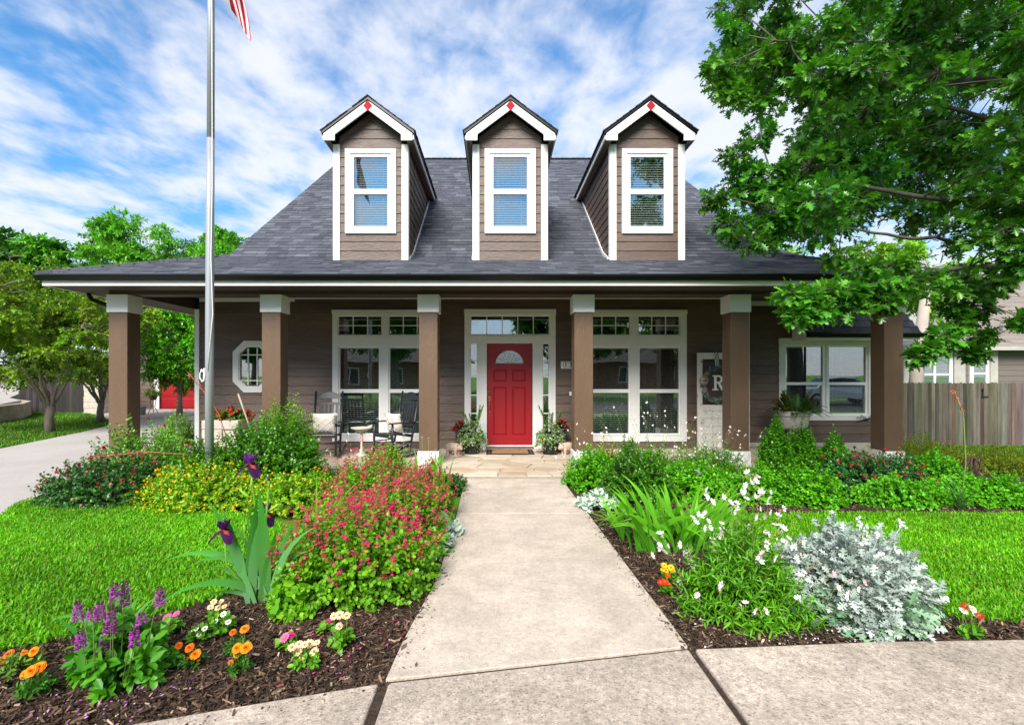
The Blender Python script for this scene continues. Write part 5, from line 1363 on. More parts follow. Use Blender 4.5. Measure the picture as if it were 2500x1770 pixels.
# ---- iris clumps, every leaf a piece
IR = [blade_mesh(1, w_, b_, tw, c0_, c1_, fan=True) for w_, b_, tw, c0_, c1_ in ((.072, .15, .5, (.11, .24, .10), (.05, .30, .025)), (.082, .45, -.6, (.16, .30, .16), (.09, .36, .05)), (.070, .8, .4, (.08, .20, .06), (.05, .32, .02)), (.076, 1.15, -.3, (.13, .27, .12), (.10, .40, .04)), (.085, .05, .9, (.07, .18, .05), (.04, .26, .015)))]
IRL = [blade_mesh(1, w_, b_, tw, (.08, .30, .02), (.15, .48, .012), fan=fn_) for w_, b_, tw, fn_ in ((.068, .12, .6, True), (.075, .4, -.5, False), (.066, .75, .4, True), (.07, 1.1, -.3, False), (.07, .3, .3, True))]
for me in IR + IRL: me.materials.append(M['leaf'])
def iris_clump(label, x, y, leaves, meshes, group=None, spread=.05):
    t = make_thing('iris', label, 'iris', x, y)
    for az, lean, ln, mi in leaves:
        place_blade(meshes[mi], 'leaf', t, (x + random.uniform(-spread, spread), y + random.uniform(-spread, spread) * .9, -.035), az + random.uniform(-.5, .5), lean + random.uniform(-.06, .06), ln)
    return t
ix, iy = -1.60, 3.46
iris = iris_clump('purple bearded iris with grey green sword leaves beside the pink salvia', ix, iy,
    [(R(180), .55, .80, 2), (R(178), .35, .74, 1), (R(172), .22, .80, 0), (R(185), .42, .66, 3), (R(183), .78, .62, 2), (R(178), .08, .84, 4), (R(185), .15, .72, 0), (R(5), .10, .66, 1), (R(2), .22, .62, 0), (R(355), .38, .54, 1),
     (R(170), .28, .60, 4), (R(8), .05, .70, 0), (R(190), .18, .76, 4), (R(165), .5, .58, 1), (R(0), .16, .56, 4), (R(186), 1.0, .42, 1), (R(350), .0, .78, 4), (R(175), .45, .5, 0), (R(180), .66, .48, 1)], IR, spread=.085)
iris_clump('upright iris leaves rising behind the purple iris and in the pink salvia', -1.42, 3.98, [(R(80), .05, .82, 0), (R(200), .1, .72, 4), (R(10), .12, .78, 1), (R(330), .25, .72, 0), (R(150), .15, .66, 1), (R(45), .3, .6, 0)], IRL[:3] + IRL[:3], spread=.06)
def iris_flower(parent, p, s, c_up, c_dn, label=None):
    fl = Fol()
    for k in range(3):      # standards
        a = 2.094 * k + .4; n = 6
        for ring, (tilt, ln, wd, col) in enumerate([(1.15, .055, .05, c_up), (-.35, .07, .052, c_dn)]):
            aa = a + (1.047 if ring else 0); d = np.array([[math.cos(aa) * math.cos(tilt), math.sin(aa) * math.cos(tilt), math.sin(tilt)]])
            N = 5; v = []; fc = []; cc = []
            side = np.array([-math.sin(aa), math.cos(aa), 0])
            for i in range(N + 1):
                tt_ = i / N; w_ = wd * math.sin(math.pi * (.08 + .86 * tt_)) ** .7
                dr = math.cos(tilt) * tt_ * ln; zz = (math.sin(tilt) * tt_ - (.55 * tt_ ** 2 if ring else -.1 * tt_ + .2 * tt_ ** 2)) * ln
                for j in range(5):
                    u_ = (j - 2) / 2; ruf = .006 * math.sin(9 * tt_ + 5 * u_ + k)
                    q_ = np.array([math.cos(aa), math.sin(aa), 0]) * (dr + (.012 * (1 - u_ * u_) if not ring else 0)) + side * u_ * w_ * .55 + np.array([0, 0, zz + ruf - abs(u_) * .004])
                    v.append(q_ * s + np.array(p)); g = random.uniform(.7, 1.3)
                    c_ = np.array(col) * g
                    if ring and abs(u_) < .3 and tt_ < .5: c_ = np.array((.65, .10, .02))
                    cc.append(c_)
            for i in range(N):
                for j in range(4): fc.append((i * 5 + j, i * 5 + j + 1, (i + 1) * 5 + j + 1, (i + 1) * 5 + j))
            fl.add(np.array(v), [np.array(fc)], np.array(cc))
    return fl.build('flower', 'petal', parent, kind=None, smooth=True)
def stalk(parent, pts, r, col=(.10, .28, .02), name='stalk'):
    mb = MB(); mb.col = col; mb.tube(pts, r, 7); return mb.build(name, 'stem', parent)
def spathe(parent, p, d, ln, w_=.011, col=(.22, .42, .04)):
    mb = MB(); mb.col = col; d = Vector(d).normalized() * ln; p = Vector(p)
    mb.tube([p, p + d * .3, p + d * .65, p + d], [w_ * .5, w_, w_ * .8, .001], 7); return mb.build('bud', 'stem', parent)
UP, DN = (.13, .025, .22), (.045, .008, .06)
p1 = P(611, 1130, 3.5); stalk(iris, [(ix, iy, 0), (ix - .02, iy, .35), (p1[0], p1[1], p1[2] - .05), p1], [.009, .008, .007, .011]); iris_flower(iris, p1, 1.5, UP, DN)
spathe(iris, P(614, 1190, 3.49), (.05, 0, 1), .075); spathe(iris, P(610, 1215, 3.48), (-.8, -.1, .7), .10); spathe(iris, P(612, 1258, 3.48), (.85, -.2, .55), .10); spathe(iris, P(600, 1300, 3.47), (-.1, -.2, 1), .07)
p2 = P(546, 1290, 3.40); stalk(iris, [(ix - .03, iy - .02, 0), (p2[0] + .02, p2[1], .25), (p2[0], p2[1], p2[2])], [.008, .007, .009]); iris_flower(iris, p2, 1.4, (.06, .01, .09), (.05, .008, .06))
p3 = P(656, 1190, 3.55); stalk(iris, [(ix + .04, iy + .05, 0), (p3[0] - .03, p3[1], .4), p3], [.008, .007, .008]); spathe(iris, p3, (0, 0, 1), .06, .012); spathe(iris, (p3[0], p3[1], p3[2] + .045), (0, 0, 1), .035, .009, (.06, .01, .10))
p4 = P(648, 1250, 3.62); iris_flower(iris, p4, 1.4, (.08, .012, .12), DN); spathe(iris, P(655, 1248, 3.5), (.9, -.1, .6), .11)
def random_clump(label, x, y, n, ln, meshes, lean=(.05, .6), spread=(.2, .1)):
    t = make_thing('iris', label, 'iris', x, y)
    for k in range(n):
        px_, py_ = x + random.uniform(-1, 1) * spread[0], y + random.uniform(-1, 1) * spread[1]
        az = math.atan2(random.uniform(-1, 1), (px_ - x) / (spread[0] + 1e-6) + random.uniform(-.8, .8)); le = random.uniform(*lean)
        place_blade(random.choice(meshes), 'leaf', t, (px_, py_, -.035), az, le, ln * random.uniform(.65, 1.08))
    return t
random_clump('large clump of green iris leaves beyond the walkway mulch', 1.62, 4.62, 110, .66, IRL, (.03, .55), (.42, .26))
random_clump('upright iris leaves at the walkway end beside the low boxwood', -.68, 6.3, 16, .62, IRL[:2], (.0, .18), (.10, .08))
random_clump('iris leaves in front of the white column base by the step', -1.0, 7.2, 20, .55, IRL[:2], (.0, .25), (.20, .10))
random_clump('daylily leaves in front of the pedestal table', -2.1, 6.9, 46, .42, IRL[1:], (.2, .9), (.22, .15))
random_clump('pale grey green iris leaves behind the purple spikes', -2.18, 2.86, 9, .42, IR, (.15, .9), (.05, .04))

# ---- purple spikes
def spike_plant(x, y):
    t = make_thing('purple_spike_flower', 'leafy plant with violet flower spikes in the front bed', 'plant', x, y)
    f = Fol(); S = dome((x, y), .25, .20, .29, 110, seed=3, lump=.15, root=.3); foliage(f, S, 7, LEAF6, .072, .55, (.03, .17, .01), (.11, .38, .012), t0=.35, ang=(1.0, .25)); f.build('foliage', 'leaf', t)
    spots = [(190, 1475, 1), (197, 1545, .9), (245, 1475, 1.0), (272, 1480, 1.5), (280, 1430, .9), (262, 1530, 1), (240, 1590, .9), (305, 1425, 1.35), (328, 1540, .9), (390, 1440, 1.0), (255, 1560, .7), (345, 1505, .55), (225, 1490, .6)]
    for k, (px_, py_, s) in enumerate(spots):
        d_ = y + random.uniform(-.20, -.02); top = Vector(P(px_, py_ - 8, d_)); H = .105 * s; foot = Vector((x + (top.x - x) * .6, d_ + .01, .02))
        st_ = MB(); st_.col = (.13, .16, .05); st_.tube([foot, (foot + top) / 2 + Vector((0, 0, .02)), top], [.003, .0025, .0015], 5); so = st_.build('stalk', 'stem', t)
        f = Fol(); n = int(230 * s); tt_ = rng.random(n); az = rng.uniform(0, 6.28, n); axis = np.array(top) - np.array([0, 0, H]) * 1.0
        r_ = .0135 * (1.15 - .8 * tt_); pos = axis + np.stack([np.cos(az) * r_, np.sin(az) * r_, tt_ * H], 1)
        d = np.stack([np.cos(az), np.sin(az), rng.uniform(0, .7, n)], 1); brown = (tt_ > .8) | (rng.random(n) < (.3 if s < 1.2 else .6))
        col = np.where(brown[:, None], np.array([[.12, .035, .06]]), mixcol((.42, .04, .44), (.64, .14, .62), rng.random(n)))
        f.scatter(PETAL, pos, d, np.tile([0, 0, 1.0], (n, 1)), np.where(brown, .009, .0135), col, 1.1); f.build('flower_spike', 'petal', t)
spike_plant(-1.93, 2.60)

# ---- zinnias and marigolds
CREAM = head_mesh('cream', [(10, .006, .020, .014, .10, (.80, .58, .32)), (7, .004, .014, .012, .35, (.82, .66, .42))], (.007, .006), (.42, .20, .02))
WHITE = head_mesh('white', [(9, .005, .017, .013, .12, (.84, .82, .76))], (.006, .006), (.55, .42, .05))
PINK = head_mesh('pink', [(13, .006, .022, .011, .10, (.66, .14, .36)), (8, .004, .013, .010, .4, (.60, .12, .30))], (.007, .006), (.50, .30, .03))
MAG = head_mesh('magenta', [(12, .006, .020, .013, .05, (.50, .01, .14)), (9, .004, .014, .012, .4, (.55, .02, .16))], (.006, .006), (.3, .03, .05))
YEL = head_mesh('yellow', [(12, .006, .022, .013, .1, (.82, .58, .01)), (8, .004, .014, .012, .4, (.85, .64, .02))], (.007, .006), (.40, .22, .01))
RED = head_mesh('red', [(12, .006, .022, .014, .05, (.66, .03, .01)), (8, .004, .014, .012, .4, (.70, .05, .01))], (.007, .006), (.5, .2, .02))
DRED = head_mesh('dark_red', [(10, .006, .020, .013, .05, (.42, .01, .015))], (.006, .006), (.4, .2, .02))
ORANGE = head_mesh('orange', [(13, .012, .014, .017, -.2, (.80, .22, .005)), (13, .008, .013, .017, .2, (.86, .28, .008)), (11, .004, .013, .015, .6, (.88, .30, .01)), (8, .002, .012, .012, 1.0, (.86, .27, .008)), (6, .0, .011, .010, 1.3, (.82, .24, .008))], None, (1, 1, 1))
DORANGE = head_mesh('deep_orange', [(13, .011, .013, .016, -.2, (.66, .13, .005)), (13, .007, .012, .016, .2, (.72, .16, .006)), (11, .003, .012, .014, .6, (.74, .17, .008)), (8, .0, .011, .011, 1.1, (.70, .15, .006))], None, (1, 1, 1))
def annual(name, label, base, heads, leafcol=((.04, .17, .01), (.14, .38, .015)), r=.06, h=.06, L=.036, wid=.7, nst=18, cat='flower'):
    bx, by, _ = G(*base)
    t = make_thing(name, label, cat, bx, by)
    f = Fol(); S = dome((bx, by), r, r, h, nst, root=.3, seed=random.random() * 6); foliage(f, S, 6, LEAF6, L, wid, *leafcol, t0=.3); f.build('foliage', 'leaf', t)
    for px_, py_, me, s in heads:
        d_ = by + random.uniform(-.03, .03); q_ = Vector(P(px_, py_, d_))
        mb = MB(); mb.col = (.12, .26, .03); mb.tube([(bx + (q_.x - bx) * .4, d_, -.02), (q_.x, d_ + .004, q_.z * .6), (q_.x, d_ + .002, q_.z - .002)], .0018, 5); mb.build('stalk', 'stem', t)
        place(me, t, q_, (random.uniform(-.25, .25), random.uniform(-.95, -.45), 1), s)
ZL = ((.07, .25, .012), (.18, .44, .02)); MLf = ((.02, .10, .008), (.07, .24, .01))
annual('zinnia', 'cream zinnia group beside the white zinnia near the lawn edge', (528, 1512), [(522, 1469, CREAM, .8), (540, 1468, CREAM, .75), (514, 1482, CREAM, .85), (533, 1483, CREAM, .95), (548, 1480, CREAM, .7)], ZL, r=.045, h=.04)
annual('zinnia', 'white zinnia with rounded leaves below the cream zinnia', (541, 1535), [(545, 1499, WHITE, .9), (526, 1516, WHITE, .8), (557, 1518, WHITE, .85)], ZL, r=.07, h=.07, wid=.85)
annual('zinnia', 'small white zinnia beside the pink zinnia near the spikes', (487, 1556), [(474, 1540, WHITE, .8), (500, 1534, WHITE, .8), (486, 1549, WHITE, .7), (479, 1535, WHITE, .7)], ZL, r=.055, h=.04)
annual('zinnia', 'pale pink zinnia beside the violet spikes', (420, 1535), [(408, 1506, PINK, 1.0), (405, 1525, PINK, .95), (430, 1498, PINK, .9)], ZL, r=.05, h=.04)
annual('marigold', 'marigold with two orange heads behind the others', (575, 1580), [(568, 1542, DORANGE, .9), (597, 1534, ORANGE, 1.05)], MLf, r=.06, h=.04, L=.026, wid=.5, nst=26)
annual('marigold', 'marigold with deep orange heads nearest the violet spikes', (465, 1618), [(436, 1575, DORANGE, .85), (462, 1580, DORANGE, 1.05), (476, 1596, ORANGE, 1.15), (455, 1607, DORANGE, .5), (485, 1608, DORANGE, .45)], MLf, r=.075, h=.05, L=.026, wid=.5, nst=30)
annual('marigold', 'marigold with three pale orange heads in the middle of the mulch', (586, 1632), [(578, 1581, ORANGE, 1.1), (600, 1580, ORANGE, 1.25), (579, 1596, ORANGE, .8), (563, 1616, DORANGE, .6)], MLf, r=.06, h=.06, L=.026, wid=.5, nst=28)
annual('marigold', 'marigold with three orange heads between the spikes and the pavement', (85, 1680), [(62, 1645, ORANGE, 1.0), (75, 1637, ORANGE, 1.1), (94, 1628, ORANGE, 1.25)], MLf, r=.085, h=.06, L=.03, wid=.5, nst=34)
annual('marigold', 'marigold at the corner of the lawn with deep orange heads', (40, 1632), [(20, 1597, DORANGE, 1.2), (58, 1592, DORANGE, .7), (81, 1589, ORANGE, 1.0), (4, 1614, DORANGE, .7)], ((.05, .14, .01), (.14, .28, .015)), r=.12, h=.06, L=.03, wid=.5, nst=40)
annual('zinnia', 'bright pink zinnia in the mulch beside the cream group', (701, 1572), [(695, 1556, PINK, 1.05), (711, 1549, MAG, .95)], ZL, r=.045, h=.035)
annual('zinnia', 'wide cream zinnia group with seven flowers near the pavement', (748, 1612), [(713, 1580, CREAM, .95), (730, 1572, CREAM, .85), (744, 1573, CREAM, .8), (756, 1571, CREAM, 1.05), (728, 1590, CREAM, .95), (734, 1608, CREAM, .95), (767, 1590, CREAM, 1.05), (774, 1568, CREAM, .7)], ZL, r=.07, h=.045)
annual('zinnia', 'tall cream zinnia nearest the walkway', (835, 1572), [(815, 1504, CREAM, .9), (829, 1501, CREAM, 1.05), (846, 1503, CREAM, 1.0), (828, 1528, CREAM, .85)], ZL, r=.065, h=.085, wid=.85)
annual('zinnia', 'magenta zinnia low in the mulch below the salvia', (794, 1534), [(788, 1526, MAG, .95), (800, 1518, MAG, .9)], ZL, r=.03, h=.02, nst=8)
annual('zinnia', 'yellow zinnia behind the red one at the right walkway edge', (1634, 1412), [(1622, 1380, YEL, .9), (1638, 1385, YEL, 1.0), (1626, 1392, YEL, .9), (1618, 1390, YEL, .7), (1642, 1392, YEL, .8)], ZL, r=.04, h=.04)
annual('zinnia', 'red zinnia at the right walkway edge', (1628, 1444), [(1622, 1420, RED, .9), (1632, 1428, RED, 1.0), (1612, 1421, RED, .8), (1630, 1404, RED, .75)], ZL, r=.035, h=.03)
annual('zinnia', 'white and dark red zinnia beside the silver shrub', (2370, 1545), [(2352, 1490, WHITE, 1.0), (2374, 1486, WHITE, 1.0), (2380, 1498, WHITE, .95), (2356, 1479, DRED, 1.0), (2392, 1503, DRED, .9)], ZL, r=.06, h=.03, nst=10)

# ---- red yuccas
YU = [blade_mesh(1, .016, b_, .3, (.06, .16, .04), (.10, .26, .06), fold=.5) for b_ in (.3, .7, 1.1)]
for me in YU: me.materials.append(M['leaf'])
def yucca(label, x, y, n, ln, stalks):
    t = make_thing('red_yucca', label, 'plant', x, y)
    for k in range(n): place_blade(random.choice(YU), 'leaf', t, (x + random.uniform(-.03, .03), y + random.uniform(-.03, .03), -.03), random.uniform(0, 6.28), random.uniform(.1, .7), ln * random.uniform(.7, 1.1))
    for pts, bare in stalks:
        mb = MB(); mb.col = (.17, .30, .06) if bare else (.42, .14, .10); mb.tube(pts, [.008] + [.0055] * (len(pts) - 2) + [.0025], 6); mb.build('stalk', 'stem', t)
        f = Fol(); a, b = np.array(pts[-2]), np.array(pts[-1]); n2 = 70; tt_ = rng.random(n2); pos = a + (b - a) * tt_[:, None] + rng.normal(0, .012, (n2, 3))
        f.scatter(LEAF6, pos, rand_dirs(n2) + np.array([0, 0, .2]), rand_dirs(n2), rng.uniform(.018, .032, n2), mixcol((.40, .07, .06), (.55, .20, .17), rng.random(n2)), .6); f.build('blossom', 'petal', t)
    return t
c = G(2345, 1240)
yucca('red yucca with a tall green stalk in front of the fence', c[0], c[1], 34, .42, [([(c[0], c[1], 0), P(2358, 1130, c[1]), P(2352, 1010, c[1] - .05), P(2328, 950, c[1] - .05)], True)])
yucca('red yucca sending coral stalks across the boxwood', -3.55, 6.95, 16, .3, [([(-3.55, 6.95, .1), P(534, 1010, 6.9), P(505, 965, 6.8), P(458, 908, 6.7)], False), ([(-3.55, 6.95, .2), P(470, 1110, 6.4), P(360, 1103, 6.1), P(210, 1117, 5.9)], False)])
# ---- society garlic tufts by the porch
t = random_clump('thin garlic tuft with lilac heads in front of the slanted rocking chair', -1.45, 7.75, 20, .38, YU, (.05, .5), (.25, .08)); t.name = 'society_garlic'
for px_, py_ in ((1030, 1068), (1046, 1070), (1000, 1085), (965, 1082), (930, 1078), (985, 1068)):
    q_ = Vector(P(px_, py_, 7.75)); mb = MB(); mb.col = (.25, .32, .12); mb.tube([(q_.x + .02, 7.75, 0), q_], .002, 5); mb.build('stalk', 'stem', t)
    f = Fol(); f.scatter(PETAL, np.tile(np.array(q_), (10, 1)), rand_dirs(10) + np.array([0, 0, .5]), rand_dirs(10), .022, np.array((.50, .36, .58)), .6); f.build('flower', 'petal', t)
# ================================================================== TREES
def inmask(poly, px, py): return pin(np.array(poly, float), np.atleast_1d(px), np.atleast_1d(py))
def clusters_foliage(fol, twf, C, Rd, twigs, m, T, L, wid, lo, hi, droop=.15, t0=.25, flat=.75, ang=(.85, .28), woodcol=(.10, .085, .07), tw_r=.004, tone=.0):
    """twigs with leaves radiating from every cluster centre"""
    n = len(C); c = np.repeat(C, twigs, 0); r = np.repeat(Rd, twigs)
    d = rand_dirs(n * twigs) * np.array([1, 1, flat]); rr = r * rng.uniform(.55, 1.1, n * twigs)
    tip = c + d * rr[:, None] - np.array([0, 0, 1.0]) * (droop * rr)[:, None]
    base = c + d * (.08 * rr)[:, None]; ctrl = (base + tip) / 2 + np.array([0, 0, 1.0]) * (.12 * rr)[:, None]
    foliage(fol, (base, ctrl, tip), m, T, L, wid, lo, hi, t0=t0, ang=ang, upmix=.75, tipl=.3, jl=.42)
    kv = len(fol.C[-1]) // n; fol.C[-1] = fol.C[-1] * np.repeat(rng.uniform(.68, 1.38, n), kv)[:, None] * np.repeat(rng.uniform(.85, 1.2, (n, 1)) * np.array([[1, 0, 0]]) + np.array([[0, 1, 1]]), kv, 0)
    if twf is not None: twf.tubes(base, ctrl, tip, tw_r, tw_r * .4, np.array(woodcol), 2)
def limb_mesh(parent, limbs, m, name='limb'):
    out = []
    for pts, r0, r1 in limbs:
        pts = [Vector(p) for p in pts]
        # smooth the path
        q = []
        for i in range(len(pts) - 1):
            a, b = pts[i], pts[i + 1]; p0 = pts[max(i - 1, 0)]; p3 = pts[min(i + 2, len(pts) - 1)]
            for k in range(5):
                t = k / 5; q.append(.5 * ((2 * a) + (b - p0) * t + (2 * p0 - 5 * a + 4 * b - p3) * t * t + (3 * a - p0 - 3 * b + p3) * t ** 3))
        q.append(pts[-1])
        q = [p + Vector((random.gauss(0, .012), random.gauss(0, .012), random.gauss(0, .012))) for p in q]
        n = len(q); mb = MB(); mb.tube(q, [r0 + (r1 - r0) * (i / (n - 1)) ** .8 for i in range(n)], 9); mb.build(name, m, parent); out.append(q)
    return out
def twig_links(parent, C, limbpts, m, r0=.018, r1=.006, name='branch'):
    lp = np.array([p for l in limbpts for p in l[2:]])
    f = Fol(); B = []
    for c in C:
        k = np.argmin(np.linalg.norm((lp - c) * np.array([1, 1, 1.2]), axis=1)); B.append(lp[k])
    B = np.array(B); Cc = (B + C) / 2 + rng.normal(0, .06, C.shape) + np.array([0, 0, .05])
    f.tubes(B, Cc, C, r0 * .75, r1 * .6, np.array((1, 1, 1)), 4); f.build(name, m, parent)

# ---- oak that hangs into the picture from the right
ox, oy = 8.9, 6.7
oak = thing('oak_tree', 'large oak with lobed dark green leaves hanging over the house end', 'tree', (ox, oy, -.05))
mb = MB(); mb.tube([(ox, oy, -.1), (ox - .02, oy, .5), (ox - .05, oy, 1.6), (ox - .08, oy - .02, 2.7), (ox - .12, oy, 3.9), (ox - .3, oy, 5.5)], [.33, .25, .22, .21, .18, .13], 14); mb.build('trunk', 'bark_oak', oak)
LMB = limb_mesh(oak, [
    ([(8.82, 6.7, 3.4), (8.0, 6.62, 4.7), P(2500, 217, 6.5), P(2379, 200, 6.4), P(2226, 217, 6.2), P(2143, 187, 6.1), P(2054, 138, 6.0), P(1900, 95, 5.9)], .085, .010),
    ([P(2385, 200, 6.4), P(2350, 130, 6.4), P(2250, 105, 6.3), P(2060, 105, 6.3)], .045, .012),
    ([(8.82, 6.7, 3.1), (7.9, 6.7, 4.1), P(2500, 328, 6.6), P(2409, 291, 6.6), P(2250, 250, 6.6), P(2100, 260, 6.8)], .07, .010),
    ([(8.82, 6.7, 2.9), (7.9, 6.6, 3.6), P(2500, 495, 6.5), P(2290, 485, 6.3), P(2100, 455, 6.2), P(1960, 425, 6.1), P(1870, 405, 6.0)], .06, .008),
    ([(8.82, 6.7, 2.8), (7.9, 6.5, 3.25), P(2440, 590, 6.3), P(2250, 585, 6.1), P(2100, 562, 6.0), P(1900, 520, 5.9)], .05, .007),
    ([(8.82, 6.7, 2.6), (7.8, 6.3, 2.85), P(2450, 645, 5.8), P(2240, 672, 5.5), P(2080, 705, 5.3), P(1930, 718, 5.2)], .05, .006),
    ([P(2460, 640, 5.85), P(2420, 700, 5.9), P(2360, 760, 5.9), P(2290, 830, 5.9)], .018, .005),
    ([(8.7, 6.7, 4.6), (8.3, 6.6, 6.2), (7.2, 6.4, 7.6), (5.6, 6.3, 8.4), (4.6, 6.2, 8.7)], .11, .012),
    ([(8.7, 6.7, 5.2), (9.2, 6.9, 7.0), (10.2, 7.2, 8.2), (11.0, 7.4, 8.8)], .10, .012), ([(8.8, 6.7, 3.8), (9.8, 6.4, 5.0), (11.0, 6.0, 5.8), (12.2, 5.8, 6.2)], .10, .012),
    ([(8.8, 6.7, 4.2), (8.4, 5.4, 5.4), (7.6, 4.2, 6.4), (6.8, 3.4, 6.9)], .09, .012), ([(8.8, 6.7, 4.4), (9.0, 8.2, 5.6), (9.0, 9.6, 6.4)], .09, .012)], 'bark_oak')
mask = [(1763, -1100), (1744, 54), (1716, 120), (1712, 197), (1763, 245), (1845, 280), (1773, 335), (1785, 400), (1714, 478), (1751, 547), (1800, 622), (1862, 628), (1990, 605), (2015, 650), (2100, 655), (2250, 690), (2450, 680), (2600, 640), (3400, 500), (3600, -1100)]
gaps = [(2165, 585, 48), (1920, 318, 34), (1765, 300, 40)]
C = []; Rd = []
def sample_oak(want, seen, gap, limit):
    tries = got = 0
    while got < want and tries < limit:
        tries += 1
        p = np.array([rng.uniform(2.2, 12.8), rng.uniform(3.6, 9.6), rng.uniform(2.6, 9.8)])
        e = ((p[0] - 8.2) / 5.9) ** 2 + ((p[1] - 6.5) / 3.4) ** 2 + ((p[2] - 5.6) / 4.4) ** 2
        if e > 1 or (e < .12 and not seen): continue
        if p[1] > 7.0 and p[2] < 4.2: continue
        px_ = CX + p[0] / p[1] * F; py_ = HY - (p[2] - CH) / p[1] * F; r = rng.uniform(.32, .52); rp = r * F / p[1]
        vis_ = px_ < 2560 and py_ > -80
        if vis_ != seen: continue
        if seen:
            test = [inmask(mask, px_ + a * rp * .8, py_ + b * rp * .8)[0] for a, b in ((0, 0), (-1, 0), (0, 1), (-.7, .7), (-.7, -.7))]
            if not all(test): continue
            if p[1] < 4.9 or any(math.hypot(px_ - g[0], py_ - g[1]) < g[2] + rp * .45 for g in gaps): continue
        if any(np.linalg.norm(p - q) < gap for q in C): continue
        C.append(p); Rd.append(r); got += 1
sample_oak(128, True, .31, 90000); sample_oak(110, False, .5, 20000)
def cl(px_, py_, d, r): C.append(np.array(P(px_, py_, d))); Rd.append(r)
for px_, py_, d, r in [(1745, 165, 6.0, .17), (1770, 75, 6.0, .2), (1800, 235, 6.0, .2), (1745, 480, 5.9, .17), (1780, 540, 5.9, .24), (1830, 590, 5.8, .24), (1800, 380, 6, .24), (1760, 210, 6.1, .15), (1850, 150, 6.0, .3), (1870, 240, 6.2, .3), (1880, 440, 6.0, .32), (1900, 540, 5.9, .32), (1850, 330, 6.1, .26), (1790, 20, 6.2, .28), (1990, 560, 5.9, .28), (2050, 620, 5.8, .22),
                       (1925, 712, 5.2, .14), (1965, 722, 5.2, .17), (2010, 712, 5.25, .20), (2060, 702, 5.3, .23), (2110, 700, 5.35, .24), (2165, 690, 5.45, .25), (2220, 690, 5.5, .26), (2000, 755, 5.2, .13), (1945, 765, 5.15, .12), (2080, 745, 5.3, .16), (2150, 735, 5.4, .15), (2285, 690, 5.7, .28), (2345, 680, 5.8, .28), (2400, 690, 5.85, .26), (2100, 650, 5.5, .2), (2180, 645, 5.6, .2),
                       (2385, 750, 5.9, .17), (2350, 790, 5.9, .16), (2300, 820, 5.9, .15), (2395, 820, 5.9, .13), (2380, 860, 5.9, .10), (2265, 850, 5.9, .15), (2240, 868, 5.9, .10), (2330, 745, 5.9, .15), (2440, 680, 5.9, .2), (2480, 610, 5.2, .2), (2450, 560, 5.2, .17), (2495, 650, 5.2, .12), (2495, 400, 5.2, .14), (2495, 780, 5.6, .1)]: cl(px_, py_, d, r)
C = np.array(C); Rd = np.array(Rd)
f = Fol(); tw = Fol()
bigm = Rd > .3
pxs = CX + C[:, 0] / C[:, 1] * F; pys = HY - (C[:, 2] - CH) / C[:, 1] * F
inv = (pxs < 2620) & (pys > -140)                    # clusters that hang in the picture carry all their leaves
clusters_foliage(f, tw, C[bigm & ~inv], Rd[bigm & ~inv], 12, 7, OAK, .16, 1.0, (.02, .10, .012), (.075, .28, .02), droop=.25)
bigm, allb = bigm & inv, bigm
clusters_foliage(f, tw, C[bigm], Rd[bigm], 27, 12, OAK, .112, .95, (.026, .125, .012), (.095, .33, .02), droop=.25)
clusters_foliage(f, tw, C[~allb], Rd[~allb], 16, 9, OAK, .108, .95, (.03, .13, .012), (.10, .32, .02), droop=.25)
f.build('foliage', 'leaf_gloss', oak); tw.build('twig', 'stem', oak)
twig_links(oak, C, LMB, 'bark_oak')

# ---- crape myrtles beyond the driveway
def crape(label, x, y, crown_c, crown_r, n, s, lo, hi, L=.055, limb_r=.05, seed=0):
    t = thing('crape_myrtle', label, 'tree', (x, y, -.05))
    mb = MB(); mb.tube([(x, y, -.1), (x - .04 * s, y, .35 * s), (x + .02 * s, y, .7 * s)], [.14 * s, .105 * s, .10 * s], 11); mb.build('trunk', 'bark', t)
    lim = []
    for k in range(7):
        a = 2 * math.pi * k / 7 + seed; e = (crown_c[0] + crown_r[0] * .72 * math.cos(a), crown_c[1] + crown_r[1] * .72 * math.sin(a), crown_c[2] + random.uniform(-.25, .55) * crown_r[2])
        st_ = Vector((x + .03 * math.cos(a), y + .03 * math.sin(a), .62 * s)); en = Vector(e); mid = st_.lerp(en, .45) + Vector((0, 0, .25 * s))
        lim.append(([st_, st_.lerp(mid, .5) + Vector((0, 0, .08)), mid, en], limb_r * s, .008))
    lp = limb_mesh(t, lim, 'bark')
    C = []; Rd = []
    while len(C) < n:
        d = rng.uniform(-1, 1, 3); q = np.linalg.norm(d)
        if q > 1 or q < .3: continue
        C.append(np.array(crown_c) + d * np.array(crown_r)); Rd.append(rng.uniform(.40, .70) * s)
    C = np.array(C); Rd = np.array(Rd); f = Fol(); tw = Fol()
    clusters_foliage(f, tw, C, Rd, 24, 18, LEAF2, L * 1.45, .6, lo, hi, droop=.2, flat=.6, woodcol=(.16, .12, .09)); f.build('foliage', 'leaf', t); tw.build('twig', 'stem', t)
    twig_links(t, C, lp, 'bark', .02, .006)
    return t
crape('crape myrtle with a forked pale trunk on the grass island beside the driveway', -12.2, 13.7, (-12.7, 13.7, 2.95), (3.0, 1.9, 1.75), 135, 1.0, (.06, .20, .006), (.28, .42, .02), seed=.4)
crape('second crape myrtle behind the corner column, yellow green crown', -13.1, 16.6, (-13.8, 16.8, 3.0), (2.0, 1.5, 1.9), 75, .9, (.08, .21, .006), (.27, .37, .02), seed=1.1)

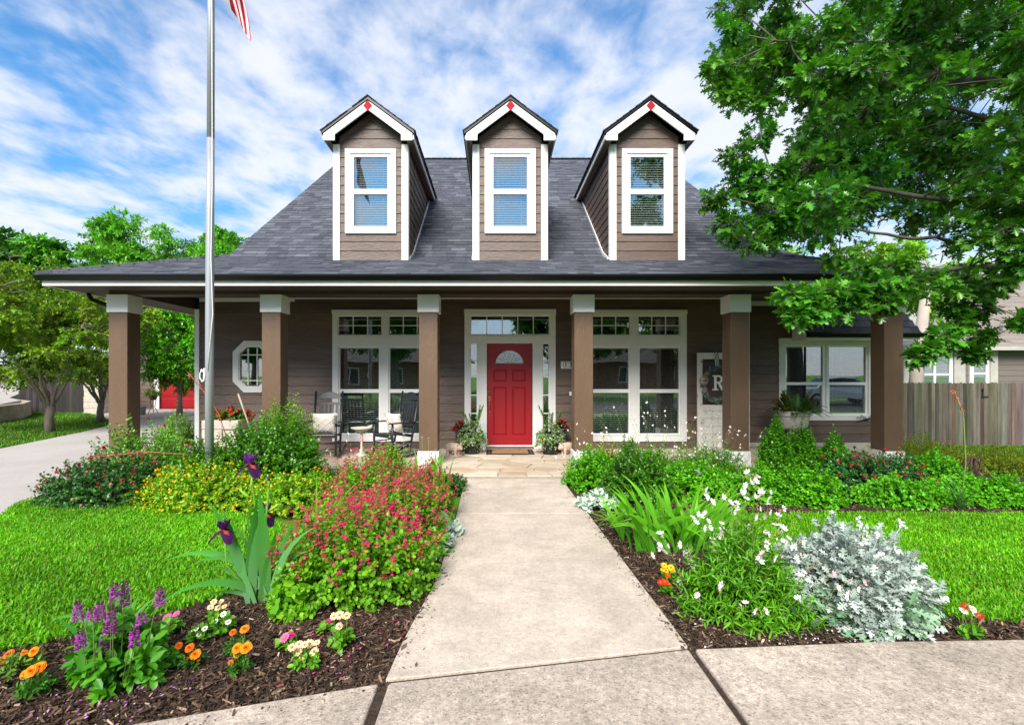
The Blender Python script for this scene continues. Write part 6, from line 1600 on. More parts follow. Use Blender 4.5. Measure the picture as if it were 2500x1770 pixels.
# ---- other trees and tall shrubs
def tree(name, label, x, y, trunk_h, tr, crown_c, crown_r, n, rc, twigs, m, T, L, wid, lo, hi, bark='bark', cat='tree', flat=.7, limbs=6, mtl='leaf', lean=0, hollow=.3, droop=.15):
    t = thing(name, label, cat, (x, y, float(gz(x, y))))
    mb = MB(); top = (x + lean, y, trunk_h); mb.tube([(x, y, float(gz(x, y)) - .1), (x + lean * .4, y, trunk_h * .5), top], [tr * 1.25, tr, tr * .75], 10); mb.build('trunk', bark, t)
    lim = []
    for k in range(limbs):
        a = 6.283 * k / limbs + .5; e = Vector((crown_c[0] + crown_r[0] * .6 * math.cos(a), crown_c[1] + crown_r[1] * .6 * math.sin(a), crown_c[2] + random.uniform(-.2, .5) * crown_r[2])); st_ = Vector(top) - Vector((0, 0, tr))
        lim.append(([st_, st_.lerp(e, .4) + Vector((0, 0, .15 * crown_r[2])), e], tr * .55, .02))
    lp = limb_mesh(t, lim, bark)
    C = []; Rd = []
    while len(C) < n:
        d = rng.uniform(-1, 1, 3); q = np.linalg.norm(d)
        if q > 1 or q < hollow: continue
        C.append(np.array(crown_c) + d * np.array(crown_r)); Rd.append(rng.uniform(*rc))
    C = np.array(C); Rd = np.array(Rd); f = Fol(); tw = Fol()
    near = 0 < y < 20
    clusters_foliage(f, tw if near else None, C, Rd, twigs, m, T, L, wid, lo, hi, flat=flat, droop=droop); f.build('foliage', mtl, t)
    if near: tw.build('twig', 'stem', t)
    twig_links(t, C, lp, bark, tr * .18, .012)
    return t
back = tree('ash_tree', 'tall feathery bright green tree beyond the porch roof', -19.6, 28.5, 4.2, .28, (-19.6, 28.5, 7.6), (6.1, 3.6, 2.7), 105, (.8, 1.35), 24, 20, LEAF2, .21, .45, (.05, .22, .012), (.16, .46, .03), limbs=9, flat=.55)
tree('photinia', 'dense bright green tall shrub in front of the red garage door', -11.75, 18.6, .9, .10, (-11.7, 18.6, 2.7), (1.35, 1.1, 1.85), 80, (.38, .6), 24, 18, LEAF2, .09, .55, (.045, .23, .006), (.16, .52, .012), limbs=5, mtl='leaf_gloss', cat='shrub', hollow=.1, flat=.9)
tree('pale_trunk_tree', 'pale barked tree between the column and the neighbouring house', 13.9, 16.6, 4.3, .19, (15.2, 18.5, 5.2), (2.8, 1.6, 1.6), 50, (.5, .9), 20, 16, LEAF2, .14, .55, (.09, .26, .01), (.24, .5, .02), bark='bark_pale', lean=.45)
tree('far_tree', 'bright green tree behind the neighbouring house roof', 17.0, 30.0, 3.5, .25, (17.0, 30.0, 6.4), (4.2, 3, 2.6), 50, (.9, 1.4), 20, 16, LEAF2, .24, .5, (.10, .26, .015), (.25, .5, .03))
f_ = tree('street_tree', 'broad street tree across the road from the house', -7.5, -17, 3.0, .3, (-7.5, -17, 6.2), (4.6, 3.6, 3.1), 60, (.9, 1.5), 20, 16, LEAF2, .34, .6, (.02, .10, .012), (.08, .26, .02))
def copy_thing(o, loc, label):
    r = o.copy(); COL.objects.link(r); r.location = loc; r['label'] = label
    for ch in list(o.children):
        c = ch.copy(); COL.objects.link(c); c.parent = r
    return r
copy_thing(f_, (6.0, -19, -.05), 'street tree across the road from the front door')
copy_thing(f_, (14.5, -14, -.05), 'street tree across the road from the oak')
copy_thing(f_, (-19.5, -20, -.05), 'street tree across the road from the driveway')
copy_thing(f_, (-27.5, 27, -.05), 'dark street tree far behind the dark fence')
copy_thing(f_, (-35, 21, -.05), 'dark tree far beyond the retaining wall')
copy_thing(f_, (-22.5, 36, -.05), 'dark tree far behind the garage roof')
copy_thing(f_, (26, 38, -.05), 'dark tree far behind the neighbouring house')
# ================================================================== NEIGHBOURING BUILDINGS AND FENCES
def board_wall(parent, x0, x1, z0, z1, y, ex, m, th=.02):
    z = z0
    while z < z1 - .02:
        t = min(z + ex, z1); mb = MB()
        mb.add([(x0, y - th, z), (x1, y - th, z), (x1, y, z), (x0, y, z), (x0, y - .004, t), (x1, y - .004, t), (x1, y, t), (x0, y, t)], [(3, 2, 1, 0), (4, 5, 6, 7), (0, 1, 5, 4), (1, 2, 6, 5), (2, 3, 7, 6), (3, 0, 4, 7)])
        mb.build('board', m, parent); z += ex
# ---- neighbour to the right
YN = 20.0
n3 = lambda zx_, zy_: (PX(2180 + zx_ * .3016, YN), PZ(640 + zy_ * .3016, YN))
nbh = thing('neighbour_house', 'beige roofed house behind the weathered picket fence', 'house', (20, YN, -.45))
xe0, ze0 = n3(165, 690); xr1 = 30.0
mb = MB(); mb.box(n3(95, 0)[0], xr1, YN + .02, YN + 8, -.5, 2.75); nw = mb.build('wall', 'stucco', nbh)
board_wall(nw, n3(830, 0)[0], xr1, .2, n3(0, 690)[1], YN, n3(0, 0)[1] - n3(0, 44)[1], 'neighbour_siding')
board_wall(nw, n3(567, 0)[0], n3(612, 0)[0], .2, n3(0, 712)[1], YN, n3(0, 0)[1] - n3(0, 44)[1], 'neighbour_siding')
for a, b in ((476, 566), (768, 828)):
    mb = MB(); mb.box(n3(a, 0)[0], n3(b, 0)[0], YN - .12, YN + .0, -.45, n3(0, 700)[1]); mb.build('pier', 'stucco', nbh, bevel=.01)
def n_window(a, b, top, bot, cols):
    w = part('window', nbh); x0, z1 = n3(a, top); x1, z0 = n3(b, bot)
    fw = .13; hs = []; cw = (x1 - x0 - fw * 2 - .09 * (cols - 1)) / cols; zm = (z0 + z1) / 2 + .02
    for k in range(cols):
        xa = x0 + fw + k * (cw + .09); hs += [(xa, xa + cw, z0 + .1, zm - .03), (xa, xa + cw, zm + .03, z1 - .12)]
    mb = MB(); mb.holed(x0, x1, z0, z1, hs, YN - .07, YN - .005); mb.build('frame', 'vinyl', w)
    for h in hs:
        mb = MB(); mb.box(h[0] - .01, h[1] + .01, YN - .035, YN - .03, h[2] - .01, h[3] + .01); mb.build('pane', 'glass', w)
    mb = MB(); z = z1 - .15
    while z > z0: mb.box(x0 + fw, x1 - fw, YN - .026, YN - .022, z, z + .03); z -= .055
    mb.build('blind', 'blind', w)
n_window(182, 472, 715, 1110, 2); n_window(612, 766, 705, 1110, 1)
NE = n3(0, 690)[1] - .02
mb = MB(); yl, yt2 = YN - .5, YN + 7.0
xh = n3(1061, 0)[0]; zt3 = PZ(672, YN + 6.2); xa_ = xe0 - .1
zN = NE + .02
apex = (xa_ + 6.2, YN + 6.0, zN + 4.1)
mb.add([(xa_, yl, zN), (xr1 + .3, yl, zN), (xr1 + .3, YN + 6.0, zN + 4.1), apex, (xa_, YN + 12.5, zN)], [(0, 1, 2, 3), (0, 3, 4)])
nr = mb.build('roof', 'stucco', nbh)
SH0 = SHC; SHC = [(.24, .205, .18), (.25, .215, .19), (.27, .235, .205), (.22, .19, .165), (.21, .18, .16)]
Ls = math.hypot(6.5, 4.1)
shingles_joined(shingle_list((0, yl, zN), (1, 0, 0), (0, 6.5, 4.1), [(xa_, 0), (xr1 + .3, 0), (xr1 + .3, Ls), (apex[0], Ls)], ex=.17, wr=(.3, .8), th=.02), nr)
SHC = SH0
mb = MB(); mb.box(xa_, xr1, yl - .03, yl - .002, zN - .14, zN + .01); mb.box(xa_ + .02, xr1, yl, YN - .13, zN - .13, zN - .11); mb.build('fascia', 'stucco', nbh)
vx, vz = n3(875, 590); vy = yl + (PZ(640 + 575 * .3016, YN) - zN) * 1.9
mb = MB(); vy = 20.6; vzz = zN + (vy - yl) * 4.1 / 6.5; vx = PX(2180 + 875 * .3016, vy); mb.tube([(vx, vy, vzz - .1), (vx, vy, vzz + .28)], .05, 10); mb.build('vent_pipe', 'pot_grey', nbh)

# ---- weathered picket fence with a gate
YF = 14.0
def fence(name, label, x0, x1, y, z0, z1, pw, m, tints, gate=None, jit=.012, dog=True):
    t = thing(name, label, 'fence', ((x0 + x1) / 2, y, z0)); x = x0; meshes = {}
    while x < x1:
        if gate and gate - .01 < x < gate + .012: x += .022
        h = z1 - z0; c = pw * .30; w = pw - .004
        key = 0
        if key not in meshes:
            mb = MB(); mb.prism([(0, 0, 0), (w, 0, 0), (w, 0, h - c), (w - c, 0, h - c * .15), (w * .5, 0, h), (c, 0, h - c * .15), (0, 0, h - c)], (0, .016, 0))
            me = bpy.data.meshes.new('picket'); me.from_pydata(mb.v, [], mb.f); me.materials.append(M[m]); meshes[key] = me
        o = link('picket', meshes[key], m, t); o.location = Vector((x, y + random.uniform(-.004, .004), z0 + random.uniform(-jit, jit))) - wloc(t)
        g = random.choice(tints); o.color = (*[q * random.uniform(.85, 1.15) for q in g], 1)
        x += pw
    for zz in (z0 + .3, z1 - .35):
        mb = MB(); mb.box(x0, x1, y + .022, y + .06, zz - .045, zz + .045); o = mb.build('rail', m, t); o.color = (.6, .6, .6, 1)
    return t
zf0, zf1 = PZ(1088, YF), PZ(934, YF); gx_ = PX(2398.6, YF)
fr = fence('picket_fence', 'weathered grey picket fence between the two houses', PX(2190, YF), 17.2, YF, zf0, zf1, .0975, 'fence_wood', [(1, 1, 1), (.75, .72, .7), (1.25, 1.2, 1.1), (.55, .52, .5), (1.05, .95, .8)], gate=gx_)
mb = MB(); lx, lz = PX(2398, YF), PZ(965, YF); mb.bar((lx, YF - .012, lz + .18), (lx, YF - .012, lz - .08), .03, .012, (0, 1, 0)); mb.bar((lx - .03, YF - .016, lz - .05), (lx + .16, YF - .016, lz - .04), .012, .035); mb.ellipsoid((lx, YF - .02, lz + .16), (.03, .015, .05)); mb.build('gate_latch', 'black_iron', fr)

# ---- left: dark fence, light pier, retaining wall, garage
fence('dark_fence', 'dark stained board fence beyond the crape myrtle', -20.2, -16.9, 21.2, -.06, 1.95, .14, 'fence_dark', [(1, 1, 1), (.8, .8, .8), (1.4, 1.3, 1.2)], dog=False)
t = thing('stone_pier', 'light stone pier beside the dark fence', 'pier', (-16.2, 20.5, -.05))
for k in range(9):
    mb = MB(); j = random.uniform(-.012, .012); mb.box(-16.65 + j, -16.0 + j, 20.2, 20.7, -.05 + k * .24, .185 + k * .24); mb.build('stone', 'limestone', t, bevel=.01)
rw = [(-15.2, 12.8), (-15.6, 14.2), (-16.1, 16.0), (-16.9, 17.9), (-18.2, 19.6), (-19.6, 20.6)]
t = thing('retaining_wall', 'low curved grey concrete retaining wall at the edge of the grass island', 'wall', (-16.1, 16, -.05))
mb = MB(); n = len(rw); q = smooth_poly(rw + [(a - .22, b + .06) for a, b in rw[::-1]], 0)
mb.prism([(a, b, .52 if i not in (0, n * 2 - 1) else .34) for i, (a, b) in enumerate(ccw(q))], (0, 0, -.7)); mb.build('wall_body', 'concrete_worn', t, bevel=.012)
mb = MB(); q = [(-15.75, 12.9, .44), (-16.6, 16.0, .46), (-18.6, 19.6, .55), (-20.0, 20.55, .6), (-22, 24, 1.0), (-27, 34, 2.0), (-60, 34, 2.2), (-60, 9, .9), (-40, 9, .44), (-16, 11.5, .3)]
mb.add([(-30, 18, .8)] + q + [(x_, y_, -.3) for x_, y_, z_ in q], [(0, i + 2, i + 1) for i in range(9)] + [(0, 1, 10)] + [(i + 1, i + 2, i + 12, i + 11) for i in range(9)]); struct(mb.build('neighbour_drive', 'concrete_drive'))

YG = 23.0
gar = thing('garage', 'dark sided garage with a red sectional door behind the tall shrub', 'garage', (-12, YG, -.05))
gx0 = PX(390, YG); gx1 = gx0 + 4.9
mb = MB(); mb.holed(-17.2, -7.8, -.1, 2.75, [(gx0, gx1, -.09, 2.2)], YG + .02, YG + .2); gw_ = mb.build('wall', 'interior', gar)
board_wall(gw_, -17.2, gx0 - .24, -.05, 2.75, YG, .185, 'siding'); board_wall(gw_, gx1 + .24, -7.8, -.05, 2.75, YG, .185, 'siding'); board_wall(gw_, gx0 - .24, gx1 + .24, 2.36, 2.75, YG, .185, 'siding')
mb = MB(); mb.holed(gx0 - .24, gx1 + .24, -.08, 2.36, [(gx0, gx1, -.07, 2.16)], YG - .05, YG + .1); mb.build('door_casing', 'white', gar)
mb = MB(); mb.box(gx0, gx1, YG + .06, YG + .1, -.06, 2.17); gd = mb.build('garage_door', 'red_door', gar)
for r_ in range(4):
    for c_ in range(6):
        x0 = gx0 + .08 + c_ * .80; z0 = -.02 + r_ * .54
        mb = MB(); mb.box(x0, x0 + .70, YG + .045, YG + .059, z0 + .06, z0 + .46); mb.build('panel', 'red_door', gd, bevel=.012)
    if r_: mb = MB(); mb.box(gx0, gx1, YG + .052, YG + .0595, -.02 + r_ * .54 - .012, -.02 + r_ * .54 + .004); mb.build('section_seam', 'red_trim', gd)
mb = MB(); mb.add([(-17.7, YG - .5, 2.72), (-7.3, YG - .5, 2.72), (-9.5, YG + 4, 5.2), (-15.5, YG + 4, 5.2), (-17.7, YG + 8, 2.72), (-7.3, YG + 8, 2.72)], [(0, 1, 2, 3), (0, 3, 4), (1, 5, 2), (3, 2, 5, 4)]); mb.build('roof', 'roof_deck', gar)
# small things by the garage
bx_, by_ = PX(346, 19.5), 19.5
t = thing('bucket', 'grey plastic bucket by the garage wall', 'bucket', (bx_, by_, -.02))
mb = MB(); mb.lathe((bx_, by_, -.02), [(.12, 0), (.15, .30), (.165, .31), (.165, .335), (.14, .335), (.12, .03)], 18); mb.build('pail', 'bucket', t)
mb = MB(); mb.tube([(bx_ + .165 * math.cos(a), by_ - .02, .30 - .14 * math.sin(a) * .6) for a in np.linspace(0, math.pi, 9)], .005, 5); mb.build('bail_handle', 'steel', t)
hx_, hy_ = PX(374, 20.2), 20.2
t = thing('plant_stand', 'small iron plant stand with a fern pot beside the garage door', 'plant stand', (hx_, hy_, -.02))
mb = MB()
for a in (0, 2.09, 4.19): mb.tube([(hx_ + .2 * math.cos(a), hy_ + .2 * math.sin(a), -.02), (hx_ + .06 * math.cos(a), hy_ + .06 * math.sin(a), .25), (hx_ + .12 * math.cos(a), hy_ + .12 * math.sin(a), .52)], .012, 6)
mb.build('stand', 'black_iron', t)
t2 = thing('potted_fern', 'fern in a woven pot on the iron plant stand', 'plant', (hx_, hy_, .52))
mb = MB(); mb.lathe((hx_, hy_, .52), [(.10, 0), (.15, .12), (.17, .2), (.15, .2), (.12, .05)], 14); mb.build('pot', 'wicker', t2)
leafy('potted_fern', '', hx_, hy_, .32, .32, .28, 46, 10, .09, .35, (.10, .22, .015), (.26, .42, .03), parent=t2, stems=False, z=.70, min_el=-.3)

# ---- houses across the street (they show in the window glass)
def street_house(label, x, y, w, roofcol):
    t = thing('street_house', label, 'house', (x, y, -.05))
    mb = MB(); mb.box(x - w, x + w, y - 4, y, -.1, 2.8); mb.build('wall', 'brick', t)
    mb = MB(); mb.add([(x - w - .5, y + .5, 2.7), (x + w + .5, y + .5, 2.7), (x + w - 2, y - 3.5, 5.8), (x - w + 2, y - 3.5, 5.8), (x - w - .5, y - 7.5, 2.7), (x + w + .5, y - 7.5, 2.7)], [(1, 0, 3, 2), (0, 4, 3), (5, 1, 2), (4, 5, 2, 3)]); mb.build('roof', roofcol, t)
    for k in (-.6, 0, .55):
        wd = part('window', t); xx = x + k * w
        mb = MB(); mb.box(xx - .75, xx + .75, y + .002, y + .06, .7, 2.2); mb.build('frame', 'vinyl', wd)
        for s in (-1, 1): mb = MB(); mb.box(xx + s * .36 - .31, xx + s * .36 + .31, y + .061, y + .068, .8, 2.1); mb.build('pane', 'gutter', wd)
street_house('brick house across the street opposite the porch windows', -9, -24, 6.5, 'neighbour_siding'); street_house('brick house across the street opposite the oak', 12, -25, 6.5, 'neighbour_siding')
# ================================================================== THINGS ON THE PORCH AND IN THE YARD
def rot2(x, y, a): return x * math.cos(a) - y * math.sin(a), x * math.sin(a) + y * math.cos(a)
class LMB(MB):
    """mesh collector in the local frame of a thing (rotated about z)"""
    def place(s, loc, a, name, m, parent, **kw):
        s.v = [(*[p + q for p, q in zip(rot2(v[0], v[1], a), loc[:2])], v[2] + loc[2]) for v in s.v]
        return s.build(name, m, parent, **kw)
# ---- rocking chairs (local: faces -y)
def rocking_chair(label, x, y, a):
    t = thing('rocking_chair', label, 'rocking chair', (x, y, ZP), 'rocking chairs on the porch'); L = (x, y, ZP)
    tl = .21                                            # rake of the back
    by = lambda z: .24 + (z - .42) * tl
    for s in (-1, 1):
        m_ = LMB(); m_.tube([(s * .25, by(.06) , .06), (s * .25, by(.5), .5), (s * .25, by(1.17), 1.17)], [.019, .021, .019], 10); m_.tube([(s * .25, by(1.17), 1.17), (s * .25, by(1.19), 1.195)], [.022, .012], 10); m_.place(L, a, 'back_post', 'black_paint', t)
        m_ = LMB(); m_.tube([(s * .275, -.24, .055), (s * .275, -.235, .40), (s * .275, -.23, .635)], [.018, .022, .019], 10); m_.place(L, a, 'leg', 'black_paint', t)
        m_ = LMB(); m_.prism([(s * .24, -.30, .652), (s * .325, -.30, .652), (s * .315, .1, .652), (s * .285, by(.64) + .02, .652), (s * .255, by(.64) + .02, .652), (s * .25, .1, .652)] if s > 0 else [(s * .325, -.30, .652), (s * .24, -.30, .652), (s * .25, .1, .652), (s * .255, by(.64) + .02, .652), (s * .285, by(.64) + .02, .652), (s * .315, .1, .652)], (0, 0, -.022)); m_.place(L, a, 'armrest', 'black_paint', t, bevel=.006)
        m_ = LMB()
        pts = [(s * .27, yy, .028 + .085 * ((yy - .02) / .48) ** 2) for yy in np.linspace(-.42, .56, 13)]
        for p, q in zip(pts, pts[1:]): m_.bar(p, q, .030, .042)
        m_.place(L, a, 'rocker', 'black_paint', t, bevel=.004)
        for zz in (.20, .29): m_ = LMB(); m_.tube([(s * .27, -.24, zz), (s * .255, by(zz), zz)], .011, 8); m_.place(L, a, 'side_stretcher', 'black_paint', t)
    for zz in (.17, .27): m_ = LMB(); m_.tube([(-.275, -.24, zz), (.275, -.24, zz)], .0115, 8); m_.place(L, a, 'front_stretcher', 'black_paint', t)
    m_ = LMB(); m_.tube([(-.25, by(.22), .22), (.25, by(.22), .22)], .011, 8); m_.place(L, a, 'rear_stretcher', 'black_paint', t)
    # seat: rolled front rail and slats running front to back
    m_ = LMB(); m_.box(-.265, .265, -.265, -.225, .375, .435); m_.place(L, a, 'seat_rail', 'black_paint', t, bevel=.012)
    m_ = LMB(); m_.box(-.24, .24, by(.4) - .035, by(.4) - .005, .36, .405); m_.place(L, a, 'seat_rail', 'black_paint', t, bevel=.008)
    for k in range(9):
        xx = -.236 + k * .059; m_ = LMB(); m_.bar((xx, -.232, .437), (xx, by(.4) - .008, .405), .042, .014); m_.place(L, a, 'seat_slat', 'black_paint', t, bevel=.003)
    # back
    def backpt(u, z, dy=0): return (u, by(z) + dy, z)
    m_ = LMB(); n = 12; top = [backpt(-.232 + .464 * i / n, 1.075 + .105 * math.sin(math.pi * (i / n)) ** .8) for i in range(n + 1)]
    bot = [backpt(-.232 + .464 * i / n, 1.04 + .012 * math.sin(math.pi * i / n)) for i in range(n + 1)]
    m_.prism(bot + top[::-1], (0, .022, 0)); m_.place(L, a, 'crest_rail', 'black_paint', t, bevel=.004)
    for z0, z1 in ((.935, .98), (.52, .565)):
        m_ = LMB(); m_.prism([backpt(-.235, z0), backpt(.235, z0), backpt(.235, z1), backpt(-.235, z1)], (0, .02, 0)); m_.place(L, a, 'back_rail', 'black_paint', t, bevel=.003)
    for k in range(5):
        u = -.15 + .075 * k; m_ = LMB(); m_.prism([backpt(u - .019, .565, .004), backpt(u + .019, .565, .004), backpt(u + .019, .935, .004), backpt(u - .019, .935, .004)], (0, .012, 0)); m_.place(L, a, 'back_slat', 'black_paint', t)
    return t
def pillow(label, x, y, z, a, tilt):
    t = thing('pillow', label, 'pillow', (x, y, z), 'pillows on the rocking chairs')
    n = 22; hw, hh, th = .215, .185, .075
    Rm = Matrix.Rotation(a, 3, 'Z') @ Matrix.Rotation(-tilt, 3, 'X')
    def surf(u, v, s):
        e = (max(0, 1 - abs(u) ** 3.2) * max(0, 1 - abs(v) ** 3.2)) ** .5
        pin_ = 1 - .06 * (1 - abs(v)) * 0
        w = hw * u * (1 - .05 * (1 - v * v)) ; h = hh * v * (1 - .05 * (1 - u * u))
        dm = min(abs(((u * 1.5 + v * 1.5) % 1) - .5), abs(((u * 1.5 - v * 1.5) % 1) - .5))
        return Vector((w, -s * (th * e + (.006 if s > 0 and dm > .42 else 0)), h + hh)), dm
    vs = []; fs = []
    for s in (1, -1):
        b = len(vs)
        for i in range(n + 1):
            for j in range(n + 1):
                vs.append(Rm @ surf(-1 + 2 * i / n, -1 + 2 * j / n, s)[0] + Vector((x, y, z)))
        for i in range(n):
            for j in range(n):
                q = (b + i * (n + 1) + j, b + (i + 1) * (n + 1) + j, b + (i + 1) * (n + 1) + j + 1, b + i * (n + 1) + j + 1); fs.append(q if s > 0 else q[::-1])
    mb = MB(); mb.add(vs, fs, True); cv = mb.build('cover', 'pillow', t)
    # raised tufted lozenge lines
    mb = MB()
    def path(f):
        pts = []
        for k in range(25):
            q = f(k / 24)
            if q and abs(q[0]) <= .98 and abs(q[1]) <= .98: pts.append(Rm @ (surf(q[0], q[1], 1)[0] + Vector((0, -.002, 0))) + Vector((x, y, z)))
        return pts
    for k in range(-2, 4):
        for sg in (1, -1):
            p = path(lambda q, k=k, sg=sg: (-1 + 2 * q, sg * (-1 + 2 * q) * 1.0 + (k - .5) * .66))
            if len(p) > 2: m_ = MB(); m_.tube(p, .005, 5); m_.build('tufted_line', 'pillow_line', t)
    for u, v in ((-1, 1), (1, 1), (-1, -1), (1, -1)):
        c = Rm @ surf(u * .97, v * .97, 1)[0] + Vector((x, y, z)); f = Fol(); N = 26
        d = np.tile(np.array(Rm @ Vector((u, -.2, -.5 if v > 0 else -.9))), (N, 1)) + rng.normal(0, .35, (N, 3)); p0 = np.tile(np.array(c), (N, 1)) + rng.normal(0, .006, (N, 3))
        f.tubes(p0, p0 + nrm(d) * .02, p0 + nrm(d) * .045 - np.array([0, 0, .01]), .003, .002, np.array((.72, .67, .60)), 2); f.build('tassel', 'stem', t)
rocking_chair('black slatted rocking chair facing the street beside the window', -3.14, 9.16, R(4))
pillow('cream lozenge pillow leaning in the street facing rocking chair', -3.14, 9.22, ZP + .44, R(4), R(-12))
rocking_chair('black rocking chair turned sideways next to the brown column', -1.86, 9.18, R(-42))
pillow('cream lozenge pillow in the rocking chair turned sideways', -1.82, 9.23, ZP + .44, R(-42), R(-14))

# ---- cast pedestal table with a bird between the chairs
bx, by_ = PX(883, 9.3), 9.3
t = thing('pedestal_table', 'small cream cast pedestal dish with a bird between the rocking chairs', 'pedestal table', (bx, by_, ZP))
mb = MB(); mb.lathe((bx, by_, ZP), [(.11, 0), (.11, .015), (.06, .04), (.03, .07), (.045, .10), (.022, .14), (.018, .30), (.024, .33), (.018, .36), (.03, .42), (.035, .45)], 16); mb.build('pedestal', 'cast_cream', t)
mb = MB(); mb.lathe((bx, by_, ZP), [(.03, .44), (.12, .475), (.185, .505), (.20, .52), (.195, .527), (.17, .512), (.08, .49), (.0, .485)], 24); mb.build('dish', 'cast_cream', t)
for k in range(6):
    a = k * 1.047 + .5; m_ = MB(); m_.tube([(bx + r_ * math.cos(a), by_ + r_ * math.sin(a), ZP + z_) for r_, z_ in ((.03, .42), (.08, .41), (.115, .44), (.10, .465), (.075, .45), (.085, .435))], .007, 6); m_.build('scroll_bracket', 'cast_cream', t)
mb = MB(); mb.ellipsoid((bx + .17, by_ - .02, ZP + .55), (.03, .018, .018)); mb.ellipsoid((bx + .195, by_ - .02, ZP + .568), (.013, .012, .012)); mb.tube([(bx + .15, by_ - .02, ZP + .55), (bx + .11, by_ - .02, ZP + .56)], [.012, .003], 6); o = mb.build('bird', 'cast_cream', t); rm = o.modifiers.new('r', 'REMESH'); rm.mode = 'VOXEL'; rm.voxel_size = .004

# ---- stone pigs
def pig(label, x, y, a):
    t = thing('pig_statue', label, 'statue', (x, y, ZP), 'stone pigs beside the door'); L = (x, y, ZP)
    m_ = LMB()
    m_.ellipsoid((-.02, 0, .165), (.125, .078, .088), 16, 10); m_.ellipsoid((-.085, 0, .16), (.07, .076, .085), 14, 10); m_.ellipsoid((.06, 0, .17), (.07, .07, .078), 14, 10)
    m_.ellipsoid((.125, 0, .165), (.058, .056, .055), 14, 10); m_.tube([(.15, 0, .152), (.195, 0, .138)], [.036, .027], 12)
    for s in (-1, 1):
        m_.tube([(.118, s * .042, .20), (.135, s * .055, .235), (.155, s * .052, .225)], [.018, .014, .006], 8)
        m_.tube([(.07, s * .045, .13), (.075, s * .045, .05), (.08, s * .045, .015)], [.034, .024, .026], 10); m_.tube([(-.09, s * .048, .13), (-.10, s * .05, .06), (-.085, s * .05, .015)], [.042, .027, .026], 10)
    m_.tube([(-.15, 0, .17), (-.168, .012, .185), (-.172, -.004, .2), (-.16, -.008, .195)], .008, 6)
    o = m_.place(L, a, 'body', 'terracotta_stone', t); rm = o.modifiers.new('r', 'REMESH'); rm.mode = 'VOXEL'; rm.voxel_size = .0065; rm.use_smooth_shade = True; sm = o.modifiers.new('s', 'SMOOTH'); sm.iterations = 3
    m_ = LMB(); m_.box(-.15, .15, -.075, .075, 0, .022); m_.place(L, a, 'base', 'terracotta_stone', t, bevel=.006)
    for s in (-1, 1): m_ = LMB(); m_.ellipsoid((.158, s * .032, .183), (.006, .005, .006), 8, 6); m_.place(L, a, 'eye', 'rust', t)
    for s in (-1, 1): m_ = LMB(); m_.ellipsoid((.199, s * .011, .139), (.004, .005, .007), 8, 6); m_.place(L, a, 'nostril', 'rust', t)
pig('pale stone pig beside the planter left of the red door, snout toward it', PX(1107, 9.25), 9.25, R(-28))
pig('pale stone pig between the planter and the column beside the doorbell', PX(1385, 9.3), 9.3, R(205))

# ---- planters
def ivy_pot(label, x, y, trail, ivy_label=None):
    t = thing('ivy_planter', label, 'planter', (x, y, ZP)); z = ZP
    mb = MB(); mb.lathe((x, y, z), [(.135, 0), (.145, .02), (.185, .36), (.20, .365), (.20, .40), (.18, .40), (.17, .34)], 24); mb.build('pot', 'pot_black', t)
    mb = MB(); mb.lathe((x, y, z), [(.0, .345), (.172, .35)], 16); mb.build('soil', 'soil', t)
    f = Fol(); S = dome((x, y), .27, .26, .26, 150, z0=z + .34, min_el=-.75, lump=.2, seed=trail, root=.5)
    S[2][:, 2] -= np.maximum(0, np.hypot(S[2][:, 0] - x, S[2][:, 1] - y) - .14) * 1.5
    # trailing runners
    n = 26; az = trail + rng.normal(0, .9, n); B = np.stack([x + .2 * np.cos(az), y + .2 * np.sin(az), np.full(n, z + .4)], 1); Tp = B + np.stack([.06 * np.cos(az), .06 * np.sin(az), -rng.uniform(.15, .38, n)], 1); Tp[:, 2] = np.maximum(Tp[:, 2], z + .03); Cc = B + np.stack([.1 * np.cos(az), .1 * np.sin(az), np.full(n, .02)], 1)
    foliage(f, S, 8, IVY, .042, .95, (.10, .22, .06), (.42, .50, .28), t0=.45, jl=.35); foliage(f, (B, Cc, Tp), 9, IVY, .038, .95, (.08, .22, .05), (.36, .46, .20), t0=.1, jl=.35); f.build('ivy', 'leaf', t)
    # foxtail fern plumes behind
    f = Fol()
    for k in range(7):
        a0 = random.uniform(0, 6.28); ln = random.uniform(.30, .52); b = np.array([[x + .06 * math.cos(a0), y + .08, z + .40]]); e = b + np.array([[.16 * math.cos(a0), .05 * math.sin(a0), ln]])
        foliage(f, (b, (b + e) / 2 + np.array([[.02, 0, .05]]), e), 150, LEAF2, .035, .22, (.05, .2, .02), (.18, .42, .05), t0=.08, ang=(.7, .2))
    f.build('fern_plume', 'leaf', t)
    return t
ivy_pot('black pot of variegated ivy and fern plumes left of the red door', PX(1152, 9.55), 9.55, 4.6)
ivy_pot('black pot of silvery ivy and fern plumes right of the red door', PX(1344, 9.5), 9.5, 3.9)
def begonia(label, x, y, h):
    t = thing('begonia_pot', label, 'planter', (x, y, ZP))
    mb = MB(); mb.lathe((x, y, ZP), [(.09, 0), (.12, h), (.13, h + .005), (.13, h + .03), (.115, h + .03), (.11, h - .04)], 20); mb.build('pot', 'pot_grey', t)
    f = Fol(); S = dome((x, y), .16, .15, .20, 60, z0=ZP + h - .02, seed=2, root=.4); foliage(f, S, 7, LEAF6, .045, .9, (.03, .03, .012), (.10, .05, .02), t0=.3); f.build('foliage', 'leaf_gloss', t)
    dots(t, S[2], .022, (.55, .012, .01), (.72, .05, .02), 34)
begonia('tall grey pot of red begonia behind the pig and ivy pot', PX(1126, 9.85), 9.85, .40)
begonia('grey pot of red begonia behind the silvery ivy', PX(1368, 9.85), 9.85, .42)

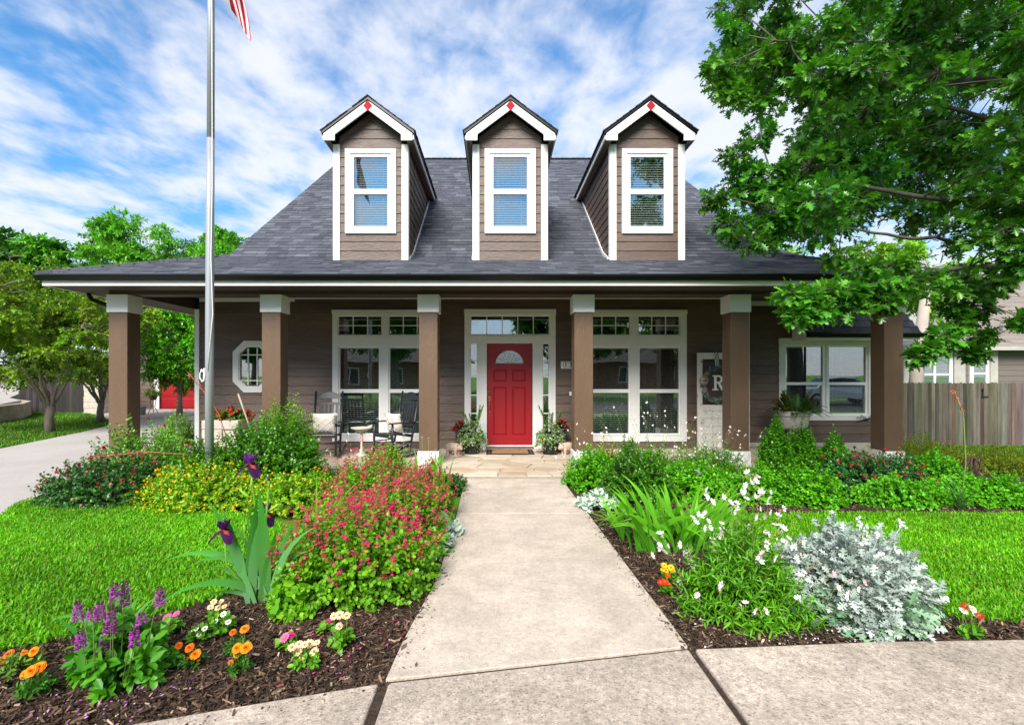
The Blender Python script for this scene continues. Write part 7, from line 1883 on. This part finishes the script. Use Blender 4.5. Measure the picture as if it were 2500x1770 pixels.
# ---- door mat
mx0, mx1 = PX(1187, 9.55), PX(1304, 9.55)
t = thing('doormat', 'black rubber doormat with a tan coir centre at the red door', 'doormat', ((mx0 + mx1) / 2, 9.8, ZP))
mb = MB(); mb.box(mx0, mx1, 9.40, 9.99, ZP + .003, ZP + .014); mb.build('border', 'mat_rubber', t, bevel=.004)
mb = MB(); mb.box(mx0 + .11, mx1 - .11, 9.47, 9.92, ZP + .0145, ZP + .020); mb.build('coir_centre', 'mat_coir', t)
mb = MB()
for s in (0, 1):
    for k in range(7): xx = (mx0 + .055) if s == 0 else (mx1 - .055); mb.ellipsoid((xx, 9.46 + k * .075, ZP + .0145), (.008, .012, .003), 6, 4)
mb.build('stud', 'steel', t, kind='stuff')

# ---- weathered door with wreath
m = bpy.data.materials.new('peeling_paint'); m.use_nodes = True; tt = m.node_tree; bb = tt.nodes['Principled BSDF']; bb.inputs['Roughness'].default_value = .8
gg = nd(tt, 'ShaderNodeNewGeometry'); mp_ = nd(tt, 'ShaderNodeMapping'); mp_.inputs['Scale'].default_value = (1.4, 1.4, .7); nz = nd(tt, 'ShaderNodeTexNoise'); nz.inputs['Scale'].default_value = 9; nz.inputs['Detail'].default_value = 8; nz.inputs['Roughness'].default_value = .7
tt.links.new(gg.outputs['Position'], mp_.inputs[0]); tt.links.new(mp_.outputs[0], nz.inputs['Vector']); rp = nd(tt, 'ShaderNodeValToRGB'); tt.links.new(nz.outputs['Fac'], rp.inputs[0])
rp.color_ramp.elements[0].position = .36; rp.color_ramp.elements[0].color = (.20, .10, .06, 1); rp.color_ramp.elements[1].position = .41; rp.color_ramp.elements[1].color = (.66, .62, .55, 1); e_ = rp.color_ramp.elements.new(.65); e_.color = (.72, .69, .63, 1)
tt.links.new(rp.outputs[0], bb.inputs['Base Color']); bp_ = nd(tt, 'ShaderNodeBump'); bp_.inputs['Strength'].default_value = .4; tt.links.new(nz.outputs['Fac'], bp_.inputs['Height']); tt.links.new(bp_.outputs[0], bb.inputs['Normal']); M['peeling'] = m
yd = 10.12; ax0, ax1 = PX(1702, yd), PX(1702, yd) + .76; az1 = PZ(861.4, yd); az0 = ZP
t = thing('old_door', 'weathered white panel door leaning against the wall behind the column', 'door', ((ax0 + ax1) / 2, yd, ZP))
zo0, zo1 = PZ(988, yd), PZ(877, yd); st = .10
for name_, q in (('stile', (ax0, ax0 + st, az0, az1)), ('stile', (ax1 - st, ax1, az0, az1)), ('top_rail', (ax0 + st, ax1 - st, zo1, az1)), ('lock_rail', (ax0 + st, ax1 - st, zo0 - .12, zo0)), ('bottom_rail', (ax0 + st, ax1 - st, az0, az0 + .14))):
    mb = MB(); mb.box(q[0], q[1], yd - .02 - (.002 if name_ == 'stile' else 0), yd + .02, q[2], q[3]); mb.build(name_, 'peeling', t, bevel=.003)
nb_ = 4; h_ = (zo0 - .12 - az0 - .14) / nb_
for k in range(nb_): mb = MB(); mb.box(ax0 + st, ax1 - st, yd - .012, yd + .01, az0 + .14 + k * h_ + .003, az0 + .14 + (k + 1) * h_ - .003); mb.build('panel', 'peeling', t, bevel=.003)
wc = Vector(P(1752, 938, yd - .06)); wr = .29
t = thing('wreath', 'grey green leaf wreath with cream flowers and a white letter on the old door', 'wreath', wc)
mb = MB(); mb.tube([(wc.x + wr * math.cos(a), wc.y + .02, wc.z + wr * 1.15 * math.sin(a)) for a in np.linspace(0, 6.283, 30)], .014, 6); mb.build('hoop', 'stool_wood', t)
f = Fol(); N = 330; a = rng.uniform(0, 6.283, N); p = np.stack([wc.x + wr * np.cos(a), np.full(N, wc.y), wc.z + wr * 1.15 * np.sin(a)], 1) + rng.normal(0, .018, (N, 3)); d = np.stack([-np.sin(a), np.full(N, -.5), np.cos(a)], 1) * np.sign(rng.random((N, 1)) - .35) + rand_dirs(N) * .7
f.scatter(LEAF6, p, d, np.tile([0, -1.0, .2], (N, 1)), rng.uniform(.05, .085, N), mixcol((.06, .10, .08), (.26, .32, .26), rng.random(N)), .5); f.build('foliage', 'leaf_silver', t)
def puff(cx_, cz_, r_, c0, c1, name='flower'):
    f = Fol(); N = 90; dd = rand_dirs(N); dd[:, 1] = -abs(dd[:, 1]); p = np.array([[cx_, wc.y - .02, cz_]]) + dd * r_ * np.array([1, .6, 1]); f.scatter(PETAL, p, np.cross(dd, rand_dirs(N)), dd, r_ * .45, mixcol(c0, c1, rng.random(N))); return f.build(name, 'petal', t)
puff(wc.x - wr * .97, wc.z + .07, .085, (.48, .40, .30), (.66, .60, .50)); puff(wc.x - wr * .78, wc.z + .22, .04, (.55, .36, .12), (.60, .45, .2)); puff(wc.x - wr * .9, wc.z + .185, .03, (.5, .3, .08), (.55, .4, .15)); puff(wc.x - wr * .9, wc.z - .12, .05, (.40, .36, .30), (.55, .5, .44))
# slab-serif letter R
mb = MB(); s = .30; lx, lz, ly = wc.x - .115, wc.z - s * .5 + .03, wc.y - .035
def lp_(pts): mb.prism([(lx + a * s, ly, lz + b * s) for a, b in pts], (0, .022, 0))
lp_([(.12, 0), (.26, 0), (.26, 1), (.12, 1)]); lp_([(.0, 0), (.119, 0), (.119, .09), (.0, .09)]); lp_([(.261, 0), (.38, 0), (.38, .09), (.261, .09)]); lp_([(.0, .91), (.119, .91), (.119, 1), (.0, 1)])
for k in range(10):
    a0, a1 = -math.pi / 2 + math.pi * k / 10, -math.pi / 2 + math.pi * (k + 1) / 10
    lp_([(.42 + .26 * math.cos(a0), .73 + .27 * math.sin(a0)), (.42 + .26 * math.cos(a1), .73 + .27 * math.sin(a1)), (.42 + .13 * math.cos(a1), .73 + .16 * math.sin(a1)), (.42 + .13 * math.cos(a0), .73 + .16 * math.sin(a0))])
lp_([(.261, .89), (.42, .89), (.42, 1), (.261, 1)]); lp_([(.261, .46), (.42, .46), (.42, .57), (.261, .57)]); lp_([(.36, .46), (.60, .0), (.76, .0), (.52, .46)]); lp_([(.761, 0), (.84, 0), (.84, .09), (.73, .09)])
mb.build('letter', 'plate_white', t)
# striped ribbon
mb = MB(); n = 10
for j in range(6):
    mb.col = (.03, .03, .03) if j % 2 else (.75, .72, .66); w0 = -.045 + .015 * j
    v = []; fs = []
    for i in range(n + 1):
        tt_ = i / n; zz = az1 + .01 - (az1 - wc.z - wr) * tt_; xx = wc.x - .03 + .05 * tt_
        v += [(xx + w0, yd - .03 - .02 * math.sin(tt_ * 3), zz), (xx + w0 + .0148, yd - .03 - .02 * math.sin(tt_ * 3), zz)]
    for i in range(n): fs.append((2 * i, 2 * i + 2, 2 * i + 3, 2 * i + 1))
    mb.add(v, fs, True)
o = mb.build('ribbon', 'ribbon', t); so = o.modifiers.new('s', 'SOLIDIFY'); so.thickness = .002

# ---- stool, galvanised tub, fern
sx_, sy_ = PX(1940, 9.95), 9.95
t = thing('stool', 'dark worn wooden stool under the galvanised washtub', 'stool', (sx_, sy_, ZP)); zt_s = PZ(1046, 9.9)
mb = MB(); mb.lathe((sx_, sy_, 0), [(.20, zt_s - .035), (.215, zt_s - .03), (.215, zt_s - .006), (.205, zt_s)], 22); mb.build('seat', 'stool_wood', t)
for k in range(4):
    a = k * 1.571 + .6; ca, sa = math.cos(a), math.sin(a)
    m_ = MB(); m_.tube([(sx_ + .23 * ca, sy_ + .23 * sa, ZP), (sx_ + .15 * ca, sy_ + .15 * sa, zt_s - .03)], [.018, .022], 10); m_.build('leg', 'stool_wood', t)
    b = a + 1.571; m_ = MB(); m_.tube([(sx_ + .205 * ca, sy_ + .205 * sa, ZP + .13), (sx_ + .205 * math.cos(b), sy_ + .205 * math.sin(b), ZP + .13)], .011, 8); m_.build('stretcher', 'stool_wood', t)
t = thing('washtub', 'oval galvanised washtub standing on the stool', 'tub', (sx_, sy_, zt_s)); ht = PZ(1006, 9.9) - zt_s
mb = MB(); mb.lathe((sx_, sy_, zt_s + .001), [(.0, 0), (.225, 0), (.24, .012), (.30, ht * .80), (.302, ht * .82), (.306, ht * .84), (.302, ht * .86), (.312, ht), (.325, ht + .006), (.325, ht + .016), (.308, ht + .012), (.295, ht * .7)], 30, 1.0, .62); mb.build('tub_body', 'galvanized', t)
for s in (-1, 1): mb = MB(); mb.tube([(sx_ + s * (.315 + .03 * math.sin(q)), sy_ - .07 + .14 * q / 3.14, zt_s + ht * .9 - .03 * math.sin(q)) for q in np.linspace(0, 3.14, 8)], .007, 6); mb.build('handle', 'galvanized', t)
mb = MB(); mb.lathe((sx_, sy_, zt_s + ht * .7), [(.0, 0), (.285, .004)], 20, 1, .6); mb.build('soil', 'soil', t)
t = thing('fern', 'dark green fern with brown tipped fronds growing in the washtub', 'fern', (sx_, sy_, zt_s + ht * .75)); f = Fol(); z_ = zt_s + ht * .75
FR = 60
az = rng.uniform(0, 6.283, FR); el = rng.uniform(.15, 1.4, FR); ln = rng.uniform(.32, .62, FR)
B = np.stack([sx_ + .14 * np.cos(az), sy_ + .07 * np.sin(az), np.full(FR, z_)], 1); D = np.stack([np.cos(az) * np.cos(el), .6 * np.sin(az) * np.cos(el), np.sin(el)], 1)
Tp = B + D * ln[:, None] - np.array([0, 0, 1.0]) * (.22 * ln * np.cos(el))[:, None]; Cc = B + D * (ln * .6)[:, None] + np.array([0, 0, .10])
for i in range(FR):
    t_ = np.linspace(.12, 1, 18); p = bez(B[i][None], Cc[i][None], Tp[i][None], t_); tg = nrm(bezd(B[i][None], Cc[i][None], Tp[i][None], t_)); sd = nrm(np.cross(tg, np.array([[0, 0, 1.0]]))); up = np.cross(sd, tg)
    brown = rng.random() < .2; c0, c1 = ((.10, .07, .015), (.22, .16, .04)) if brown else ((.015, .07, .012), (.06, .20, .025))
    for s in (-1, 1): f.scatter(LEAF2, p, sd * s + tg * .5, up, .075 * np.sin(np.linspace(.5, 2.9, 18)) + .012, mixcol(c0, c1, rng.random(18)), .32)
f.build('frond', 'leaf', t); f = Fol(); f.tubes(B, Cc, Tp, .0025, .001, np.array((.14, .12, .04)), 5); f.build('midrib', 'stem', t)

# ---- wrought dragonfly on the wall
q = Vector(P(2118, 1024, YR - .05)); t = thing('iron_dragonfly', 'black wrought iron dragonfly on the wall under the window', 'ornament', q)
mb = MB(); mb.tube([q + Vector((.06, 0, .01)), q, q + Vector((-.12, 0, -.02)), q + Vector((-.24, 0, -.05))], [.016, .02, .012, .004], 8); mb.build('body', 'black_iron', t)
for (dx_, dz_) in ((-.16, .10), (-.26, .05), (.10, .09), (.16, .04)):
    mb = MB(); L_ = Vector((dx_, -.02, dz_)); n_ = Vector((-dz_, 0, dx_)).normalized() * .028
    mb.tube([q, q + L_ * .4 + n_, q + L_ * .85 + n_ * .8, q + L_, q + L_ * .7 - n_ * .6, q + L_ * .3 - n_ * .6, q], .004, 5)
    for k in (.35, .6, .8): mb.tube([q + L_ * k + n_ * .9, q + L_ * k - n_ * .55], .0028, 4)
    mb.build('wing', 'black_iron', t)

# ---- flagpole and flag
fy = 6.25; fx = PX(511, fy)
t = thing('flagpole', 'tall brushed metal flagpole rising from the boxwood', 'flagpole', (fx, fy, -.05))
mb = MB(); mb.tube([(fx, fy, -.1), (fx + .003, fy, 1.8), (fx + .01, fy, 3.6), (fx + .018, fy, 4.5)], [.051, .050, .048, .046], 20); mb.tube([(fx + .018, fy, 4.48), (fx + .022, fy, 6.4), (fx + .028, fy, 8.6)], [.0445, .042, .036], 20); mb.build('pole', 'steel', t)
mb = MB(); mb.ellipsoid((fx + .028, fy, 8.66), (.065, .065, .065), 16, 10); mb.build('finial', 'brass_came', t)
mb = MB(); mb.tube([(fx + .055, fy - .01, 8.5), (fx + .05, fy - .03, 6.4), (fx + .057, fy - .035, 3.9), (fx + .045, fy - .042, 3.0), (fx + .06, fy - .03, 2.3), (fx + .01, fy - .055, 1.6)], .0055, 6); mb.build('halyard', 'vinyl', t)
cz_ = PZ(915, fy)
mb = MB(); mb.tube([(fx - .05, fy - .02, cz_ + .08), (fx - .058, fy - .02, cz_ - .08)], .011, 8); mb.build('cleat', 'vinyl', t)
mb = MB(); mb.tube([(fx - .063 + .032 * math.cos(k * .9), fy - .03 - .01 * (k % 3), cz_ + .072 * math.sin(k * .9) - .001 * k) for k in range(24)], .0055, 6); mb.build('rope_coil', 'vinyl', t)
# limp flag: striped cloth gathered into folds, hanging from the halyard
flg = thing('flag', 'striped red and white flag with a blue starred corner hanging limp from the pole', 'flag', (fx + .09, fy, 8.0))
NU, NV = 52, 39                                      # u along the fly, v down the hoist
hoist, fly = .95, 1.9
vs = []; cs = []
for i in range(NU + 1):
    u = i / NU
    for j in range(NV + 1):
        v = j / NV
        drop = fly * u * .86                         # the fly end falls, the cloth gathers to a narrow bundle
        hx_ = .03 + .46 * (1 - math.exp(-2.6 * u)) * (.62 + .38 * math.cos(4.4 * v + 1.6 * u + .5)) + .04 * math.sin(9 * v + 4 * u) * u
        hy_ = .09 * math.sin(6.5 * v + 3.0 * u) * (.35 + u) + .04 * math.sin(12 * v - 5 * u) * u
        hz_ = 8.05 - v * hoist * (1 - .25 * u) - drop
        vs.append((fx + .05 + hx_, fy - .02 + hy_, hz_))
        st_i = min(12, int(v * 13)); c_ = (.40, .006, .022) if st_i % 2 == 0 else (.66, .64, .64)
        if u < .42 and v < 7 / 13: c_ = (.015, .025, .11)
        cs.append(c_)
fs = [(i * (NV + 1) + j, (i + 1) * (NV + 1) + j, (i + 1) * (NV + 1) + j + 1, i * (NV + 1) + j + 1) for i in range(NU) for j in range(NV)]
# colours are set per face so that stripes keep a clean edge
V_ = np.array([vs[k] for f_ in fs for k in f_]); Cc_ = np.array([cs[f_[0]] for f_ in fs for _ in range(4)])
me = np_mesh('cloth', V_ - np.array(wloc(flg)), [np.arange(len(V_)).reshape(-1, 4)], Cc_, True); link('cloth', me, 'flagcloth', flg)

# ---- raised stone planter with impatiens, stake, rocks
px0, px1 = PX(497, 9.1), PX(585, 9.1)
t = thing('stone_planter', 'raised limestone planter against the wall under the octagon window', 'planter', ((px0 + px1) / 2, 9.3, 0))
for k in range(4):
    for (a, b) in ((px0 + random.uniform(-.02, .02), px0 + .36), (px0 + .365, px1 + random.uniform(-.02, .02))):
        mb = MB(); mb.box(a, b, 9.05 + random.uniform(-.02, .02), 9.6, ZP + .002 + k * .17, ZP + .167 + k * .17); mb.build('stone', 'limestone', t, bevel=.015)
t, S = leafy('impatiens', 'mass of red and orange impatiens in the raised stone planter', (px0 + px1) / 2 + .08, 9.3, .42, .25, .20, 130, 9, .045, .8, (.03, .12, .012), (.10, .28, .02), seed=3, z=ZP + .66, T=LEAF6, cat='flowers')
dots(t, S[2], .030, (.62, .02, .01), (.75, .12, .02), 60); dots(t, S[2], .030, (.42, .01, .10), (.5, .02, .15), 30, name='magenta_blossom')
a, b = Vector(P(596, 1003, 8.95)), Vector(P(582, 963, 8.95)); t = thing('garden_stake', 'pale wooden tool handle leaning beside the impatiens', 'stake', (a.x, a.y, .1))
mb = MB(); mb.tube([a + (a - b) * 2.2, a, b], .016, 8); mb.build('shaft', 'bark_pale', t); mb = MB(); mb.ellipsoid(b, (.018, .018, .018), 8, 6); mb.build('knob', 'bark_pale', t)
for k, (px_, py_, s, lb) in enumerate([(398, 1082, .22, 'flat'), (425, 1092, .26, 'broad'), (440, 1100, .22, 'pale'), (412, 1074, .18, 'small brown'), (452, 1080, .2, 'rounded'), (380, 1092, .16, 'low'), (442, 1112, .24, 'long')]):
    c = Vector(G(px_, py_)); bm = bmesh.new(); bmesh.ops.create_icosphere(bm, subdivisions=2, radius=1)
    for v in bm.verts: v.co = Vector((v.co.x * s * 1.3, v.co.y * s * .9, v.co.z * s * .42)) * (1 + .28 * math.sin(v.co.x * 4.1 + k) * math.sin(v.co.y * 3.7 + k * 2) + random.uniform(-.07, .07))
    me = bpy.data.meshes.new('rock'); bm.to_mesh(me); bm.free(); o = link('rock', me, 'limestone'); o.location = (c.x, c.y, .03); o.rotation_euler = (0, 0, random.uniform(0, 3))
    tag(o, lb + ' limestone rock edging the driveway by the house corner', 'rock', 'limestone rocks at the house corner')

# ---- horseshoe sculpture
q = Vector(P(2376, 1138, 6.9)); t = thing('horseshoe_sculpture', 'rusty ring of welded horseshoes standing in the herb bed', 'sculpture', (q.x, q.y, -.03))
for k in range(5):
    A = Matrix.Rotation(k * .62 - 1.2, 3, 'Z'); m_ = MB(); r_ = .12 + .008 * (k % 2)
    m_.tube([q + A @ Vector((r_ * math.cos(w_) * .82, .012 * k - .03, r_ * math.sin(w_))) for w_ in np.linspace(.55 + .5 * k, .55 + .5 * k + 5.2, 20)], .014, 7); m_.build('horseshoe', 'rust', t)
mb = MB(); mb.tube([(q.x, q.y, -.03), (q.x + .01, q.y, q.z - .12)], .008, 6); mb.build('rod', 'rust', t); mb = MB(); mb.tube([q + Vector((.1, 0, .05)), q + Vector((.12, 0, .2))], .006, 5); mb.build('rod', 'rust', t)

# ---- car parked on the street, seen in the window glass
def car(label, x, y, a):
    t = thing('parked_car', label, 'car', (x, y, -.045)); L = (x, y, -.045)
    side = [(-2.2, .35), (-2.25, .62), (-2.05, .88), (-1.35, .98), (-.75, 1.38), (-.2, 1.46), (.55, 1.44), (1.25, 1.05), (1.95, 1.0), (2.2, .85), (2.25, .5), (2.15, .32)]
    m_ = LMB(); n = len(side); rows = []
    for w_, sc in ((-.88, .97), (-.80, 1.0), (.80, 1.0), (.88, .97)):
        rows.append([(px_ * sc, (w_ if pz_ < 1.0 else w_ * .80), pz_ * (1 if abs(w_) < .85 else .985)) for px_, pz_ in side])
    v = [q for r_ in rows for q in r_]
    fs_ = [(r_ * n + i, r_ * n + (i + 1) % n, (r_ + 1) * n + (i + 1) % n, (r_ + 1) * n + i) for r_ in range(3) for i in range(n)] + [tuple(range(n))[::-1], tuple(range(3 * n, 4 * n))]
    m_.add(v, fs_); m_.place(L, a, 'body', 'paint_car', t, bevel=.04)
    for s_ in (-1, 1):
        m_ = LMB(); q = [(-1.15, 1.02), (-.7, 1.34), (-.2, 1.41), (.5, 1.39), (1.05, 1.04)]; m_.prism([(u_, s_ * (.885 if w_ < 1.1 else .725), w_) for u_, w_ in (q if s_ > 0 else q[::-1])], (0, s_ * .01, 0)); m_.place(L, a, 'side_window', 'gutter', t)
        for wx_ in (-1.38, 1.38):
            m_ = LMB(); m_.tube([(wx_, s_ * .70, .33), (wx_, s_ * .90, .33)], .33, 20); w_ = m_.place(L, a, 'wheel', 'tyre', t)
            m_ = LMB(); m_.tube([(wx_, s_ * .895, .33), (wx_, s_ * .915, .33)], .2, 14); m_.place(L, a, 'rim', 'steel', w_)
        m_ = LMB(); m_.ellipsoid((2.15, s_ * .62, .72), (.08, .2, .09)); m_.place(L, a, 'headlight', 'vinyl', t); m_ = LMB(); m_.ellipsoid((-2.17, s_ * .62, .76), (.07, .18, .09)); m_.place(L, a, 'tail_light', 'red_trim', t)
    for q in (((-1.32, 1.0), (-.78, 1.37)), ((.62, 1.42), (1.24, 1.06))):
        m_ = LMB(); m_.prism([(q[0][0] - .01, -.66, q[0][1] + .015), (q[0][0] - .01, .66, q[0][1] + .015), (q[1][0] - .01, .60, q[1][1] + .015), (q[1][0] - .01, -.60, q[1][1] + .015)][::1 if q[0][0] > 0 else -1], (0, 0, -.012)); m_.place(L, a, 'windscreen', 'gutter', t)
car('white car parked along the street opposite the window hood', 18.5, -5.6, R(8))
